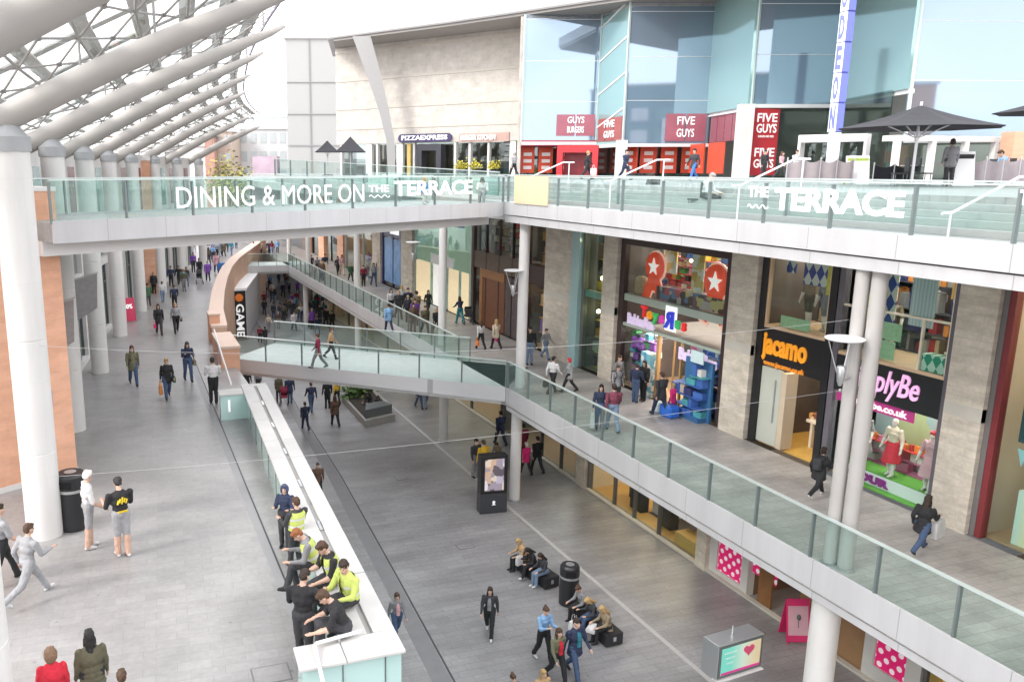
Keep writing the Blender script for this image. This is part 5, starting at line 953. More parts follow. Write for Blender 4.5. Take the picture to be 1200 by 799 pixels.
block(283, 336, 158, 138, 14, mat('glass_top_storey', (.50, .55, .60), .3, var=.1, scale=.3), 'glazed grey top storey rising behind the pale office block', rows=1, cols=4, wm=mat('bluegrey_glass', (.38, .45, .52), .15))
block(252, 273, 142, 155, 15, mat('tan_brick', (.50, .40, .33), .8, var=.2, scale=.4), 'tan brick corner building beneath the canopy tip', rows=3, cols=2, wm=mat('pale_window', (.44, .48, .49), .2, var=.2))
block(241, 252, 139, 160, 12, mat('red_brick', (.42, .24, .19), .8, var=.2, scale=.4), 'narrow red brick building beneath the canopy tip')
block(195, 241, 145, 172, 12, mat('pale_shed_wall', (.55, .57, .58), .6, var=.05), 'low pale flat block beneath the far end of the canopy', rows=0)
block(-60, 60, 70, 185, 15, mat('dull_red_brick', (.30, .14, .12), .8, var=.2, scale=.5), 'dull red brick building behind the first columns', rows=2, cols=7, wm=M_offw)
block(296, 325, 128, 184, 3, mat('purple_orange_hoarding', (.42, .32, .38), .6, var=.5, scale=.5), 'low coloured hoarding in front of the pale office block', z0=10, roof=False)
block(240, 560, 175, 196, 10, mat('far_pale_row', (.5, .5, .5), .7, var=.2, scale=.1), 'long low pale row closing the far end of the street', z0=0)
block(296, 352, 112, 262, 3, mat('steps_grey', (.34, .34, .35), .7, var=.15), 'grey stepped wall at the far end of the lower street', roof=False)
block(352, 400, 100, 268, 2, mat('warm_grey_shopfront', (.40, .34, .30), .7, var=.3), 'far warm grey shop wall at the bend of the street', roof=False)
# trees
def tree(u, dist, vtop, zbase, rad, label, leaf, dens=900, bare=False, seed=1):
    rnd = random.Random(seed); p = hp(u, dist); zt_ = zat(u, vtop, p); r = root_at('tree', (p.x, p.y, zbase), label, 'tree'); H = zt_-zbase
    g = MB(); g.tube([(0, 0, 0), (.1, 0, H*.35), (.05, .1, H*.8)], [.22, .16, .05], 8)
    tips = []
    for k in range(12):
        a = rnd.uniform(0, 2*PI); z = H*rnd.uniform(.3, .7); L = rad*rnd.uniform(.5, 1); e = Vector((L*math.cos(a), L*math.sin(a), z+H*rnd.uniform(.1, .3))); g.tube([(0.05, 0, z), e*.5+Vector((0, 0, z*.5)), e], [.07, .04, .015], 5); tips.append(e)
    g.build('trunk', mat('tree_bark', (.12, .09, .06), .9, var=.3), r); g = MB()
    for k in range(dens):
        c = rnd.choice(tips)*rnd.uniform(.75, 1.1)+Vector((rnd.gauss(0, rad*.22), rnd.gauss(0, rad*.22), rnd.gauss(0, rad*.2))); s = rnd.uniform(.10, .22)
        M = Matrix.Rotation(rnd.uniform(0, 6.3), 3, 'Z')@Matrix.Rotation(rnd.uniform(0, 3.1), 3, 'X'); g.mat(rnd.randint(0, 1)); g.add([c+M@Vector(q) for q in ((-s, -s*.5, 0), (s, -s*.5, 0), (s*.8, s*.6, .05), (-s*.6, s*.6, 0))], [(0, 1, 2, 3)])
    g.build('crown', leaf, r)
LF1 = [mat('autumn_leaf_gold', (.34, .24, .05), .8, var=.3), mat('leaf_olive', (.12, .13, .04), .8, var=.3)]
tree(30, 44, 148, LL, 2.0, 'sparse autumn tree behind the first white columns', LF1, 450, seed=4)
tree(267, 100, 186, LL, 2.6, 'yellow-green tree beneath the canopy tip in front of the brick buildings', [mat('leaf_yellow_green', (.40, .36, .09), .8, var=.3), LF1[1]], 1400, seed=8)
# suspended wires
def wire(p, q, label, sag=0.15):
    r = root_at('catenary_wire', tuple(p), label, 'wire'); g = MB(); pts = [Vector(p).lerp(Vector(q), i/16)-ZV*(sag*4*(i/16)*(1-i/16)) for i in range(17)]; g.tube(pts, .0045, 5); W(g.build('cable', mat('pale_cable', (.42, .42, .42), .4, var=0)), r)
    g = MB(); g.ell(p, (.05, .05, .05)); g.ell(q, (.05, .05, .05)); W(g.build('anchor', M_steel), r)
wire(atd(20, 404, Vector((-2.1, 20.7, 0)).dot(FH)), atx(1013, 373, 16.3), 'thin pale wire strung across the street at mid height', .5)
# buildings across the street behind the viewpoint (they show only as reflections in the glass bays)
for (x, y, w_, d_, h, m, lab) in [(-45, -40, 26, 14, 23, mat('dull_red_brick', (.30, .14, .12), .8, var=.2, scale=.5), 'red brick block across the street that shows in the glass bays'), (-10, -62, 34, 14, 20, mat('pale_office_wall', (.58, .58, .58), .6, var=.05, scale=.2), 'pale block behind the viewpoint that shows in the glass bays'), (42, -62, 30, 14, 31, mat('teal_glazed_wall', (.12, .25, .27), .2, var=.3, scale=.4), 'teal glazed block behind the viewpoint that shows in the right glass bay'), (68, -58, 16, 14, 27, mat('orange_brick', (.5, .18, .07), .8, var=.2, scale=.5), 'orange brick block behind the viewpoint that shows in the right glass bay')]:
    r = root_at('distant_building', (x, y, 0), lab, 'building'); g = MB(); g.box((0, 0, h/2), (w_, d_, h)); g.build('wall', m, r); g = MB(); g.box((0, 0, h+.2), (w_+.6, d_+.6, .4)); g.build('roof', M_offw, r)
    for i in range(6):
        g = MB()
        for j in range(4): g.box((-w_/2+w_*(i+.5)/6, d_/2+.02, h*.4+h*.14*j), (w_/9, .08, h*.08))
        g.build('window', M_offw if i % 2 else G_clad2, r)
wire(atd(48, 560, Vector((-2.1, 20.8, 0)).dot(FH)), atx(985, 458, 16.25), 'lower thin pale wire strung across the street', .2)
# ---------------------------------------------------------------- street furniture
def xy(u, v, z): p = atz(u, v, z); return p.x, p.y
# poster totem
x, y = xy(576, 599, 0); r = root_at('poster_totem', (x, y, 0), 'black double-sided poster totem standing beside the white lower column', 'totem'); r.rotation_euler = (0, 0, -.10)
g = MB(); g.box((0, 0, .45), (1.22, .52, .9)); g.build('base', mat('charcoal_totem', (.05, .052, .06), .35, var=.1), r, bevel=.02); g = MB(); g.box((0, 0, 1.76), (1.20, .50, 1.70)); g.build('casing', M_black, r, bevel=.02)
g = MB(); g.box((0, -.262, 1.76), (.86, .02, 1.42)); g.build('screen', patternmat('blurred_portrait_poster', 'clutter', [(.35, .3, .36), (.7, .6, .5), (.5, .45, .55), (.6, .42, .3), (.12, .1, .12), (.75, .7, .72)], 3.6, emit=.12), r)
g = MB(); g.ell((0, -.265, .52), (.07, .012, .07)); g.plate([(-.04, -.16), (.04, -.16), (.10, -.22), (-.10, -.22)], (0, -.262, .6), (1, 0, 0), (0, 0, 1), -.01); g.plate([(-.03, -.1), (.03, -.1), (.05, .0), (-.05, .0)], (0, -.262, .52), (1, 0, 0), (0, 0, 1), -.01); g.build('emblem', M_wletter, r)
# litter bins
def litter_bin(x, y, z, label, h=1.45, rad=.33):
    r = root_at('litter_bin', (x, y, z), label, 'litter bin'); n = 24; k = h/1.45
    g = MB(); g.lathe([(rad, 0.02), (rad, 1.0*k), (rad*.96, 1.01*k)], n=n); g.build('body', mat('bin_black', (.02, .02, .022), .4, var=.2), r, smooth=True)
    g = MB(); g.lathe([(rad+.012, 1.0*k), (rad+.012, 1.07*k)], n=n); g.build('steel_band', M_steel, r, smooth=True)
    g = MB(); g.lathe([(rad, 1.07*k), (rad, 1.38*k), (rad*.85, 1.45*k), (.14, 1.45*k)], n=n); g.build('hood', MATS['bin_black'], r, smooth=True); g = MB(); g.lathe([(.14, 1.452*k), (.15, 1.46*k), (.02, 1.47*k)], n=16); g.build('ash_plate', M_steel, r, smooth=True)
    g = MB()
    for a in (-2.0, 1.1): M_ = Matrix.Rotation(a, 3, 'Z'); g.box(M_@Vector((rad-.02, 0, 1.22*k)), (.06, .34, .18), mtx=M_)
    g.build('opening', mat('bin_opening', (.004, .004, .004), .9, var=0), r); return r
litter_bin(*xy(666, 707, 0), 0, 'black cylindrical litter bin between the two benches on the lower street')
p = atz(92, 622, LL); litter_bin(p.x-.1, p.y+.25, LL, 'black litter bin behind the man in the white tee by the sandstone wall', h=1.5, rad=.36)
# benches: black stone blocks
def bench(p0, p1, label):
    a, b = Vector((*p0, 0)), Vector((*p1, 0)); d = b-a; ang = math.atan2(d.y, d.x); r = root_at('bench', tuple((a+b)/2), label, 'bench'); r.rotation_euler = (0, 0, ang); L = d.length
    g = MB(); g.box((0, 0, .24), (L, .62, .40)); g.build('block', mat('black_polished_stone', (.022, .022, .025), .35, var=.25), r, bevel=.02); g = MB(); g.box((0, 0, .02), (L-.1, .52, .04)); g.build('plinth', M_dsteel, r)
    g = MB(); g.box((L/2+.004, 0, .26), (.01, .10, .14)); g.box((-L/2-.004, 0, .26), (.01, .10, .14)); g.build('end_mark', mat('grey_mark', (.35, .35, .36), .5), r); return r
b_a = xy(608, 652, .44), xy(652, 690, .2); b_b = xy(676, 712, .44), xy(720, 756, .2)
BN1 = bench(xy(610, 664, 0), xy(647, 690, 0), 'black block bench with the tan coated sitter at one end'); BN2 = bench(xy(680, 722, 0), xy(720, 758, 0), 'black block bench below the litter bin with three sitters')
# sunken planter
c4 = [xy(400, 462, .5), xy(428, 492, .5), xy(463, 484, .5), xy(430, 449, .5)]
r = root_at('planter', (14, 48.5, 0), 'low dark square planter with a stone rim and shrubs under the link bridge', 'planter')
cx_ = sum(p[0] for p in c4)/4; cy_ = sum(p[1] for p in c4)/4; sc = lambda f: [(cx_+(p[0]-cx_)*f, cy_+(p[1]-cy_)*f) for p in c4]
g = MB(); g.prism(sc(1.0), 0.01, .42); W(g.build('rim', mat('weathered_stone_rim', (.30, .29, .27), .7, var=.2)), r); g = MB(); g.prism(sc(.86), .42, .48); W(g.build('soil', mat('dark_soil', (.03, .025, .02), .9)), r); g = MB(); g.prism([sc(.9)[1], sc(.9)[2], sc(.55)[2], sc(.55)[1]], .42, .95); W(g.build('bench_back', M_dsteel), r)
g = MB(); rnd = random.Random(3)
for k in range(500):
    f = rnd.random(); a = Vector((*sc(.7)[0], 0)).lerp(Vector((*sc(.7)[3], 0)), f); c = a+Vector((rnd.gauss(0, .35), rnd.gauss(0, .5), .5+rnd.random()*.5)); s = rnd.uniform(.05, .11); M = Matrix.Rotation(rnd.uniform(0, 6), 3, 'Z')@Matrix.Rotation(rnd.uniform(0, 3), 3, 'X'); g.add([c+M@Vector(q) for q in ((-s, -s, 0), (s, -s, 0), (s, s, 0), (-s, s, 0))], [(0, 1, 2, 3)])
W(g.build('shrub', mat('shrub_leaf', (.07, .13, .03), .8, var=.5, scale=5)), r)
# shop kiosk with the vertical sign
z_ = 4.55; n0, n1, n2k, n3 = xy(272, 339, z_), xy(288, 338, z_), xy(303, 318.5, z_), xy(287, 318.5, z_)
n3 = (n2k[0]-1.35, n2k[1]+.2)
r = root_at('kiosk', (n0[0], n0[1], 0), 'long white roofed kiosk with a black GAME sign beside the curved parapet', 'kiosk')
g = MB(); g.prism([n0, n1, n2k, n3], .05, z_-.2); W(g.build('wall', mat('kiosk_grey_wall', (.55, .53, .55), .6, var=.1)), r); g = MB(); g.prism([(n0[0]-.06, n0[1]-.06), (n1[0]+.06, n1[1]-.06), (n2k[0]+.06, n2k[1]), (n3[0]-.06, n3[1])], z_-.2, z_); W(g.build('roof', M_white), r)
d = Vector((n1[0]-n0[0], n1[1]-n0[1], 0)); g = MB(); wallbox(g, Vector((*n0, 0))+d*.03-FH*.08, Vector((*n1, 0))-d*.03-FH*.08, .15, z_-.22, .07); W(g.build('sign_board', M_black), r)
c = Vector((*n0, 0))+d*.5-FH*.10; g = MB(); Mx = Matrix((d.normalized(), d.normalized().cross(ZV), ZV)).transposed(); g.ell(c+ZV*(z_-.80), (.36, .03, .34), mtx=Mx, n=16, m=10); W(g.build('emblem', mat('orange_emblem', (.8, .2, .03), .5, var=.3, scale=8)), r)
o = text('lettering', 'GAME', (c.x, c.y, 1.75), (0, 0, -1), d.normalized(), .95, M_wletter, r, .02, width=2.9, bold=.02); o.location = -Vector(r.location)
# lightbox sign at the bottom edge
A_ = atd(829, 790, Vector((14.6, 14.9, 0)).dot(FH)); c = atz(857, 778, 1.75)
r = root_at('lightbox_sign', (c.x, c.y, 0), 'silver lightbox sign on a pole with a teal and cream poster and a pink heart', 'sign'); r.rotation_euler = (0, 0, .09); r.scale = (1.16, 1.16, 1.06)
g = MB(); g.box((0, .0, 2.0), (1.36, .46, .92)); g.build('case', M_steel, r, bevel=.012)
g = MB(); g.box((0, -.236, 2.0), (1.30, .012, .86)); g.build('frame', M_dsteel, r); 
m_, t_, b_ = nt('teal_cream_poster'); tc_ = N(t_, 'ShaderNodeTexCoord'); sp_ = N(t_, 'ShaderNodeSeparateXYZ'); rr_ = N(t_, 'ShaderNodeValToRGB'); mr_ = N(t_, 'ShaderNodeMapRange'); mr_.inputs[1].default_value = -.6; mr_.inputs[2].default_value = .6
t_.links.new(tc_.outputs['Object'], sp_.inputs[0]); t_.links.new(sp_.outputs[0], mr_.inputs[0]); t_.links.new(mr_.outputs[0], rr_.inputs[0]); e_ = rr_.color_ramp.elements; e_[0].color = (.18, .62, .50, 1); e_[0].position = .25; e_[1].color = (.66, .55, .34, 1); e_[1].position = .85; x_ = e_.new(.55); x_.color = (.55, .68, .56, 1)
t_.links.new(rr_.outputs[0], b_.inputs['Base Color']); t_.links.new(rr_.outputs[0], b_.inputs['Emission Color']); b_.inputs['Emission Strength'].default_value = .08
g = MB(); g.box((0, -.246, 2.0), (1.16, .012, .72)); g.build('poster', m_, r)
g = MB(); hh = [(.16*(16*math.sin(a)**3)/16, .16*(13*math.cos(a)-5*math.cos(2*a)-2*math.cos(3*a)-math.cos(4*a))/16) for a in [2*PI*i/28 for i in range(28)]]; g.plate(hh, (.22, -.262, 2.16), (1, 0, 0), (0, 0, 1), -.01); g.build('heart', mat('heart_pink', (.65, .08, .18), .5, var=.2), r)
g = MB()
for i in range(3): g.box((-.33, -.256, 2.22-.14*i), (.36-.08*i, .008, .035))
g.build('text_line', mat('pale_text_line', (.55, .72, .66), .5), r)
g = MB(); g.box((0, -.256, 1.68), (1.14, .008, .06)); g.build('pink_strip', M_pink, r)
g = MB(); g.tube([(0, 0, 0), (0, 0, 1.55)], .06, 12); g.tube([(0, .05, 2.46), (.0, .05, 2.68)], .018, 8); g.build('pole', M_steel, r, smooth=True)
g = MB(); g.box((0, -.2, 1.515), (1.36, .2, .03)); g.build('bottom_lip', M_offw, r)
# A-boards
def aboard(x, y, z, rz, label, frame, face, h=1.15, w=.62, mark=None, txt=None):
    r = root_at('folding_sign', (x, y, z), label, 'folding sign'); r.rotation_euler = (0, 0, rz); tl = .30
    for s in (-1, 1):
        a = math.atan2(tl, h); M = Matrix.Rotation(s*a, 3, 'X'); g = MB()
        g.box(Vector((0, s*tl/2, h/2+.04)), (w, .03, h), mtx=Matrix.Rotation(s*math.atan2(tl, h), 3, 'X')); g.build('board', frame, r)
        g = MB(); g.box(Vector((0, s*(tl/2+.022), h/2+.04)), (w-.1, .012, h*.68), mtx=Matrix.Rotation(s*math.atan2(tl, h), 3, 'X')); g.build('face', face, r)
        for k in (-1, 1): g = MB(); g.tube([(k*w*.45, s*tl*.5, h*.5), (k*w*.47, s*(tl+.05), 0)], .018, 6); g.build('leg', frame, r)
    if mark:
        M = Matrix.Rotation(-math.atan2(tl, h), 3, 'X'); g = MB(); g.ell(Vector((0, -tl/2-.035, h*.62)), (.07, .01, .10), mtx=M); g.box(Vector((0, -tl/2-.05, h*.45)), (.03, .01, .22), mtx=M); g.box(Vector((.03, -tl/2-.055, h*.36)), (.18, .01, .03), mtx=M); g.build('emblem', mark, r)
    if txt:
        for j, s in enumerate(txt): text('lettering', s, (0, -tl/2-.06+.10*j-.02, h*.66-.3*j), (1, 0, 0), (0, .26, 1), .34, M_wletter, r, .01, width=w*.6, bold=.02)
    return r
x, y = xy(930, 748, 0); aboard(x, y, 0, -.35, 'hot pink folding sign with a pale pink face outside the polka dot shop', mat('pink_frame', (.72, .03, .16), .5, var=.1), mat('pale_pink_face', (.72, .42, .48), .5, var=.1), h=1.35, w=.72, mark=M_dsteel)
x, y = xy(150, 377, LL); aboard(x, y, LL, .25, 'red folding sign with white writing outside the pink arcade shop', mat('red_frame', (.60, .03, .10), .5, var=.1), MATS['red_frame'], h=1.4, w=.85, txt=['50%', 'OFF'])
# parasols
M_par = mat('charcoal_canvas', (.030, .030, .036), .85, var=.15, scale=3); M_par2 = mat('black_canvas_inner', (.012, .012, .014), .9, var=.1)
def parasol(x, y, z, rad, h, rise, label, pole=M_steel, n=8, rz=0.0):
    r = root_at('parasol', (x, y, z), label, 'parasol', 'dark terrace parasols'); r.rotation_euler = (0, 0, rz)
    g = MB(); vs = []; rows = 5
    for j in range(rows+1):
        f = j/rows
        for k in range(n*2):
            a = 2*PI*k/(n*2); rr = rad*f*(1 if k % 2 == 0 else math.cos(PI/n)*.985); vs.append((rr*math.cos(a), rr*math.sin(a), h+rise*(1-f)-.10*math.sin(f*PI)*(1 if k % 2 else .6)))
    fs = [(j*n*2+k, j*n*2+(k+1) % (n*2), (j+1)*n*2+(k+1) % (n*2), (j+1)*n*2+k) for j in range(rows) for k in range(n*2)]
    vs2 = [Vector(v)-ZV*.02 for v in vs]; o_ = len(vs); g.add(vs+vs2, fs+[tuple(i+o_ for i in f)[::-1] for f in fs]); g.build('canvas', M_par, r)
    g = MB(); g.tube([(0, 0, 0), (0, 0, h+rise+.12)], .045, 12); g.build('pole', pole, r, smooth=True); g = MB(); g.box((0, 0, .05), (.7, .7, .1)); g.build('base', M_dsteel, r)
    for k in range(n):
        a = 2*PI*k/n; g = MB(); g.tube([(0, 0, h-.35), (rad*.52*math.cos(a), rad*.52*math.sin(a), h+rise*.48-.1)], .016, 6); g.build('strut', M_steel, r)
    g = MB(); g.lathe([(.07, h-.45), (.08, h-.3)], n=12); g.build('runner', M_steel, r); return r
def at_scr(u, dist): p = hp(u, dist); return p.x, p.y
def ztop(u, v, d): return atd(u, v, d).z
D_ = 29.5; x, y = at_scr(1070, D_); parasol(x, y, TER, 2.62, ztop(1070, 151, D_)-TER-.0, ztop(1070, 122, D_)-ztop(1070, 149, D_), 'big open charcoal parasol in front of the glass building', rz=.3)
D_ = 31; x, y = at_scr(1246, D_); parasol(x, y, TER, 2.5, ztop(1200, 132, D_)-TER, .8, 'charcoal parasol cut by the frame edge beside the big one', rz=.1)
D_ = 74; x, y = at_scr(411, D_); parasol(x, y, TER, 1.9, ztop(411, 179, D_)-TER, 1.35, 'far black parasol beside the leaning white column', n=4, rz=.5)
D_ = 80; x, y = at_scr(384, D_); parasol(x, y, TER, 1.6, ztop(384, 179, D_)-TER, 1.1, 'smaller far black parasol left of its twin', n=4, rz=.5)
# terrace fences, boards, tables, chairs, stair rails
M_fab = mat('mauve_grey_canvas', (.33, .29, .30), .8, var=.15, scale=4)
def fabfence(u0, u1, dist, h, label, m=M_fab, n=4):
    a, b = hp(u0, dist), hp(u1, dist); r = root_at('canvas_screen', (a.x, a.y, TER), label, 'screen'); d = (b-a)
    g = MB()
    for i in range(n):
        p, q = a+d*(i/n), a+d*((i+1)/n); N_ = 8; up = []; lo = []
        for k in range(N_+1): f = k/N_; x = p.lerp(q, f)+FH*(.05*math.sin(f*PI*2)); up.append(x+ZV*(TER+h-.14*math.sin(f*PI))); lo.append(x+ZV*(TER+.15))
        for k in range(N_): g.add([up[k], up[k+1], lo[k+1], lo[k], up[k]+FH*.012, up[k+1]+FH*.012, lo[k+1]+FH*.012, lo[k]+FH*.012], [(0, 1, 2, 3), (7, 6, 5, 4)])
    W(g.build('canvas', m, smooth='all'), r)
    for i in range(n+1): g = MB(); g.tube([a+d*(i/n)+ZV*TER, a+d*(i/n)+ZV*(TER+h+.06)], .025, 8); W(g.build('post', M_steel, smooth=True), r)
fabfence(922, 1000, 33, 1.0, 'mauve canvas screen left of the white menu board on the terrace'); fabfence(1135, 1215, 30, 1.0, 'mauve canvas screen right of the standing woman on the terrace'); fabfence(1024, 1072, 32, .8, 'dark canvas screen under the big parasol', m=M_par, n=2)
def slab(u, vb, w, h, lean, rz, label, face, edge):
    p = atz(u, vb, TER); r = root_at('menu_board', (p.x, p.y, TER), label, 'board'); r.rotation_euler = (0, 0, rz); M = Matrix.Rotation(lean, 3, 'X')
    g = MB(); g.box((0, 0, h/2*math.cos(lean)), (w, .06, h), mtx=M); g.build('panel', face, r); g = MB(); g.box((0, .18, h/2*.9), (w*.9, .03, h*.92), mtx=Matrix.Rotation(-lean, 3, 'X')); g.build('back_leaf', edge, r); return r
M_lime = mat('lime_edge', (.45, .60, .12), .5, var=.1)
slab(1003, 217, .85, 1.15, -.25, -.5, 'white menu board with a lime back on the terrace', M_white, M_lime); slab(1124, 219, .80, 1.25, -.25, -.6, 'white menu board with a black back beside the standing woman', M_white, M_black)
def stair_rail(u0, v0, u1, v1, xx, label):
    p = atx(u0, v0, xx); q = Vector((xx-1.9, p.y-.02, p.z-.75)); r = root_at('stair_handrail', (p.x, p.y, TER), label, 'handrail'); g = MB(); g.tube([p+Vector((.55, 0, 0)), p, q, q+Vector((-.25, 0, 0))], .03, 8); W(g.build('rail', M_white, smooth=True), r)
    for a in (p+Vector((.3, 0, 0)), q): g = MB(); g.tube([a-ZV*.95, a], .022, 8); W(g.build('post', M_white, smooth=True), r)
stair_rail(932, 187, 0, 0, 18.6, 'white stair handrail on the terrace steps behind THE lettering'); stair_rail(770, 188, 0, 0, 18.6, 'white stair handrail on the steps in front of the red panels'); stair_rail(660, 191, 0, 0, 18.6, 'white stair handrail on the steps by the red porch'); stair_rail(1195, 208, 0, 0, 18.6, 'white stair handrail on the steps at the frame edge')
def chair(x, y, z, rz, label, m):
    r = root_at('chair', (x, y, z), label, 'chair', 'terrace chairs'); r.rotation_euler = (0, 0, rz); g = MB(); g.box((0, 0, .45), (.48, .46, .05)); g.build('seat', m, r); g = MB(); g.box((0, -.22, .75), (.48, .04, .5)); g.build('backrest', m, r)
    for i in (-1, 1):
        for j in (-1, 1): g = MB(); g.tube([(i*.2, j*.19, 0), (i*.2, j*.19, .43)], .016, 6); g.build('leg', M_dsteel, r)
    return r
def table(x, y, z, label):
    r = root_at('cafe_table', (x, y, z), label, 'table', 'terrace tables'); g = MB(); g.lathe([(.38, .72), (.38, .75)], n=20); g.build('tabletop', M_offw, r); g = MB(); g.tube([(0, 0, .02), (0, 0, .72)], .03, 8); g.build('stem', M_dsteel, r); g = MB(); g.lathe([(.24, 0), (.22, .03)], n=16); g.build('foot', M_dsteel, r)
for i, (u, D_, rz) in enumerate([(820, 27, .4), (1165, 33, 2.0), (1055, 31, 1.0), (1082, 31.5, -2)]): x, y = at_scr(u, D_); chair(x, y, TER if i else L2, rz, ['dark grey chair behind the balustrade near the red panels', 'terrace chair by the right canvas screen', 'terrace chair left of the parasol pole', 'terrace chair right of the parasol pole'][i], mat('charcoal_seat', (.05, .055, .06), .6))
for i, (u, D_) in enumerate([(1180, 33.5), (1068, 31.8), (560, 66), (540, 68)]): x, y = at_scr(u, D_); table(x, y, TER, ['white cafe table by the right canvas screen', 'white cafe table under the big parasol', 'far white cafe table outside the pink sign restaurant', 'far white cafe table next to the dark porch'][i])
def potplant(u, D_, label, m):
    x, y = at_scr(u, D_); r = root_at('potted_plant', (x, y, TER), label, 'plant'); g = MB(); g.lathe([(.22, 0), (.30, .5), (.27, .5)], n=16); g.build('pot', M_dsteel, r); g = MB(); rnd = random.Random(u)
    for k in range(220): c = Vector((rnd.gauss(0, .22), rnd.gauss(0, .22), .65+abs(rnd.gauss(0, .25)))); s = .06; M = Matrix.Rotation(rnd.uniform(0, 6), 3, 'Z')@Matrix.Rotation(rnd.uniform(0, 3), 3, 'X'); g.add([c+M@Vector(q) for q in ((-s, -s, 0), (s, -s, 0), (s, s, 0), (-s, s, 0))], [(0, 1, 2, 3)])
    g.build('leaves', m, r)
M_yg = mat('yellow_flower_leaf', (.50, .45, .06), .8, var=.5, scale=9)
for i, u in enumerate((541, 557, 578)): potplant(u, 66, ['yellow flowering pot left of the two beside the dark porch', 'yellow flowering pot between the other two outside the restaurant', 'yellow flowering pot nearest the glass bay'][i], M_yg)
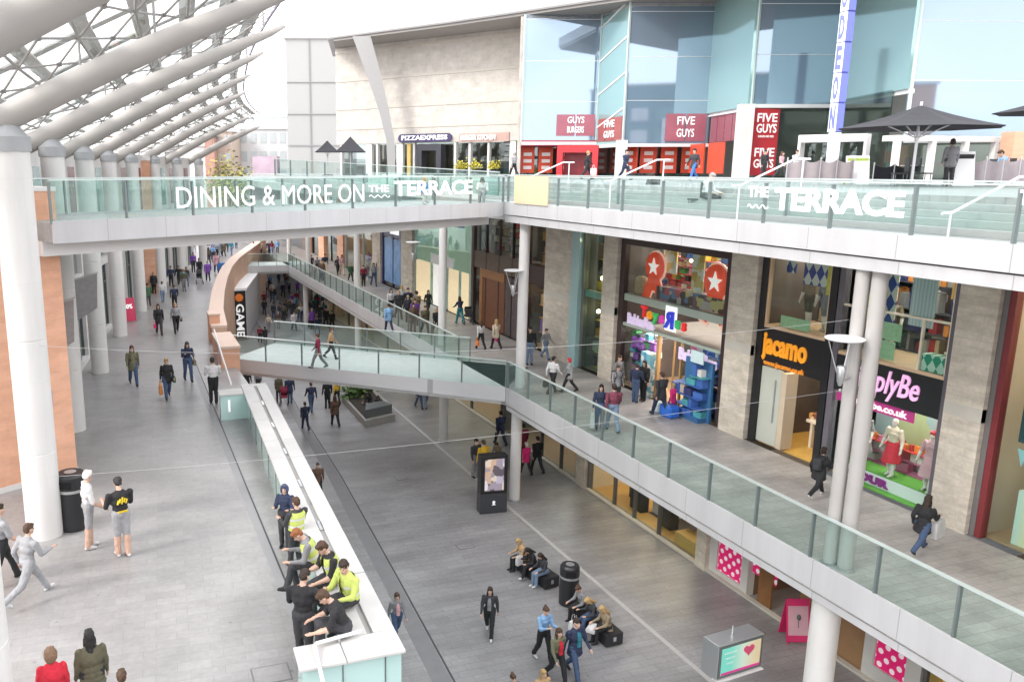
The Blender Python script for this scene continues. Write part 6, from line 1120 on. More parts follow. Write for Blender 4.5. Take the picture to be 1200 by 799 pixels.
# ---------------------------------------------------------------- people
def P3(*a): return Vector(a)
def rotx(a): return Matrix.Rotation(a, 3, 'X')
DEG = PI/180
def make_body(key, sit=False, lean=0, hL=0, hR=0, kL=0, kR=0, aL=0, aR=0, eL=10, eR=10, oL=8, oR=8, hp_=0, hy=0, fem=False, coat=0, wide=1.0, child=1.0, sx=0.0, crossin=0.0, skirt=False):
    """one continuous body mesh; +Y is forward.  Angles in degrees: hips h (forward +), knees k, shoulders a (forward +), elbows e,
    arms out o, head pitch hp_ (down +) and yaw hy"""
    prim = []      # (p, q, rp, rq, label)  tapered capsules / ellipsoids as (centre, radii, matrix, label)
    T = rotx(-lean*DEG)
    hipw = .095 if fem else .088; shw = .168 if fem else .195
    z_h = 0.0
    def leg(s, h, k):
        hip = P3(s*hipw, 0, 0); d1 = rotx(h*DEG)@P3(0, 0, -1); knee = hip+d1*.44+P3(s*sx*.3, 0, 0); d2 = rotx((h-k)*DEG)@P3(0, 0, -1); ank = knee+d2*.42; f = rotx((h-k)*DEG*.5)@P3(0, 1, 0); f.z = min(f.z, .15)
        return hip, knee, ank, f.normalized()
    legs = [leg(-1, hL, kL), leg(1, hR, kR)]
    low = min(l[2].z for l in legs)-.085
    off = -low
    wide = wide*1.13; r_th = .092*wide; r_kn = .069*wide
    for hip, knee, ank, f in legs:
        prim += [('c', hip+P3(0, 0, .02), knee, r_th*1.05, r_kn, 2), ('c', knee, ank, r_kn*.98, .056*wide, 5), ('c', ank+P3(0, 0, -.02), ank+P3(0, 0, -.045)+f*.15, .045, .036, 3), ('c', ank+P3(0, 0, -.045)-f*.04, ank+P3(0, 0, -.05)+f*.1, .038, .036, 3)]
    tp = lambda x, y, z: T@P3(x, y, z)
    w_ = 1.0*wide
    tor = [((0, 0, .02), (.155 if fem else .150, .115, .11), 2), ((0, .0, .14), (.128 if fem else .142, .10, .12), 1), ((0, 0, .28), (.145 if fem else .168, .112, .15), 1), ((0, 0, .40), (.150 if fem else .178, .100, .12), 1), ((0, -.01, .475), (.11, .07, .06), 1)]
    if fem: tor.append(((0, .07, .33), (.115, .06, .065), 1))
    for c, r, lb in tor: prim.append(('e', tp(*c), (r[0]*w_, r[1]*w_, r[2]), T, lb))
    if coat:
        for i in range(4): prim.append(('e', tp(0, .0, .10-.10*i*coat), ((.165+.012*i)*w_, (.125+.010*i)*w_, .10), T if i < 2 else Matrix.Identity(3), 1))
        prim.append(('e', tp(0, 0, .3), (.185*w_, .13*w_, .2), T, 1))
    if skirt: 
        for i in range(3): prim.append(('e', tp(0, .0, -.02-.12*i), (.17+.02*i, .13+.02*i, .10), T, 2))
    neck0, neck1 = tp(0, -.01, .47), tp(0, .015, .56); prim.append(('c', neck0, neck1, .058, .052, 0))
    HM = T@Matrix.Rotation(hy*DEG, 3, 'Z')@rotx(-hp_*DEG); hc = neck1+HM@P3(0, .015, .105)
    H = lambda x, y, z: hc+HM@P3(x, y, z)
    prim += [('e', H(0, -.012, .025), (.076, .092, .092), HM, 0), ('e', H(0, .022, -.035), (.060, .070, .082), HM, 0), ('c', H(0, .092, .0), H(0, .108, -.028), .012, .016, 0), ('e', H(-.078, -.005, -.01), (.012, .022, .032), HM, 0), ('e', H(.078, -.005, -.01), (.012, .022, .032), HM, 0), ('e', H(0, .075, -.09), (.03, .025, .02), HM, 0)]
    hands = []
    for s, a, e, o in ((-1, aL, eL, oL), (1, aR, eR, oR)):
        sh = tp(s*shw*w_, -.005, .435); d1 = T@(Matrix.Rotation(-s*o*DEG, 3, 'Y')@(rotx(a*DEG)@P3(0, 0, -1))); el = sh+d1*.285
        d2 = T@(Matrix.Rotation(-s*(o-crossin)*DEG, 3, 'Y')@(rotx((a+e)*DEG)@P3(-s*.12*min(1, e/60), 0, -1))).normalized(); wr = el+d2*.25; hn = wr+d2*.085
        prim += [('c', sh, el, .060*(1.05 if not fem else .95)*wide, .050*wide, 1), ('c', el, wr, .048*wide, .034, 4), ('c', wr, hn, .027, .030, 0)]
        hands.append((wr, hn, d2, s))
    mb = MB(); segs = []
    for p in prim:
        if p[0] == 'c':
            _, a, b, r0, r1, lb = p; d = (b-a); L = d.length; d = d/L; q = d.to_track_quat('Z', 'Y').to_matrix(); n = 10; prof = []
            for i in range(4): t = PI/2*i/3; prof.append((r0*math.sin(t)+1e-4, -r0*math.cos(t)))
            for i in range(4): t = PI/2*i/3; prof.append((r1*math.cos(t)+1e-4, L+r1*math.sin(t)))
            base = len(mb.v)
            for r, z in prof:
                for k in range(n): mb.v.append(a+q@P3(r*math.cos(2*PI*k/n), r*math.sin(2*PI*k/n), z))
            for i in range(len(prof)-1):
                for k in range(n): a0 = base+i*n+k; a1 = base+i*n+(k+1) % n; mb.f.append([a0, a1, a1+n, a0+n]); mb.m.append(0)
            mb.f.append([base+k for k in range(n)][::-1]); mb.m.append(0); mb.f.append([base+(len(prof)-1)*n+k for k in range(n)]); mb.m.append(0)
        else: mb.ell(p[1], p[2], 14, 9, p[3])
    me = mb.mesh('tmp', M_black); o = bpy.data.objects.new('tmp', me); COL.objects.link(o)
    md = o.modifiers.new('r', 'REMESH'); md.mode = 'VOXEL'; md.voxel_size = .017
    sm = o.modifiers.new('s', 'SMOOTH'); sm.factor = .5; sm.iterations = 2
    bpy.context.view_layer.update(); dg = bpy.context.evaluated_depsgraph_get(); out = bpy.data.meshes.new_from_object(o.evaluated_get(dg)); bpy.data.objects.remove(o); bpy.data.meshes.remove(me)
    # classify faces by nearest primitive
    import numpy as np
    nf = len(out.polygons); cen = np.empty(nf*3, dtype=np.float32); out.polygons.foreach_get('center', cen); cen = cen.reshape(-1, 3)
    best = np.full(nf, 1e9); lab = np.zeros(nf, dtype=np.int32)
    for p in prim:
        if p[0] == 'c':
            a, b = np.array(p[1]), np.array(p[2]); ab = b-a; t = np.clip(((cen-a)@ab)/(ab@ab), 0, 1); dd = np.linalg.norm(cen-(a+t[:, None]*ab), axis=1)-(p[3]+(p[4]-p[3])*t); lb = p[5]
        else:
            c = np.array(p[1]); R_ = np.array(p[3]); q = (cen-c)@R_; r = np.array(p[2]); k = np.linalg.norm(q/r, axis=1); dd = (k-1)*r.min(); lb = p[4]
        m = dd < best; best[m] = dd[m]; lab[m] = lb
    vs = [v.co.copy() for v in out.vertices]; fs = [list(p.vertices) for p in out.polygons]; fin = MB(); fin.v = vs; fin.f = fs; fin.m = [int(x) for x in lab]
    for p_, l_ in zip(out.polygons, lab):            # cloth folds
        if l_ in (1, 2, 4, 5):
            for i in p_.vertices:
                c = out.vertices[i].co; a = noise.noise(Vector((c.x*16, c.y*16, c.z*9)))*.011+noise.noise(Vector((c.x*34+5, c.y*34, c.z*22)))*.005
                vs[i] = c+out.vertices[i].normal*a
    # fingers, eyes, mouth
    for wr, hn, d2, s in hands:
        side = d2.cross(P3(0, 0, 1)); side = side.normalized() if side.length > .1 else P3(0, 1, 0); up = side.cross(d2).normalized(); fin.mi = 0
        if abs(d2.z) > .6: side, up = P3(0, 1, 0), P3(1, 0, 0)
        for i, L in enumerate((.062, .072, .068, .05)):
            b0 = hn+side*((i-1.5)*.017)-d2*.01; m1 = b0+d2*L*.6-up*.004*s; e1 = m1+(d2*.75-up*.5*s).normalized()*L*.55; fin.tube([b0, m1, e1], [.0095, .009, .006], 6)
        b0 = wr+d2*.03+side*.025; fin.tube([b0, b0+d2*.03+side*.022, b0+d2*.065+side*.018-up*.012*s], [.011, .010, .007], 6)
    fin.mi = 6
    for s in (-1, 1): fin.ell(H(s*.031, .081, .012), (.012, .008, .008), 8, 5, HM)
    fin.mi = 7; fin.ell(H(0, .092, -.058), (.022, .008, .008), 8, 5, HM)
    for v in fin.v: v.z += off
    for v in fin.v: v *= child
    slots = [M_sk[0], M_blk, M_blk, M_blk, M_blk, M_blk, M_eye, M_lip]
    res = fin.mesh('body_'+key, slots, 'all'); hcs = (hc+P3(0, 0, off))*child
    return dict(mesh=res, hc=hcs, HM=HM, T=T, off=off, child=child, wide=wide, fem=fem, hair={}, hands=[(h[1]+P3(0, 0, off))*child for h in hands], hipz=off*child)
M_sk = [mat('skin_fair', (.56, .36, .27), .55, var=.08, scale=6), mat('skin_tan', (.42, .25, .17), .55, var=.08, scale=6), mat('skin_brown', (.17, .09, .055), .5, var=.08, scale=6)]
M_eye = mat('eye_dark', (.02, .015, .012), .3, var=0); M_lip = mat('lip_rose', (.38, .14, .12), .5, var=0); M_blk = mat('black_cloth', (.018, .018, .02), .8, var=.25, scale=9)
CLO = dict(black=(.018, .018, .02), dark=(.04, .04, .045), navy=(.025, .035, .075), blue=(.05, .16, .42), teal=(.03, .20, .26), white=(.60, .59, .59), grey=(.22, .22, .23), lgrey=(.31, .31, .32), jeans=(.055, .09, .17), ljeans=(.18, .25, .36), olive=(.10, .09, .055), khaki=(.24, .19, .12), tan=(.46, .30, .16), red=(.55, .02, .04), maroon=(.22, .02, .05), pink=(.72, .03, .20), lpink=(.60, .35, .38), yellow=(.62, .38, .03), hiviz=(.52, .60, .15), purple=(.20, .07, .38), brown=(.12, .07, .045), cream=(.62, .52, .40), green=(.05, .14, .07), orange=(.7, .2, .05), plaid=(.20, .05, .08), sky=(.22, .38, .60), camo=(.15, .15, .09))
def cl(n):
    return mat(n+'_cloth', CLO[n], .85, var=.30, scale=4, bump=.55)
HAIRC = dict(black=(.012, .010, .010), brown=(.07, .035, .018), dbrown=(.03, .017, .011), blond=(.42, .28, .12), ginger=(.26, .09, .03), white=(.75, .73, .70), grey=(.3, .29, .28), red=(.5, .03, .05), cap=(.02, .02, .022), hood=(.05, .06, .12), fur=(.2, .12, .07))
def hm(n): return mat(n+'_hair', HAIRC[n], .6, var=.3, scale=25, bump=.3)
def hair_mesh(B, typ):
    if typ in B['hair']: return B['hair'][typ]
    c, HM, k = B['hc'], B['HM'], B['child']; g = MB(); H = lambda x, y, z: c+HM@P3(x, y, z)*k; E = lambda x, y, z, a, b, d: g.ell(H(x, y, z), (a*k, b*k, d*k), 14, 9, HM)
    rng = random.Random(5)
    E(0, -.020, .040, .086, .098, .094)
    if typ == 'short': E(0, -.055, .0, .078, .062, .075); E(0, .05, .085, .06, .045, .03)
    elif typ in ('long', 'pony', 'bob'):
        E(0, -.06, -.01, .084, .062, .095); E(-.068, -.01, -.02, .022, .045, .085); E(.068, -.01, -.02, .022, .045, .085); E(0, .05, .085, .065, .045, .03)
        if typ == 'long':
            E(0, -.085, -.14, .088, .042, .15); E(-.075, .0, -.12, .03, .035, .13); E(.075, .0, -.12, .03, .035, .13); E(0, -.105, -.26, .07, .035, .09)
        if typ == 'pony': E(0, -.12, .04, .035, .035, .04); E(0, -.14, -.06, .028, .03, .12)
    elif typ == 'bun': E(0, -.05, .0, .078, .06, .07); E(0, -.07, .125, .045, .045, .04); E(0, .05, .085, .06, .045, .03)
    elif typ == 'cap': E(0, -.055, -.01, .076, .055, .06); g.lathe([(.09*k, .0), (.088*k, .03*k), (.06*k, .075*k), (.005, .09*k)], c+HM@P3(0, -.01, .045)*k, 16); E(0, .11, .045, .07, .075, .010)
    elif typ == 'hood': E(0, -.06, -.03, .10, .085, .12); E(-.08, .01, -.02, .03, .06, .11); E(.08, .01, -.02, .03, .06, .11); E(0, .02, .10, .08, .08, .03)
    m = g.mesh('hair_'+typ, M_blk, 'all')
    tmp = bpy.data.objects.new('t', m); COL.objects.link(tmp); md = tmp.modifiers.new('r', 'REMESH'); md.mode = 'VOXEL'; md.voxel_size = .012; sm = tmp.modifiers.new('s', 'SMOOTH'); sm.iterations = 3
    bpy.context.view_layer.update(); me = bpy.data.meshes.new_from_object(tmp.evaluated_get(bpy.context.evaluated_depsgraph_get())); bpy.data.objects.remove(tmp); me.polygons.foreach_set('use_smooth', [True]*len(me.polygons))
    for v in me.vertices: d = (v.co-c)/k; v.co = v.co+v.normal*k*(noise.noise(Vector((d.x*55, d.y*55, d.z*22)))*.011+noise.noise(Vector((d.x*22, d.y*22, d.z*12)))*.010)
    B['hair'][typ] = me; return me
POSES = {}
def body(key):
    if key in POSES: return POSES[key]
    base, _, fl = key.partition('_'); fem = 'f' in fl; coat = .9 if 'c' in fl else 0
    D = dict(
        walk=dict(hL=24, kL=8, hR=-18, kR=22, aL=-18, aR=20, eL=18, eR=24), walk2=dict(hL=-16, kL=26, hR=22, kR=6, aL=18, aR=-16, eL=28, eR=14),
        stride=dict(hL=36, kL=10, hR=-28, kR=38, aL=-24, aR=30, eL=50, eR=75, lean=7), phone=dict(hL=18, kL=6, hR=-12, kR=16, aL=22, aR=26, eL=85, eR=95, hp_=16),
        stand=dict(hL=3, kL=2, hR=-3, kR=4, aL=3, aR=5, eL=12, eR=16), stand2=dict(hL=6, kL=6, hR=-4, kR=2, aL=10, aR=14, eL=70, eR=85, hp_=14, crossin=18),
        look=dict(hL=2, kL=3, hR=-4, kR=2, aL=4, aR=14, eL=14, eR=40, hy=35, hp_=12), lookdown=dict(hL=4, hR=-3, aL=22, aR=24, eL=75, eR=80, hp_=30, crossin=22, hy=-12),
        push=dict(hL=20, kL=6, hR=-16, kR=20, aL=42, aR=42, eL=30, eR=30, lean=6), bag=dict(hL=20, kL=6, hR=-15, kR=20, aL=-5, aR=6, eL=10, eR=70),
        sit=dict(hL=84, kL=84, hR=80, kR=78, aL=32, aR=34, eL=60, eR=58, lean=14, hp_=22), sit2=dict(hL=86, kL=70, hR=78, kR=92, aL=38, aR=30, eL=75, eR=90, lean=22, hp_=30, crossin=20),
        sitx=dict(hL=92, kL=95, hR=100, kR=60, aL=30, aR=40, eL=80, eR=60, lean=10, hp_=10, hy=25), sitlow=dict(hL=106, kL=112, hR=100, kR=100, aL=45, aR=48, eL=55, eR=50, lean=26, hp_=24),
        leanw=dict(hL=10, kL=2, hR=8, kR=14, aL=16, aR=20, eL=80, eR=85, lean=-6, hp_=12), mann=dict(hL=4, kL=3, hR=-6, kR=3, aL=0, aR=-4, eL=22, eR=12, oL=14, oR=16))
    kw = dict(D[base]); B = make_body(key, fem=fem, coat=coat, **kw); POSES[key] = B; return B
def onroot(name, r, me, mats=None):
    o = bpy.data.objects.new(name, me); COL.objects.link(o); o.parent = r
    if mats:
        for i, m in enumerate(mats):
            if m is not None: o.material_slots[i].link = 'OBJECT'; o.material_slots[i].material = m
    return o
VEST = {}
def person(loc, pose, face, label, top='black', bot='jeans', shoes='black', hair='short', hc='brown', skin=0, H=None, sleeve=True, shorts=False, group=None, vest=False, name='person', front=None, pack=None, hpx=None, tag_=True):
    B = body(pose); r = empty(name, loc, face, label, 'person' if name == 'person' else name, group)
    sk = M_sk[skin]; tp_, bt, shm = cl(top), cl(bot), cl(shoes); k = (H or 1.72)/1.75; r.scale = (k, k, k)
    onroot('body', r, B['mesh'], [sk, tp_, bt, shm, tp_ if sleeve else sk, sk if shorts else bt, None, None])
    if hair: onroot('hair' if hair not in ('cap', 'hood') else hair, r, hair_mesh(B, hair), [hm(hc)])
    if front:
        T = B['T']; g = MB(); w_ = 1.10*B['wide']; pts = []
        for z, x, y in ((.06, .055, .118), (.16, .060, .112), (.26, .062, .128), (.36, .055, .122), (.45, .035, .088)):
            pts.append([T@P3(-x, y*w_+.018, z)+P3(0, 0, B['off']), T@P3(0, y*w_+.030, z)+P3(0, 0, B['off']), T@P3(x, y*w_+.018, z)+P3(0, 0, B['off'])])
        for a, b in zip(pts, pts[1:]):
            for i in (0, 1): g.add([a[i], a[i+1], b[i+1], b[i], a[i]-P3(0, .03, 0), a[i+1]-P3(0, .03, 0), b[i+1]-P3(0, .03, 0), b[i]-P3(0, .03, 0)], [(0, 1, 2, 3), (7, 6, 5, 4)])
        g.build('shirt_front', cl(front), r, smooth='all')
    if vest:
        if pose not in VEST:
            g = MB(); T = B['T']; up = lambda p: T@P3(*p)+P3(0, 0, B['off']); n = 20; prof = [(.196, .147, .04), (.194, .149, .16), (.214, .158, .28), (.220, .146, .40), (.165, .115, .475)]
            for row in prof:
                for q in range(n): a = 2*PI*q/n; g.v.append(up((row[0]*math.cos(a), row[1]*math.sin(a)-.002, row[2])))
            for i in range(4):
                for q in range(n):
                    if q in (4, 5): continue
                    g.f.append([i*n+q, i*n+(q+1) % n, (i+1)*n+(q+1) % n, (i+1)*n+q]); g.m.append(0)
            me = g.mesh('vest', cl('hiviz'), 'all'); 
            g2 = MB()
            for zz in (.12, .30):
                for q in range(n):
                    if q in (4, 5): continue
                    for dz in (0,):
                        a, b = 2*PI*q/n, 2*PI*(q+1)/n; w0 = (.201 if zz < .2 else .221, .154 if zz < .2 else .164); g2.add([up((w0[0]*math.cos(x), w0[1]*math.sin(x), z)) for x, z in ((a, zz), (b, zz), (b, zz+.05), (a, zz+.05))], [(0, 1, 2, 3)])
            VEST[pose] = (me, g2.mesh('stripe', mat('reflective_strip', (.6, .6, .58), .4, var=.05), 'all'))
        v = onroot('hi_vis_vest', r, VEST[pose][0]); s_ = onroot('reflective_strip', r, VEST[pose][1]); s_.parent = v
    return r
def at_p(u, v, z): p = atz(u, v, z); return Vector((p.x, p.y, z))
def face_dir(deg): return deg*DEG            # 0 = away up the street (+Y), 90 = to the left (-X), 180 = towards the camera, 270 = to the right
def fig(u, vf, vh, z, pose, face, label, top, bot, shoes='black', hair='short', hc='brown', H=None, **kw):
    """standing figure: feet at pixel (u, vf), crown near pixel row vh gives the height"""
    loc = at_p(u, vf, z); d = (loc-CAM).dot(FH)
    if H is None: h = atd(u, vh, d).z-z; H = max(1.52, min(2.0, h)) if kw.pop('adult', True) else h
    else: kw.pop('adult', None)
    return person(loc, pose, face*DEG, label, top, bot, shoes, hair, hc, H=H, **kw)
def sitter(x, y, seat, pose, face, label, top, bot, shoes='black', hair='long', hc='brown', H=1.70, **kw):
    B = body(pose); k = H/1.75; z = seat-(B['hipz']-.10)*k
    return person(Vector((x, y, z)), pose, face*DEG, label, top, bot, shoes, hair, hc, H=H, **kw)
def bag(loc, rz, label, m, w=.36, h=.40, d=.12, handle=True, name='shopping_bag', cat='bag'):
    r = root_at(name, tuple(loc), label, cat); r.rotation_euler = (0, 0, rz); g = MB(); vs = []
    for z, f in ((0, .92), (h*.5, 1.0), (h, .94)):
        for i, j in ((-1, -1), (1, -1), (1, 1), (-1, 1)): vs.append((i*w/2*f, j*d/2*(f if z else 1)*(1 if z < h else .7), z))
    fs = [(3, 2, 1, 0)]+[(a*4+i, a*4+(i+1) % 4, a*4+4+(i+1) % 4, a*4+4+i) for a in (0, 1) for i in range(4)]+[(8, 9, 10, 11)]
    g.add(vs, fs); g.build('bag_body', m, r, bevel=.012)
    if handle:
        g = MB()
        for j in (-1, 1): g.tube([(-w*.2, j*d*.3, h), (-w*.12, j*d*.25, h+.16), (w*.12, j*d*.25, h+.16), (w*.2, j*d*.3, h)], .007, 5)
        g.build('handle', m, r)
    return r
def hand_of(p, side=1): B = body_of[p.name]; k = p.scale[0]; return p.location+Matrix.Rotation(p.rotation_euler.z, 3, 'Z')@(B['hands'][0 if side < 0 else 1]*k)
body_of = {}
_person = person
def person(loc, pose, *a, **kw):
    r = _person(loc, pose, *a, **kw); body_of[r.name] = POSES[pose]; return r
def hold(p, label, m, side=1, w=.36, h=.40, d=.13, **kw):
    q = hand_of(p, side); return bag((q.x, q.y, q.z-h-.15), p.rotation_euler.z+PI/2, label, m, w, h, d, **kw)
def backpack(p, label, m, k=1.0):
    r0 = p.rotation_euler.z; s = p.scale[0]; B = body_of[p.name]; T = B['T']; c = (T@P3(0, -.19, .26)+P3(0, 0, B['off']))*s*B['child']; loc = p.location+Matrix.Rotation(r0, 3, 'Z')@c
    r = root_at('backpack', tuple(loc), label, 'backpack'); r.rotation_euler = (0, 0, r0); g = MB(); g.box((0, 0, 0), (.30*k, .16*k, .42*k)); g.build('bag_body', m, r, bevel=.04); g = MB(); g.box((0, -.09*k, -.07), (.24*k, .06, .2*k)); g.build('pocket', m, r, bevel=.02)
    for i in (-1, 1): g = MB(); g.tube([(i*.11, .06, .19), (i*.13, .22, .24), (i*.14, .33, .08), (i*.13, .18, -.16)], .018, 6); g.build('strap', m, r)
    return r
def shoulderbag(p, label, m, side=1, k=1.0):
    q = p.location+Matrix.Rotation(p.rotation_euler.z, 3, 'Z')@(P3(side*.27, .02, .78)*p.scale[0]); r = root_at('handbag', tuple(q), label, 'bag'); r.rotation_euler = (0, 0, p.rotation_euler.z+PI/2)
    g = MB(); g.box((0, 0, .0), (.32*k, .12, .24*k)); g.build('bag_body', m, r, bevel=.03); g = MB(); g.tube([(-.12, 0, .1), (-.05, side*.05, .42), (.05, side*.05, .42), (.12, 0, .1)], .010, 6); g.build('strap', m, r); return r
def stroller(loc, rz, label, m):
    r = root_at('stroller', tuple(loc), label, 'stroller'); r.rotation_euler = (0, 0, rz); g = MB(); g.box((0, .0, .52), (.42, .55, .10)); g.box((0, -.22, .75), (.42, .08, .48), mtx=rotx(-.3)); g.build('seat', m, r, bevel=.03)
    g = MB()
    for k in range(5): a = .2+k*.35; g.box((0, -.22+.26*math.sin(a), .85+.26*math.cos(a)), (.44, .13, .03), mtx=rotx(-a))
    g.build('hood', m, r)
    g = MB()
    for i in (-1, 1): g.tube([(i*.23, .38, .12), (i*.23, 0, .5), (i*.23, -.42, 1.0)], .014, 6); g.tube([(i*.23, -.32, .12), (i*.23, .05, .55)], .014, 6)
    g.tube([(-.23, -.42, 1.0), (.23, -.42, 1.0)], .016, 6); g.build('frame', M_dsteel, r)
    for i in (-1, 1):
        for y, rr in ((.38, .10), (-.32, .13)): g = MB(); g.tube([(i*.26-.02, y, rr), (i*.26+.02, y, rr)], rr, 14); g.build('wheel', M_black, r)
    return r
# ---------------------------------------------------------------- the people, left walkway
p = fig(107, 642, 548, LL, 'look', 282, 'man in white tee and grey shorts with white hair standing by the litter bin', 'white', 'lgrey', 'white', 'short', 'white', sleeve=False, shorts=True)
p = fig(145, 652, 557, LL, 'lookdown', 20, 'man in black cap and black tee with yellow back print, grey shorts', 'black', 'lgrey', 'white', 'cap', 'cap', sleeve=False, shorts=True)
M_yp = mat('yellow_print_ink', (.75, .55, .03), .6, var=.2)
def backprint(p):
    B = body_of[p.name]; T = B['T']; g = MB(); O = lambda x, z, y=-.140: (T@P3(x, y, z)+P3(0, 0, B['off']))
    for i, x in enumerate((-.085, -.045, 0, .045, .085)):
        a, b = O(x-.017, .27+.03*(i % 2), -.152), O(x+.02, .40-.025*abs(i-2), -.130); g.bar(a, b, .026, .03, up=(0, 1, 0))
    o = g.build('back_print', M_yp, p); t_ = []
    for i in range(7): g = None
    g = MB()
    for i in range(8): x = -.095+.027*i; g.box(O(x, .10, -.150), (.018, .03, .035))
    g.build('back_print', M_yp, p)
backprint(p)
p = fig(6, 684, 587, LL, 'walk', 300, 'man in grey tee and black trousers walking at the frame edge', 'lgrey', 'black', 'black', 'short', 'dbrown', sleeve=False); backpack(p, 'dark olive backpack worn by the man in the grey tee', cl('olive'))
fig(36, 704, 607, LL, 'stride', 310, 'person in pale grey tracksuit and white trainers striding past the big column', 'lgrey', 'lgrey', 'white', 'short', 'brown')
fig(113, 846, 734, LL, 'stand_fc', 10, 'woman with long black hair in an olive parka seen from behind', 'olive', 'black', 'black', 'long', 'black', H=1.70)
fig(68, 862, 762, LL, 'stand_fc', 5, 'person in a red coat with fur trimmed hood at the bottom edge', 'red', 'black', 'black', 'hood', 'fur', H=1.58)
fig(150, 893, 793, LL, 'stand_f', 0, 'person whose brown hair just shows at the bottom edge', 'dark', 'black', 'black', 'short', 'brown', H=1.6)
fig(157, 452, 403, LL, 'walk_fc', 186, 'woman in camouflage green jacket with curly hair and jeans', 'camo', 'jeans', 'black', 'long', 'brown', front='khaki')
p = fig(197, 467, 418, LL, 'walk2_fc', 184, 'woman in black jacket and blue jeans carrying an orange and white bag', 'black', 'jeans', 'black', 'bob', 'blond'); hold(p, 'orange and white carrier bag held by the woman in the black jacket', mat('orange_white_bag', (.75, .25, .06), .5, var=.5, scale=3)); shoulderbag(p, 'dark green shoulder bag of the woman in the black jacket', cl('green'), -1)
p = fig(221, 447, 399, LL, 'phone_f', 188, 'woman in dark navy jacket and jeans with a brown handbag', 'navy', 'jeans', 'black', 'long', 'dbrown'); shoulderbag(p, 'brown handbag of the woman in the navy jacket', cl('khaki'), -1)
fig(251, 474, 418, LL, 'leanw', 0, 'man in white, teal and blue sports top leaning by the end of the glass wall', 'white', 'black', 'black', 'short', 'dbrown')
p = fig(187, 393, 355, LL, 'walk_fc', 183, 'woman in black coat with long hair in the middle of the left walkway', 'black', 'dark', 'black', 'long', 'brown'); hold(p, 'pink bag held by the woman in the black coat', cl('pink'), w=.22, h=.25)
p = fig(207, 391, 354, LL, 'walk2_f', 182, 'woman in pale grey top and black skirt with a black shoulder bag', 'lgrey', 'black', 'black', 'bob', 'blond', skirt=False) if False else fig(207, 391, 354, LL, 'walk2_f', 182, 'woman in pale grey top and black trousers with a shoulder bag', 'lgrey', 'black', 'black', 'bob', 'blond'); shoulderbag(p, 'dark shoulder bag beside the pale grey top', cl('dark'), -1)
LFAR = [(205, 362, 333, 'walk', 2, 'man in plain navy top walking away in front of the trio', 'navy', 'black', 'short', 'brown'), (174, 359, 331, 'walk_c', 5, 'person in dark green coat next to the arcade glass', 'green', 'dark', 'short', 'dbrown'), (181, 345, 319, 'stand_fc', 180, 'fair haired person in black jacket close to the arcade shops', 'black', 'black', 'bob', 'blond'), (191, 355, 330, 'walk2', 2, 'person in white top and blue sleeves beside the dark green coat', 'white', 'ljeans', 'short', 'brown'),
 (201, 337, 311, 'walk', 180, 'left one of three people in black walking abreast', 'navy', 'black', 'short', 'dbrown'), (210, 334, 311, 'walk2', 180, 'middle one of three people in black walking abreast', 'black', 'black', 'short', 'black'), (219, 336, 312, 'walk_f', 181, 'right one of three walking abreast, with a white shirt front', 'dark', 'jeans', 'long', 'dbrown'),
 (216, 311, 291, 'walk_c', 178, 'person in navy coat behind the three walking abreast', 'navy', 'navy', 'short', 'dbrown'), (227, 320, 296, 'stand_f', 180, 'person in lilac grey top left of the stroller', 'purple', 'dark', 'long', 'brown'), (234, 327, 302, 'push_f', 180, 'woman in black pushing a stroller down the left walkway', 'black', 'black', 'pony', 'dbrown'), (244, 330, 305, 'walk_c', 2, 'person in bright purple jacket walking away', 'purple', 'dark', 'short', 'grey'), (254, 321, 292, 'walk_fc', 181, 'woman with auburn hair in pale top beside a big blue bag', 'lpink', 'jeans', 'long', 'brown'),
 (218, 292, 280, 'walk', 180, 'far person in dark jacket near the orange end pier', 'dark', 'black', 'short', 'black'), (228, 296, 281, 'walk_f', 182, 'far person in dark top and pale trousers near the end pier', 'navy', 'lgrey', 'long', 'dbrown'), (237, 299, 280, 'walk_c', 180, 'far person in navy left of the bright blue jacket', 'navy', 'dark', 'short', 'black'), (241, 299, 279, 'walk_c', 178, 'far person in a bright sky blue jacket', 'blue', 'dark', 'short', 'blond'), (251, 294, 280, 'walk2', 0, 'far person in grey behind the auburn haired woman', 'grey', 'dark', 'short', 'brown'), (262, 296, 279, 'walk_f', 180, 'far person in maroon top at the right of the far crowd', 'maroon', 'dark', 'long', 'black'), (258, 299, 281, 'walk', 182, 'far person in dark shirt left of the maroon top', 'dark', 'black', 'short', 'black'), (277, 292, 281, 'stand', 180, 'far person in dark jacket against the curved parapet', 'dark', 'jeans', 'short', 'black'), (284, 284, 274, 'stand_f', 180, 'farthest person in black at the bend of the parapet', 'black', 'black', 'short', 'black')]
for u, vf, vh, po, fa, lb, t_, b_, hr, hc_ in LFAR: q = fig(u, vf, vh, LL, po, fa, lb, t_, b_, 'black', hr, hc_, group='shoppers far along the left walkway')
stroller(at_p(234, 333, LL), PI, 'dark stroller pushed down the left walkway', cl('dark'))
bag(at_p(260, 322, LL)+ZV*.35, 0, 'big blue bag beside the auburn haired woman', cl('blue'), .7, .65, .3)
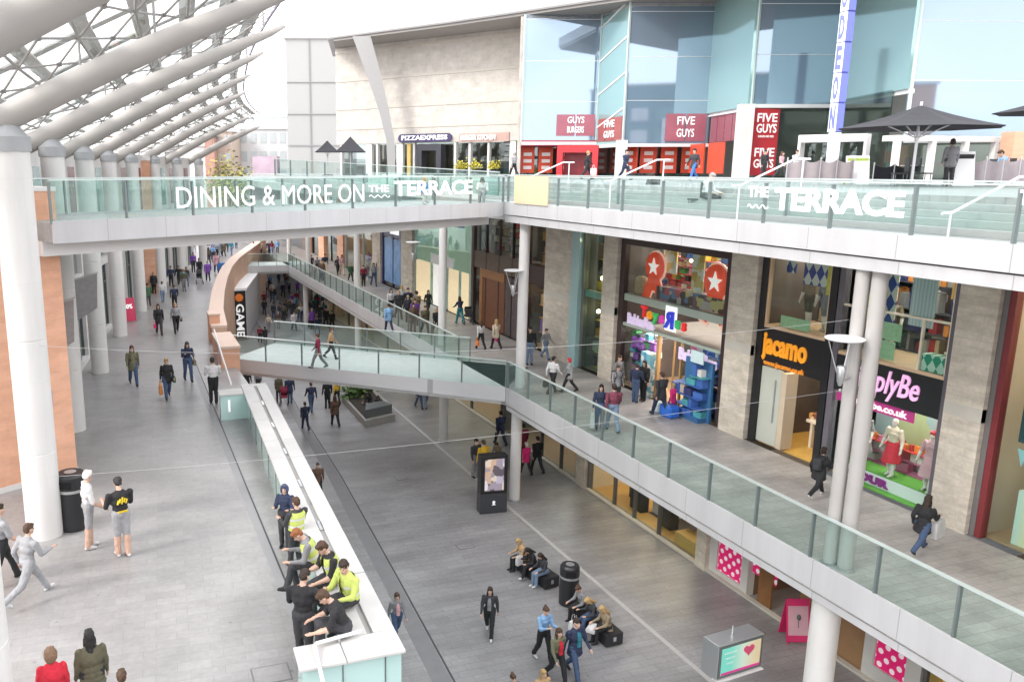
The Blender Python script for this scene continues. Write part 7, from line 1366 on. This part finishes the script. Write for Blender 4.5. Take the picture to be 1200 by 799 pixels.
# ---------------------------------------------------------------- workers along the glass wall
WG = 'workers resting by the glass wall'
fig(335, 640, 567, LL, 'leanw_f', 150, 'person in a dark hooded top with white straps leaning on the wall', 'navy', 'dark', 'black', 'hood', 'hood', group=WG)
fig(348, 666, 581, LL, 'leanw', 25, 'standing worker seen from behind in a yellow hi-vis vest', 'dark', 'dark', 'black', 'short', 'brown', vest=True, group=WG)
def perch(u, v, *a, **k): q = atz(u, v, LL+.98); return sitter(q.x, q.y, LL+1.0, *a, group=WG, **k)
perch(369, 664, 'sit2', 85, 'ginger haired seated worker in grey with an open hi-vis vest', 'grey', 'dark', 'black', 'short', 'ginger', vest=True, H=1.9)
perch(392, 684, 'sit', 100, 'seated worker in black tee and hi-vis vest with his arms on his knees', 'black', 'dark', 'black', 'short', 'brown', vest=True, sleeve=False, H=1.95)
perch(411, 708, 'sitx', 115, 'worker with shaved hair in a bright yellow hi-vis top', 'hiviz', 'dark', 'black', 'short', 'dbrown', vest=True, H=1.9)
fig(357, 782, 667, LL, 'lookdown', 330, 'standing worker in black tee and dark trousers seen from behind', 'black', 'dark', 'black', 'short', 'dbrown', sleeve=False, group=WG)
perch(405, 742, 'sitlow', 80, 'hunched worker in charcoal tee sitting behind the white end coping', 'black', 'dark', 'black', 'short', 'brown', sleeve=False, H=1.9)
# ---------------------------------------------------------------- lower street
p = fig(573, 745, 685, 0, 'walk_f', 150, 'girl in dark grey hoodie and black leggings walking alone mid street', 'dark', 'black', 'white', 'long', 'dbrown', front='grey')
p = fig(465, 750, 692, 0, 'walk2_f', 178, 'woman in grey jacket over pink top beside the white coping', 'grey', 'jeans', 'white', 'bob', 'brown', front='lpink')
part_ = lambda: None
fig(373, 582, 543, 0, 'walk_c', 178, 'person in brown coat half hidden behind the glass clad wall', 'brown', 'black', 'black', 'short', 'brown', H=1.7)
fig(636, 774, 708, 0, 'phone_f', 192, 'person in bright blue jacket and black leggings holding a phone', 'sky', 'black', 'white', 'bun', 'brown')
fig(652, 800, 733, 0, 'walk_f', 186, 'woman with a red top under a camouflage jacket', 'camo', 'black', 'black', 'long', 'brown', front='red')
fig(672, 794, 718, 0, 'walk2_c', 190, 'man in dark and teal jacket and jeans beside the red top', 'navy', 'jeans', 'black', 'short', 'dbrown', front='teal')
fig(599, 852, 787, 0, 'walk_f', 180, 'person with brown bun whose head shows at the bottom edge', 'dark', 'black', 'black', 'bun', 'brown', H=1.66)
fig(634, 846, 780, 0, 'walk_fc', 180, 'blond person in tan coat at the bottom edge', 'tan', 'black', 'black', 'long', 'blond', H=1.66)
ba, bb = Vector((*xy(610, 664, 0), 0)), Vector((*xy(647, 690, 0), 0)); dA = (bb-ba); 
def onbench(a, d, f, off, *args, **kw): q = a+d*f; n = Vector((d.y, -d.x, 0)).normalized(); n = n if n.x < 0 else -n; q = q+n*off; return sitter(q.x, q.y, .45, *args, **kw)
fb = math.degrees(math.atan2(-(-dA.normalized().y), 0)) if False else 100
onbench(ba, dA, .12, .05, 'sit_fc', 88, 'blond sitter in a tan coat at the far end of the bench', 'tan', 'black', 'black', hair='bob', hc='blond')
onbench(ba, dA, .48, .05, 'sit2_f', 92, 'dark haired sitter in black with white trainers in the middle of the bench', 'black', 'black', 'white', hair='long', hc='black')
onbench(ba, dA, .80, .05, 'sit_f', 96, 'sitter in a dark top and bright blue jeans at the near end of the bench', 'dark', 'ljeans', 'white', hair='long', hc='dbrown')
bc, bd = Vector((*xy(680, 722, 0), 0)), Vector((*xy(720, 758, 0), 0)); dB = bd-bc
onbench(bc, dB, .10, .05, 'sit_f', 95, 'sitter in grey top nearest the litter bin', 'grey', 'black', 'black', hair='bun', hc='brown')
onbench(bc, dB, .46, .05, 'sit2_f', 92, 'fair haired sitter in black jacket between two others', 'dark', 'jeans', 'black', hair='long', hc='blond')
onbench(bc, dB, .82, .05, 'sit_fc', 88, 'sitter in an olive coat at the end of the lower bench', 'khaki', 'black', 'black', hair='long', hc='blond')
bag(bc+dB*.42+Vector((-.75, 0, 0)), .4, 'white shopping bag on the ground in front of the lower bench', cl('white'), .42, .45, .18); bag(bc+dB*.72+Vector((-.55, -.1, .42)), .7, 'white bundle on the knees of the olive coated sitter', cl('white'), .45, .16, .3, handle=False)
bag(ba+dA*.30+Vector((-.5, -.1, .45)), .3, 'white paper bag between the first two sitters', cl('white'), .3, .34, .12)
LOW = [(358, 504, 470, 'walk', 5, 'person in short navy jacket walking away mid street', 'navy', 'navy', 'short', 'dbrown'), (365, 483, 447, 'walk2', 3, 'man in dark jacket and jeans walking away towards the link bridge', 'navy', 'jeans', 'short', 'brown'), (384, 479, 444, 'stand', 5, 'person in black beside the yellow top under the link bridge', 'black', 'black', 'short', 'black'), (395, 474, 445, 'walk_f', 3, 'person in a yellow top near the sunken planter', 'yellow', 'black', 'long', 'black'), (393, 500, 462, 'walk_fc', 2, 'woman in brown coat walking in front of the yellow top', 'brown', 'black', 'long', 'brown'),
 (327, 471, 439, 'stand_fc', 190, 'woman in khaki coat left of the pushchair under the bridge', 'olive', 'dark', 'long', 'brown'), (340, 473, 440, 'stand_c', 170, 'man in dark blue jacket right of the pushchair', 'navy', 'jeans', 'short', 'dbrown'), (290, 462, 433, 'stand', 182, 'person in black over the far end of the white coping', 'black', 'black', 'short', 'dbrown'), (303, 460, 433, 'stand_f', 182, 'person in grey top right of the black top by the coping end', 'grey', 'dark', 'bob', 'black'),
 (491, 479, 446, 'walk', 182, 'person in dark jeans half hidden under the link bridge', 'navy', 'jeans', 'short', 'black'), (499, 478, 446, 'walk2_f', 180, 'person in pale jeans half hidden under the link bridge', 'orange', 'ljeans', 'long', 'black'), (557, 560, 507, 'stand', 200, 'person in dark clothes left of the yellow jacket', 'dark', 'grey', 'short', 'black'), (566, 562, 509, 'stand_c', 10, 'person in amber yellow jacket behind the poster totem', 'yellow', 'jeans', 'short', 'brown'), (586, 522, 476, 'walk', 8, 'tall person in navy behind the lower white column', 'navy', 'navy', 'short', 'black'),
 (616, 556, 517, 'walk_fc', 6, 'person in crimson pink coat right of the lower white column', 'pink', 'black', 'short', 'white'), (629, 554, 510, 'walk', 5, 'person in black suit beside the crimson pink coat', 'black', 'black', 'short', 'black'), (612, 540, 494, 'stand_c', 10, 'person in dark maroon just behind the lower white column', 'maroon', 'black', 'short', 'black')]
for u, vf, vh, po, fa, lb, t_, b_, hr, hc_ in LOW: fig(u, vf, vh, 0, po, fa, lb, t_, b_, 'black', hr, hc_)
stroller(at_p(333, 474, 0), 2.9, 'pushchair with a red cover between two adults under the bridge', cl('maroon'))
pa = atz(584, 545, 0); sitter(pa.x, pa.y, .45, 'sit_fc', 120, 'seated person in tan coat behind the poster totem', 'khaki', 'dark', 'black', hair='bob', hc='brown'); bn = root_at('stool', (pa.x+.1, pa.y, 0), 'low dark stool under the tan coated sitter behind the totem', 'stool'); g = MB(); g.box((0, 0, .42), (.5, .5, .06)); g.build('seat', M_dsteel, bn); g = MB(); g.lathe([(.12, 0), (.08, .39)], n=12); g.build('stem', M_dsteel, bn)
for u, v, fa, lb in ((434, 474, 120, 'left one of two people in black sitting on the planter rim'), (444, 478, 150, 'right one of two people in black sitting on the planter rim')): q = atz(u, v, .45); sitter(q.x, q.y, .45, 'sit_f', fa, lb, 'black', 'black', 'black', hair='long', hc='black')
FARL = [(307, 350, 331), (312, 347, 330), (319, 348, 331), (332, 349, 331), (321, 374, 354), (329, 374, 360), (336, 372, 351), (343, 375, 352), (297, 331, 318), (311, 404, 383), (305, 402, 384), (353, 377, 355), (339, 344, 333), (345, 388, 364), (327, 333, 319), (361, 374, 348), (368, 376, 350), (375, 380, 352), (382, 384, 355), (366, 386, 360), (389, 388, 360), (372, 366, 341), (381, 372, 346), (360, 364, 340)]
FT = [('navy', 'black', 'in navy jacket'), ('black', 'dark', 'in black top'), ('white', 'jeans', 'in white top'), ('dark', 'jeans', 'in charcoal jacket'), ('purple', 'black', 'in plum top'), ('grey', 'navy', 'in grey jacket'), ('navy', 'jeans', 'in blue black coat'), ('black', 'black', 'all in black'), ('white', 'dark', 'in pale jacket'), ('dark', 'dark', 'in dark grey'), ('maroon', 'black', 'in maroon')]
WH_ = ['left of a pair in front of the kiosk end', 'right of a pair near the kiosk', 'by a pushchair beyond the kiosk pair', 'against the far lower column', 'nearest the front bridge rail, left', 'bending beside the front bridge rail', 'left of a close pair behind the bridge', 'right of a close pair behind the bridge', 'at the far corner of the kiosk', 'low behind the bridge glass', 'behind the bridge glass, beside the grey one', 'against the lower shop columns', 'far behind the close pair', 'just over the far bridge rail', 'farthest out in the open street', 'in the shaded crowd, left edge', 'in the shaded crowd, second row', 'in the shaded crowd under the walkway fascia', 'in the shaded crowd near the white post', 'front of the shaded crowd', 'front right of the shaded crowd', 'back of the shaded crowd', 'back right of the shaded crowd', 'back left of the shaded crowd']
for i, (u, vf, vh) in enumerate(FARL):
    t_, b_, ds = FT[(i*3+2) % len(FT)]; fig(u, vf, vh, 0, ['walk', 'walk2_f', 'stand', 'walk_c', 'stand_fc'][i % 5], [182, 4, 175, 186, 10][i % 5], 'far person %s %s' % (ds, WH_[i]), t_, b_, 'black', ['short', 'long', 'short', 'short', 'bob'][i % 5], ['dbrown', 'black', 'brown', 'blond'][i % 4], group='shoppers far along the lower street')
stroller(at_p(322, 351, 0), 2.8, 'far pushchair beyond the kiosk', cl('dark'))
# ---------------------------------------------------------------- link bridge and right walkway
fig(373, 432, 375, L1, 'walk', 65, 'person in maroon hooded top and grey jeans on the front link bridge', 'maroon', 'grey', 'dark', 'short', 'brown', H=1.78); fig(388, 421, 378, L1, 'walk2_f', 245, 'woman in orange brown jacket and black leggings on the front link bridge', 'tan', 'black', 'black', 'bob', 'brown', H=1.66)
UP = [(563, 410, 375, 'walk_f', 5, 'woman in white jacket and black trousers with an orange bag', 'white', 'black', 'long', 'brown'), (581, 410, 373, 'walk_fc', 5, 'woman in long cream coat with a pink bag', 'cream', 'black', 'long', 'blond'), (539, 380, 347, 'push_f', 10, 'woman in navy top and teal trousers with a pushchair', 'navy', 'teal', 'long', 'black'), (620, 428, 383, 'stand', 170, 'person in black jacket and blue jeans with a black backpack', 'black', 'ljeans', 'short', 'black'), (639, 421, 384, 'walk2', 200, 'person in pale grey jacket and pale jeans by the column', 'lgrey', 'ljeans', 'short', 'brown'), (647, 462, 416, 'walk', 290, 'man in white tee walking with the grey cardigan', 'white', 'black', 'short', 'black'), (666, 460, 418, 'walk_fc', 60, 'woman in long grey cardigan and black leggings', 'lgrey', 'black', 'bob', 'red'),
 (702, 504, 450, 'stand_f', 150, 'woman in navy top holding a pale carrier bag by the balustrade', 'navy', 'jeans', 'long', 'black'), (717, 506, 448, 'walk', 345, 'person in plaid maroon shirt and blue jeans by the balustrade', 'plaid', 'ljeans', 'short', 'dbrown'), (723, 464, 416, 'stand', 200, 'tall person in grey beside the narrow stone pier', 'grey', 'dark', 'short', 'brown'), (722, 470, 430, 'stand_c', 180, 'person in pale jacket with a backpack near the pier', 'lgrey', 'dark', 'short', 'brown'), (744, 472, 426, 'look', 300, 'person in dark blue holding a tan parcel by the toy shop', 'navy', 'jeans', 'short', 'dbrown'), (753, 470, 422, 'stand_f', 110, 'woman in black at the toy shop door', 'black', 'black', 'long', 'dbrown'), (773, 488, 434, 'walk_c', 5, 'man in dark jacket entering the toy shop', 'dark', 'navy', 'short', 'brown')]
UPS = []
for u, vf, vh, po, fa, lb, t_, b_, hr, hc_ in UP: UPS.append(fig(u, vf, vh, L1, po, fa, lb, t_, b_, 'black', hr, hc_))
q = fig(787, 487, 445, L1, 'walk_fc', 15, 'child in bright pink coat and blue jeans in front of the toy shop', 'pink', 'jeans', 'black', 'bun', 'blond', H=1.34)
hold(UPS[0], 'orange bag of the woman in the white jacket', cl('orange'), -1, .25, .28, .1); hold(UPS[1], 'pink bag of the woman in the cream coat', cl('pink'), 1, .25, .3, .1); hold(UPS[7], 'pale carrier bag of the woman in the navy top', cl('white'), 1, .4, .5, .15); backpack(UPS[3], 'black backpack worn by the person by the column', cl('black')); backpack(UPS[10], 'dark backpack near the narrow stone pier', cl('dark')); stroller(at_p(548, 380, L1), -.2, 'dark pushchair by the timber shop front', cl('dark')); hold(UPS[5], 'dark bag held by the man in the white tee', cl('dark'), -1, .3, .3, .12)
p = fig(957, 583, 520, L1, 'stride_fc', 285, 'woman in black jacket and leggings with white shoes passing the clothes shop', 'black', 'black', 'white', 'pony', 'dbrown', H=1.68); backpack(p, 'black rucksack with white front of the woman passing the clothes shop', cl('dark'), .8)
p = fig(1077, 648, 575, L1, 'stride_fc', 285, 'woman in black jacket and blue jeans carrying a white shopping bag', 'black', 'jeans', 'dark', 'long', 'dbrown', H=1.66); hold(p, 'big white shopping bag of the woman in jeans', cl('white'), 1, .46, .46, .14)
FU = [(458, 372, 338, 'stand_f', 190), (467, 374, 339, 'walk_c', 180), (478, 372, 335, 'walk2', 185), (488, 378, 340, 'stand_c', 20), (498, 392, 357, 'walk_c', 182), (511, 392, 360, 'walk_f', 178), (381, 321, 297, 'walk', 180), (396, 323, 300, 'walk2_f', 182), (401, 323, 298, 'walk_f', 178), (365, 318, 303, 'stand_c', 180), (438, 336, 304, 'walk_f', 180), (445, 330, 303, 'stand', 10), (471, 364, 333, 'walk_f', 4), (484, 390, 355, 'stand_f', 186), (372, 320, 304, 'walk', 2), (411, 330, 308, 'walk_c', 184), (426, 336, 311, 'stand', 182)]
FUD = ['black and white top at the head of the far group', 'dark coat second in the far group', 'navy jacket in the middle of the far group', 'beige grey coat right of the far group', 'olive coat nearest the far balustrade', 'black beside the upper column', 'navy jacket by the orange piers', 'dark top left of the pale coat', 'pale coat by the orange piers', 'dark coat leaning at the far rail', 'pale grey top by the red banner', 'charcoal jacket past the red banner', 'white shirt at the back of the far group', 'brown top low in the far group', 'grey jacket behind the far rail', 'dark green jacket beyond the column', 'burgundy top between column and banner']
FUC = [('white', 'black'), ('dark', 'black'), ('navy', 'jeans'), ('khaki', 'dark'), ('olive', 'dark'), ('black', 'black'), ('navy', 'cream'), ('dark', 'black'), ('lpink', 'cream'), ('dark', 'dark'), ('lgrey', 'jeans'), ('dark', 'black'), ('white', 'navy'), ('brown', 'dark'), ('grey', 'dark'), ('green', 'black'), ('maroon', 'black')]
for (u, vf, vh, po, fa), ds, (t_, b_) in zip(FU, FUD, FUC): fig(u, vf, vh, L1, po, fa, 'far person in '+ds, t_, b_, 'black', 'long' if 'f' in po.partition('_')[2] else 'short', ['dbrown', 'black', 'brown', 'blond'][u % 4], group='shoppers far along the right walkway')
# fuller crowd in the distance; hair, top and trouser colours differ from one to the next
rnd = random.Random(41); used = set()
def crowd(n, box, z, where, group):
    for _ in range(n):
        while True:
            c = (rnd.choice(['navy', 'black', 'dark', 'grey', 'olive', 'maroon', 'white', 'teal', 'brown', 'khaki', 'purple', 'sky', 'cream']), rnd.choice(['jeans', 'black', 'dark', 'grey', 'navy', 'ljeans']), rnd.choice(['brown', 'dbrown', 'black', 'blond', 'grey']))
            if (c, where) not in used: used.add((c, where)); break
        nm = dict(dark='charcoal', dbrown='dark brown', ljeans='pale jeans', jeans='blue jeans', sky='sky blue'); f = lambda x: nm.get(x, x)
        bt = f(c[1]) if 'jeans' in c[1] else f(c[1])+' trousers'; po = rnd.choice(['walk', 'walk2', 'walk_f', 'walk2_f', 'walk_c', 'stand', 'stand_fc', 'walk2_fc'])
        u, v = rnd.uniform(box[0], box[1]), rnd.uniform(box[2], box[3])
        q = atz(u, v, z); person(q, po, (rnd.choice([0, 180])+rnd.uniform(-12, 12))*DEG, 'far shopper, %s hair, %s top, %s, %s' % (f(c[2]), f(c[0]), bt, where), c[0], c[1], 'black', 'long' if 'f' in po.partition('_')[2] else 'short', c[2], H=rnd.uniform(1.6, 1.82), group=group)
crowd(24, (206, 272, 285, 312), LL, 'far up the left walkway', 'shoppers far along the left walkway'); crowd(6, (176, 236, 318, 350), LL, 'halfway up the left walkway', 'shoppers far along the left walkway')
crowd(20, (306, 352, 322, 392), 0, 'on the far lower street', 'shoppers far along the lower street'); crowd(8, (352, 386, 352, 392), 0, 'in the lower arcade shade', 'shoppers far along the lower street')
crowd(8, (360, 450, 308, 332), L1, 'on the far right walkway', 'shoppers far along the right walkway'); crowd(5, (290, 326, 297, 302), L1, 'on the short far bridge', 'shoppers far along the right walkway'); crowd(4, (452, 505, 362, 392), L1, 'by the far balustrade', 'shoppers far along the right walkway')
# ---------------------------------------------------------------- terrace and upper footbridge
def onter(u, D_, z, pose, fa, lb, t_, b_, hr='short', hc_='brown', H=1.72, **kw): q = hp(u, D_); return person(Vector((q.x, q.y, z)), pose, fa*DEG, lb, t_, b_, 'black', hr, hc_, H=H, **kw)
p = fig(1110, 219, 163, TER, 'stand_fc', 330, 'woman in mauve grey coat standing between the menu boards on the terrace', 'grey', 'dark', 'white', 'bob', 'dbrown', H=1.68)
onter(733, 47, TER, 'walk_c', 200, 'man in navy coat in front of the white corner post on the terrace', 'navy', 'navy', 'short', 'black', 1.74); p = onter(688, 50, TER, 'walk', 250, 'man in black jacket with a white bag before the red porch', 'black', 'black', 'short', 'blond', 1.74); hold(p, 'white bag carried past the red porch', cl('white'))
onter(602, 55, TER, 'walk', 20, 'person in pale grey top and black trousers by the restaurant end', 'lgrey', 'black', 'short', 'grey', 1.75); p = onter(813, 45, TER, 'walk_c', 100, 'person in dark jacket walking past the orange red panels', 'dark', 'blue', 'short', 'black', 1.75); onter(932, 48, TER, 'walk', 180, 'person in white shirt under the revolving door portal', 'white', 'dark', 'short', 'brown', 1.75); onter(915, 47, TER, 'walk_f', 200, 'person in pink top left of the revolving door portal', 'lpink', 'dark', 'long', 'brown', 1.65); onter(895, 50, TER, 'stand', 180, 'person in dark clothes in front of the red banner', 'dark', 'dark', 'short', 'black', 1.74)
q = hp(1178, 31); c = chair(q.x, q.y, TER, 1.0, 'terrace chair under the man in the sky blue shirt', mat('charcoal_seat', (.05, .055, .06), .6)); sitter(q.x, q.y, TER+.48, 'sit', 60, 'man in sky blue shirt seated behind the right canvas screen', 'sky', 'dark', 'black', 'short', 'brown')
q = hp(828, 26.5); sitter(q.x, q.y, L2+.48, 'sit_f', 200, 'white shirted person seated behind the balustrade', 'white', 'dark', 'black', 'short', 'grey')
q = hp(768, 33); sitter(q.x, q.y, L2+.45, 'sit', 120, 'person in black sitting on the terrace steps', 'black', 'black', 'black', 'short', 'dbrown')
def onbr(u, off, z, pose, fa, lb, t_, b_, sit=False, **kw):
    q = atpl(u, HZ+15, (a2+n2*off), n2); 
    if sit: return sitter(q.x, q.y, z, pose, fa, lb, t_, b_, 'white', **kw)
    return person(Vector((q.x, q.y, z)), pose, fa*DEG, lb, t_, b_, 'black', **kw)
onbr(491, 1.2, L2+.35, 'sitlow', 200, 'person in blue top and yellow cap crouching on the upper footbridge', 'blue', 'white', sit=True, hair='cap', hc='blond'); onbr(566, 0.8, L2+.3, 'sit2_f', 150, 'person sitting low behind the glass at the footbridge corner', 'white', 'grey', sit=True, hair='long', hc='dbrown')
# mannequins in the windows
def mannequin(x, y, z, fa, lb, top, bot, hr=None, hc_='red', pose='mann_f', skirt=True):
    B = body(pose); r = empty('mannequin', (x, y, z), fa*DEG, lb, 'mannequin', 'shop window mannequins'); m = mat('mannequin_white', (.72, .68, .62), .4, var=.04); r.scale = (1.04,)*3
    onroot('body', r, B['mesh'], [m, cl(top), cl(bot), m, m, m, m, m])
    if hr: onroot('wig', r, hair_mesh(B, hr), [hm(hc_)])
    if skirt:
        g = MB(); g.lathe([(.15, .98), (.18, .85), (.26, .45), (.25, .45)], n=16); g.build('dress_skirt', cl(bot), r, smooth=True)
mannequin(XS+.5, 16.1, L1+.43, 100, 'pale mannequin in a pink dress with red hair in the dress shop window', 'lpink', 'lpink', 'bob', 'red'); mannequin(XS+.55, 17.35, L1+.43, 95, 'pale mannequin in a floral top beside the red haired one', 'cream', 'red'); mannequin(XS+.6, 18.4, L1+.43, 90, 'pale mannequin in a grey dress behind the twin columns', 'grey', 'lgrey')
mannequin(XS+.8, 20.55, 9.42, 95, 'upper window mannequin in a grey jacket above the orange lettering', 'grey', 'grey', pose='mann', skirt=False); mannequin(XS+.9, 21.35, 9.42, 90, 'upper window mannequin in olive beside the grey jacket', 'khaki', 'olive', pose='mann', skirt=False); mannequin(XS+1.0, 15.95, 9.15, 95, 'upper window mannequin in a dark suit above the pink lettering', 'green', 'navy', pose='mann', skirt=False); mannequin(XS+.9, 18.2, 9.15, 95, 'upper window mannequin in tan tweed near the twin columns', 'khaki', 'brown', pose='mann', skirt=False)
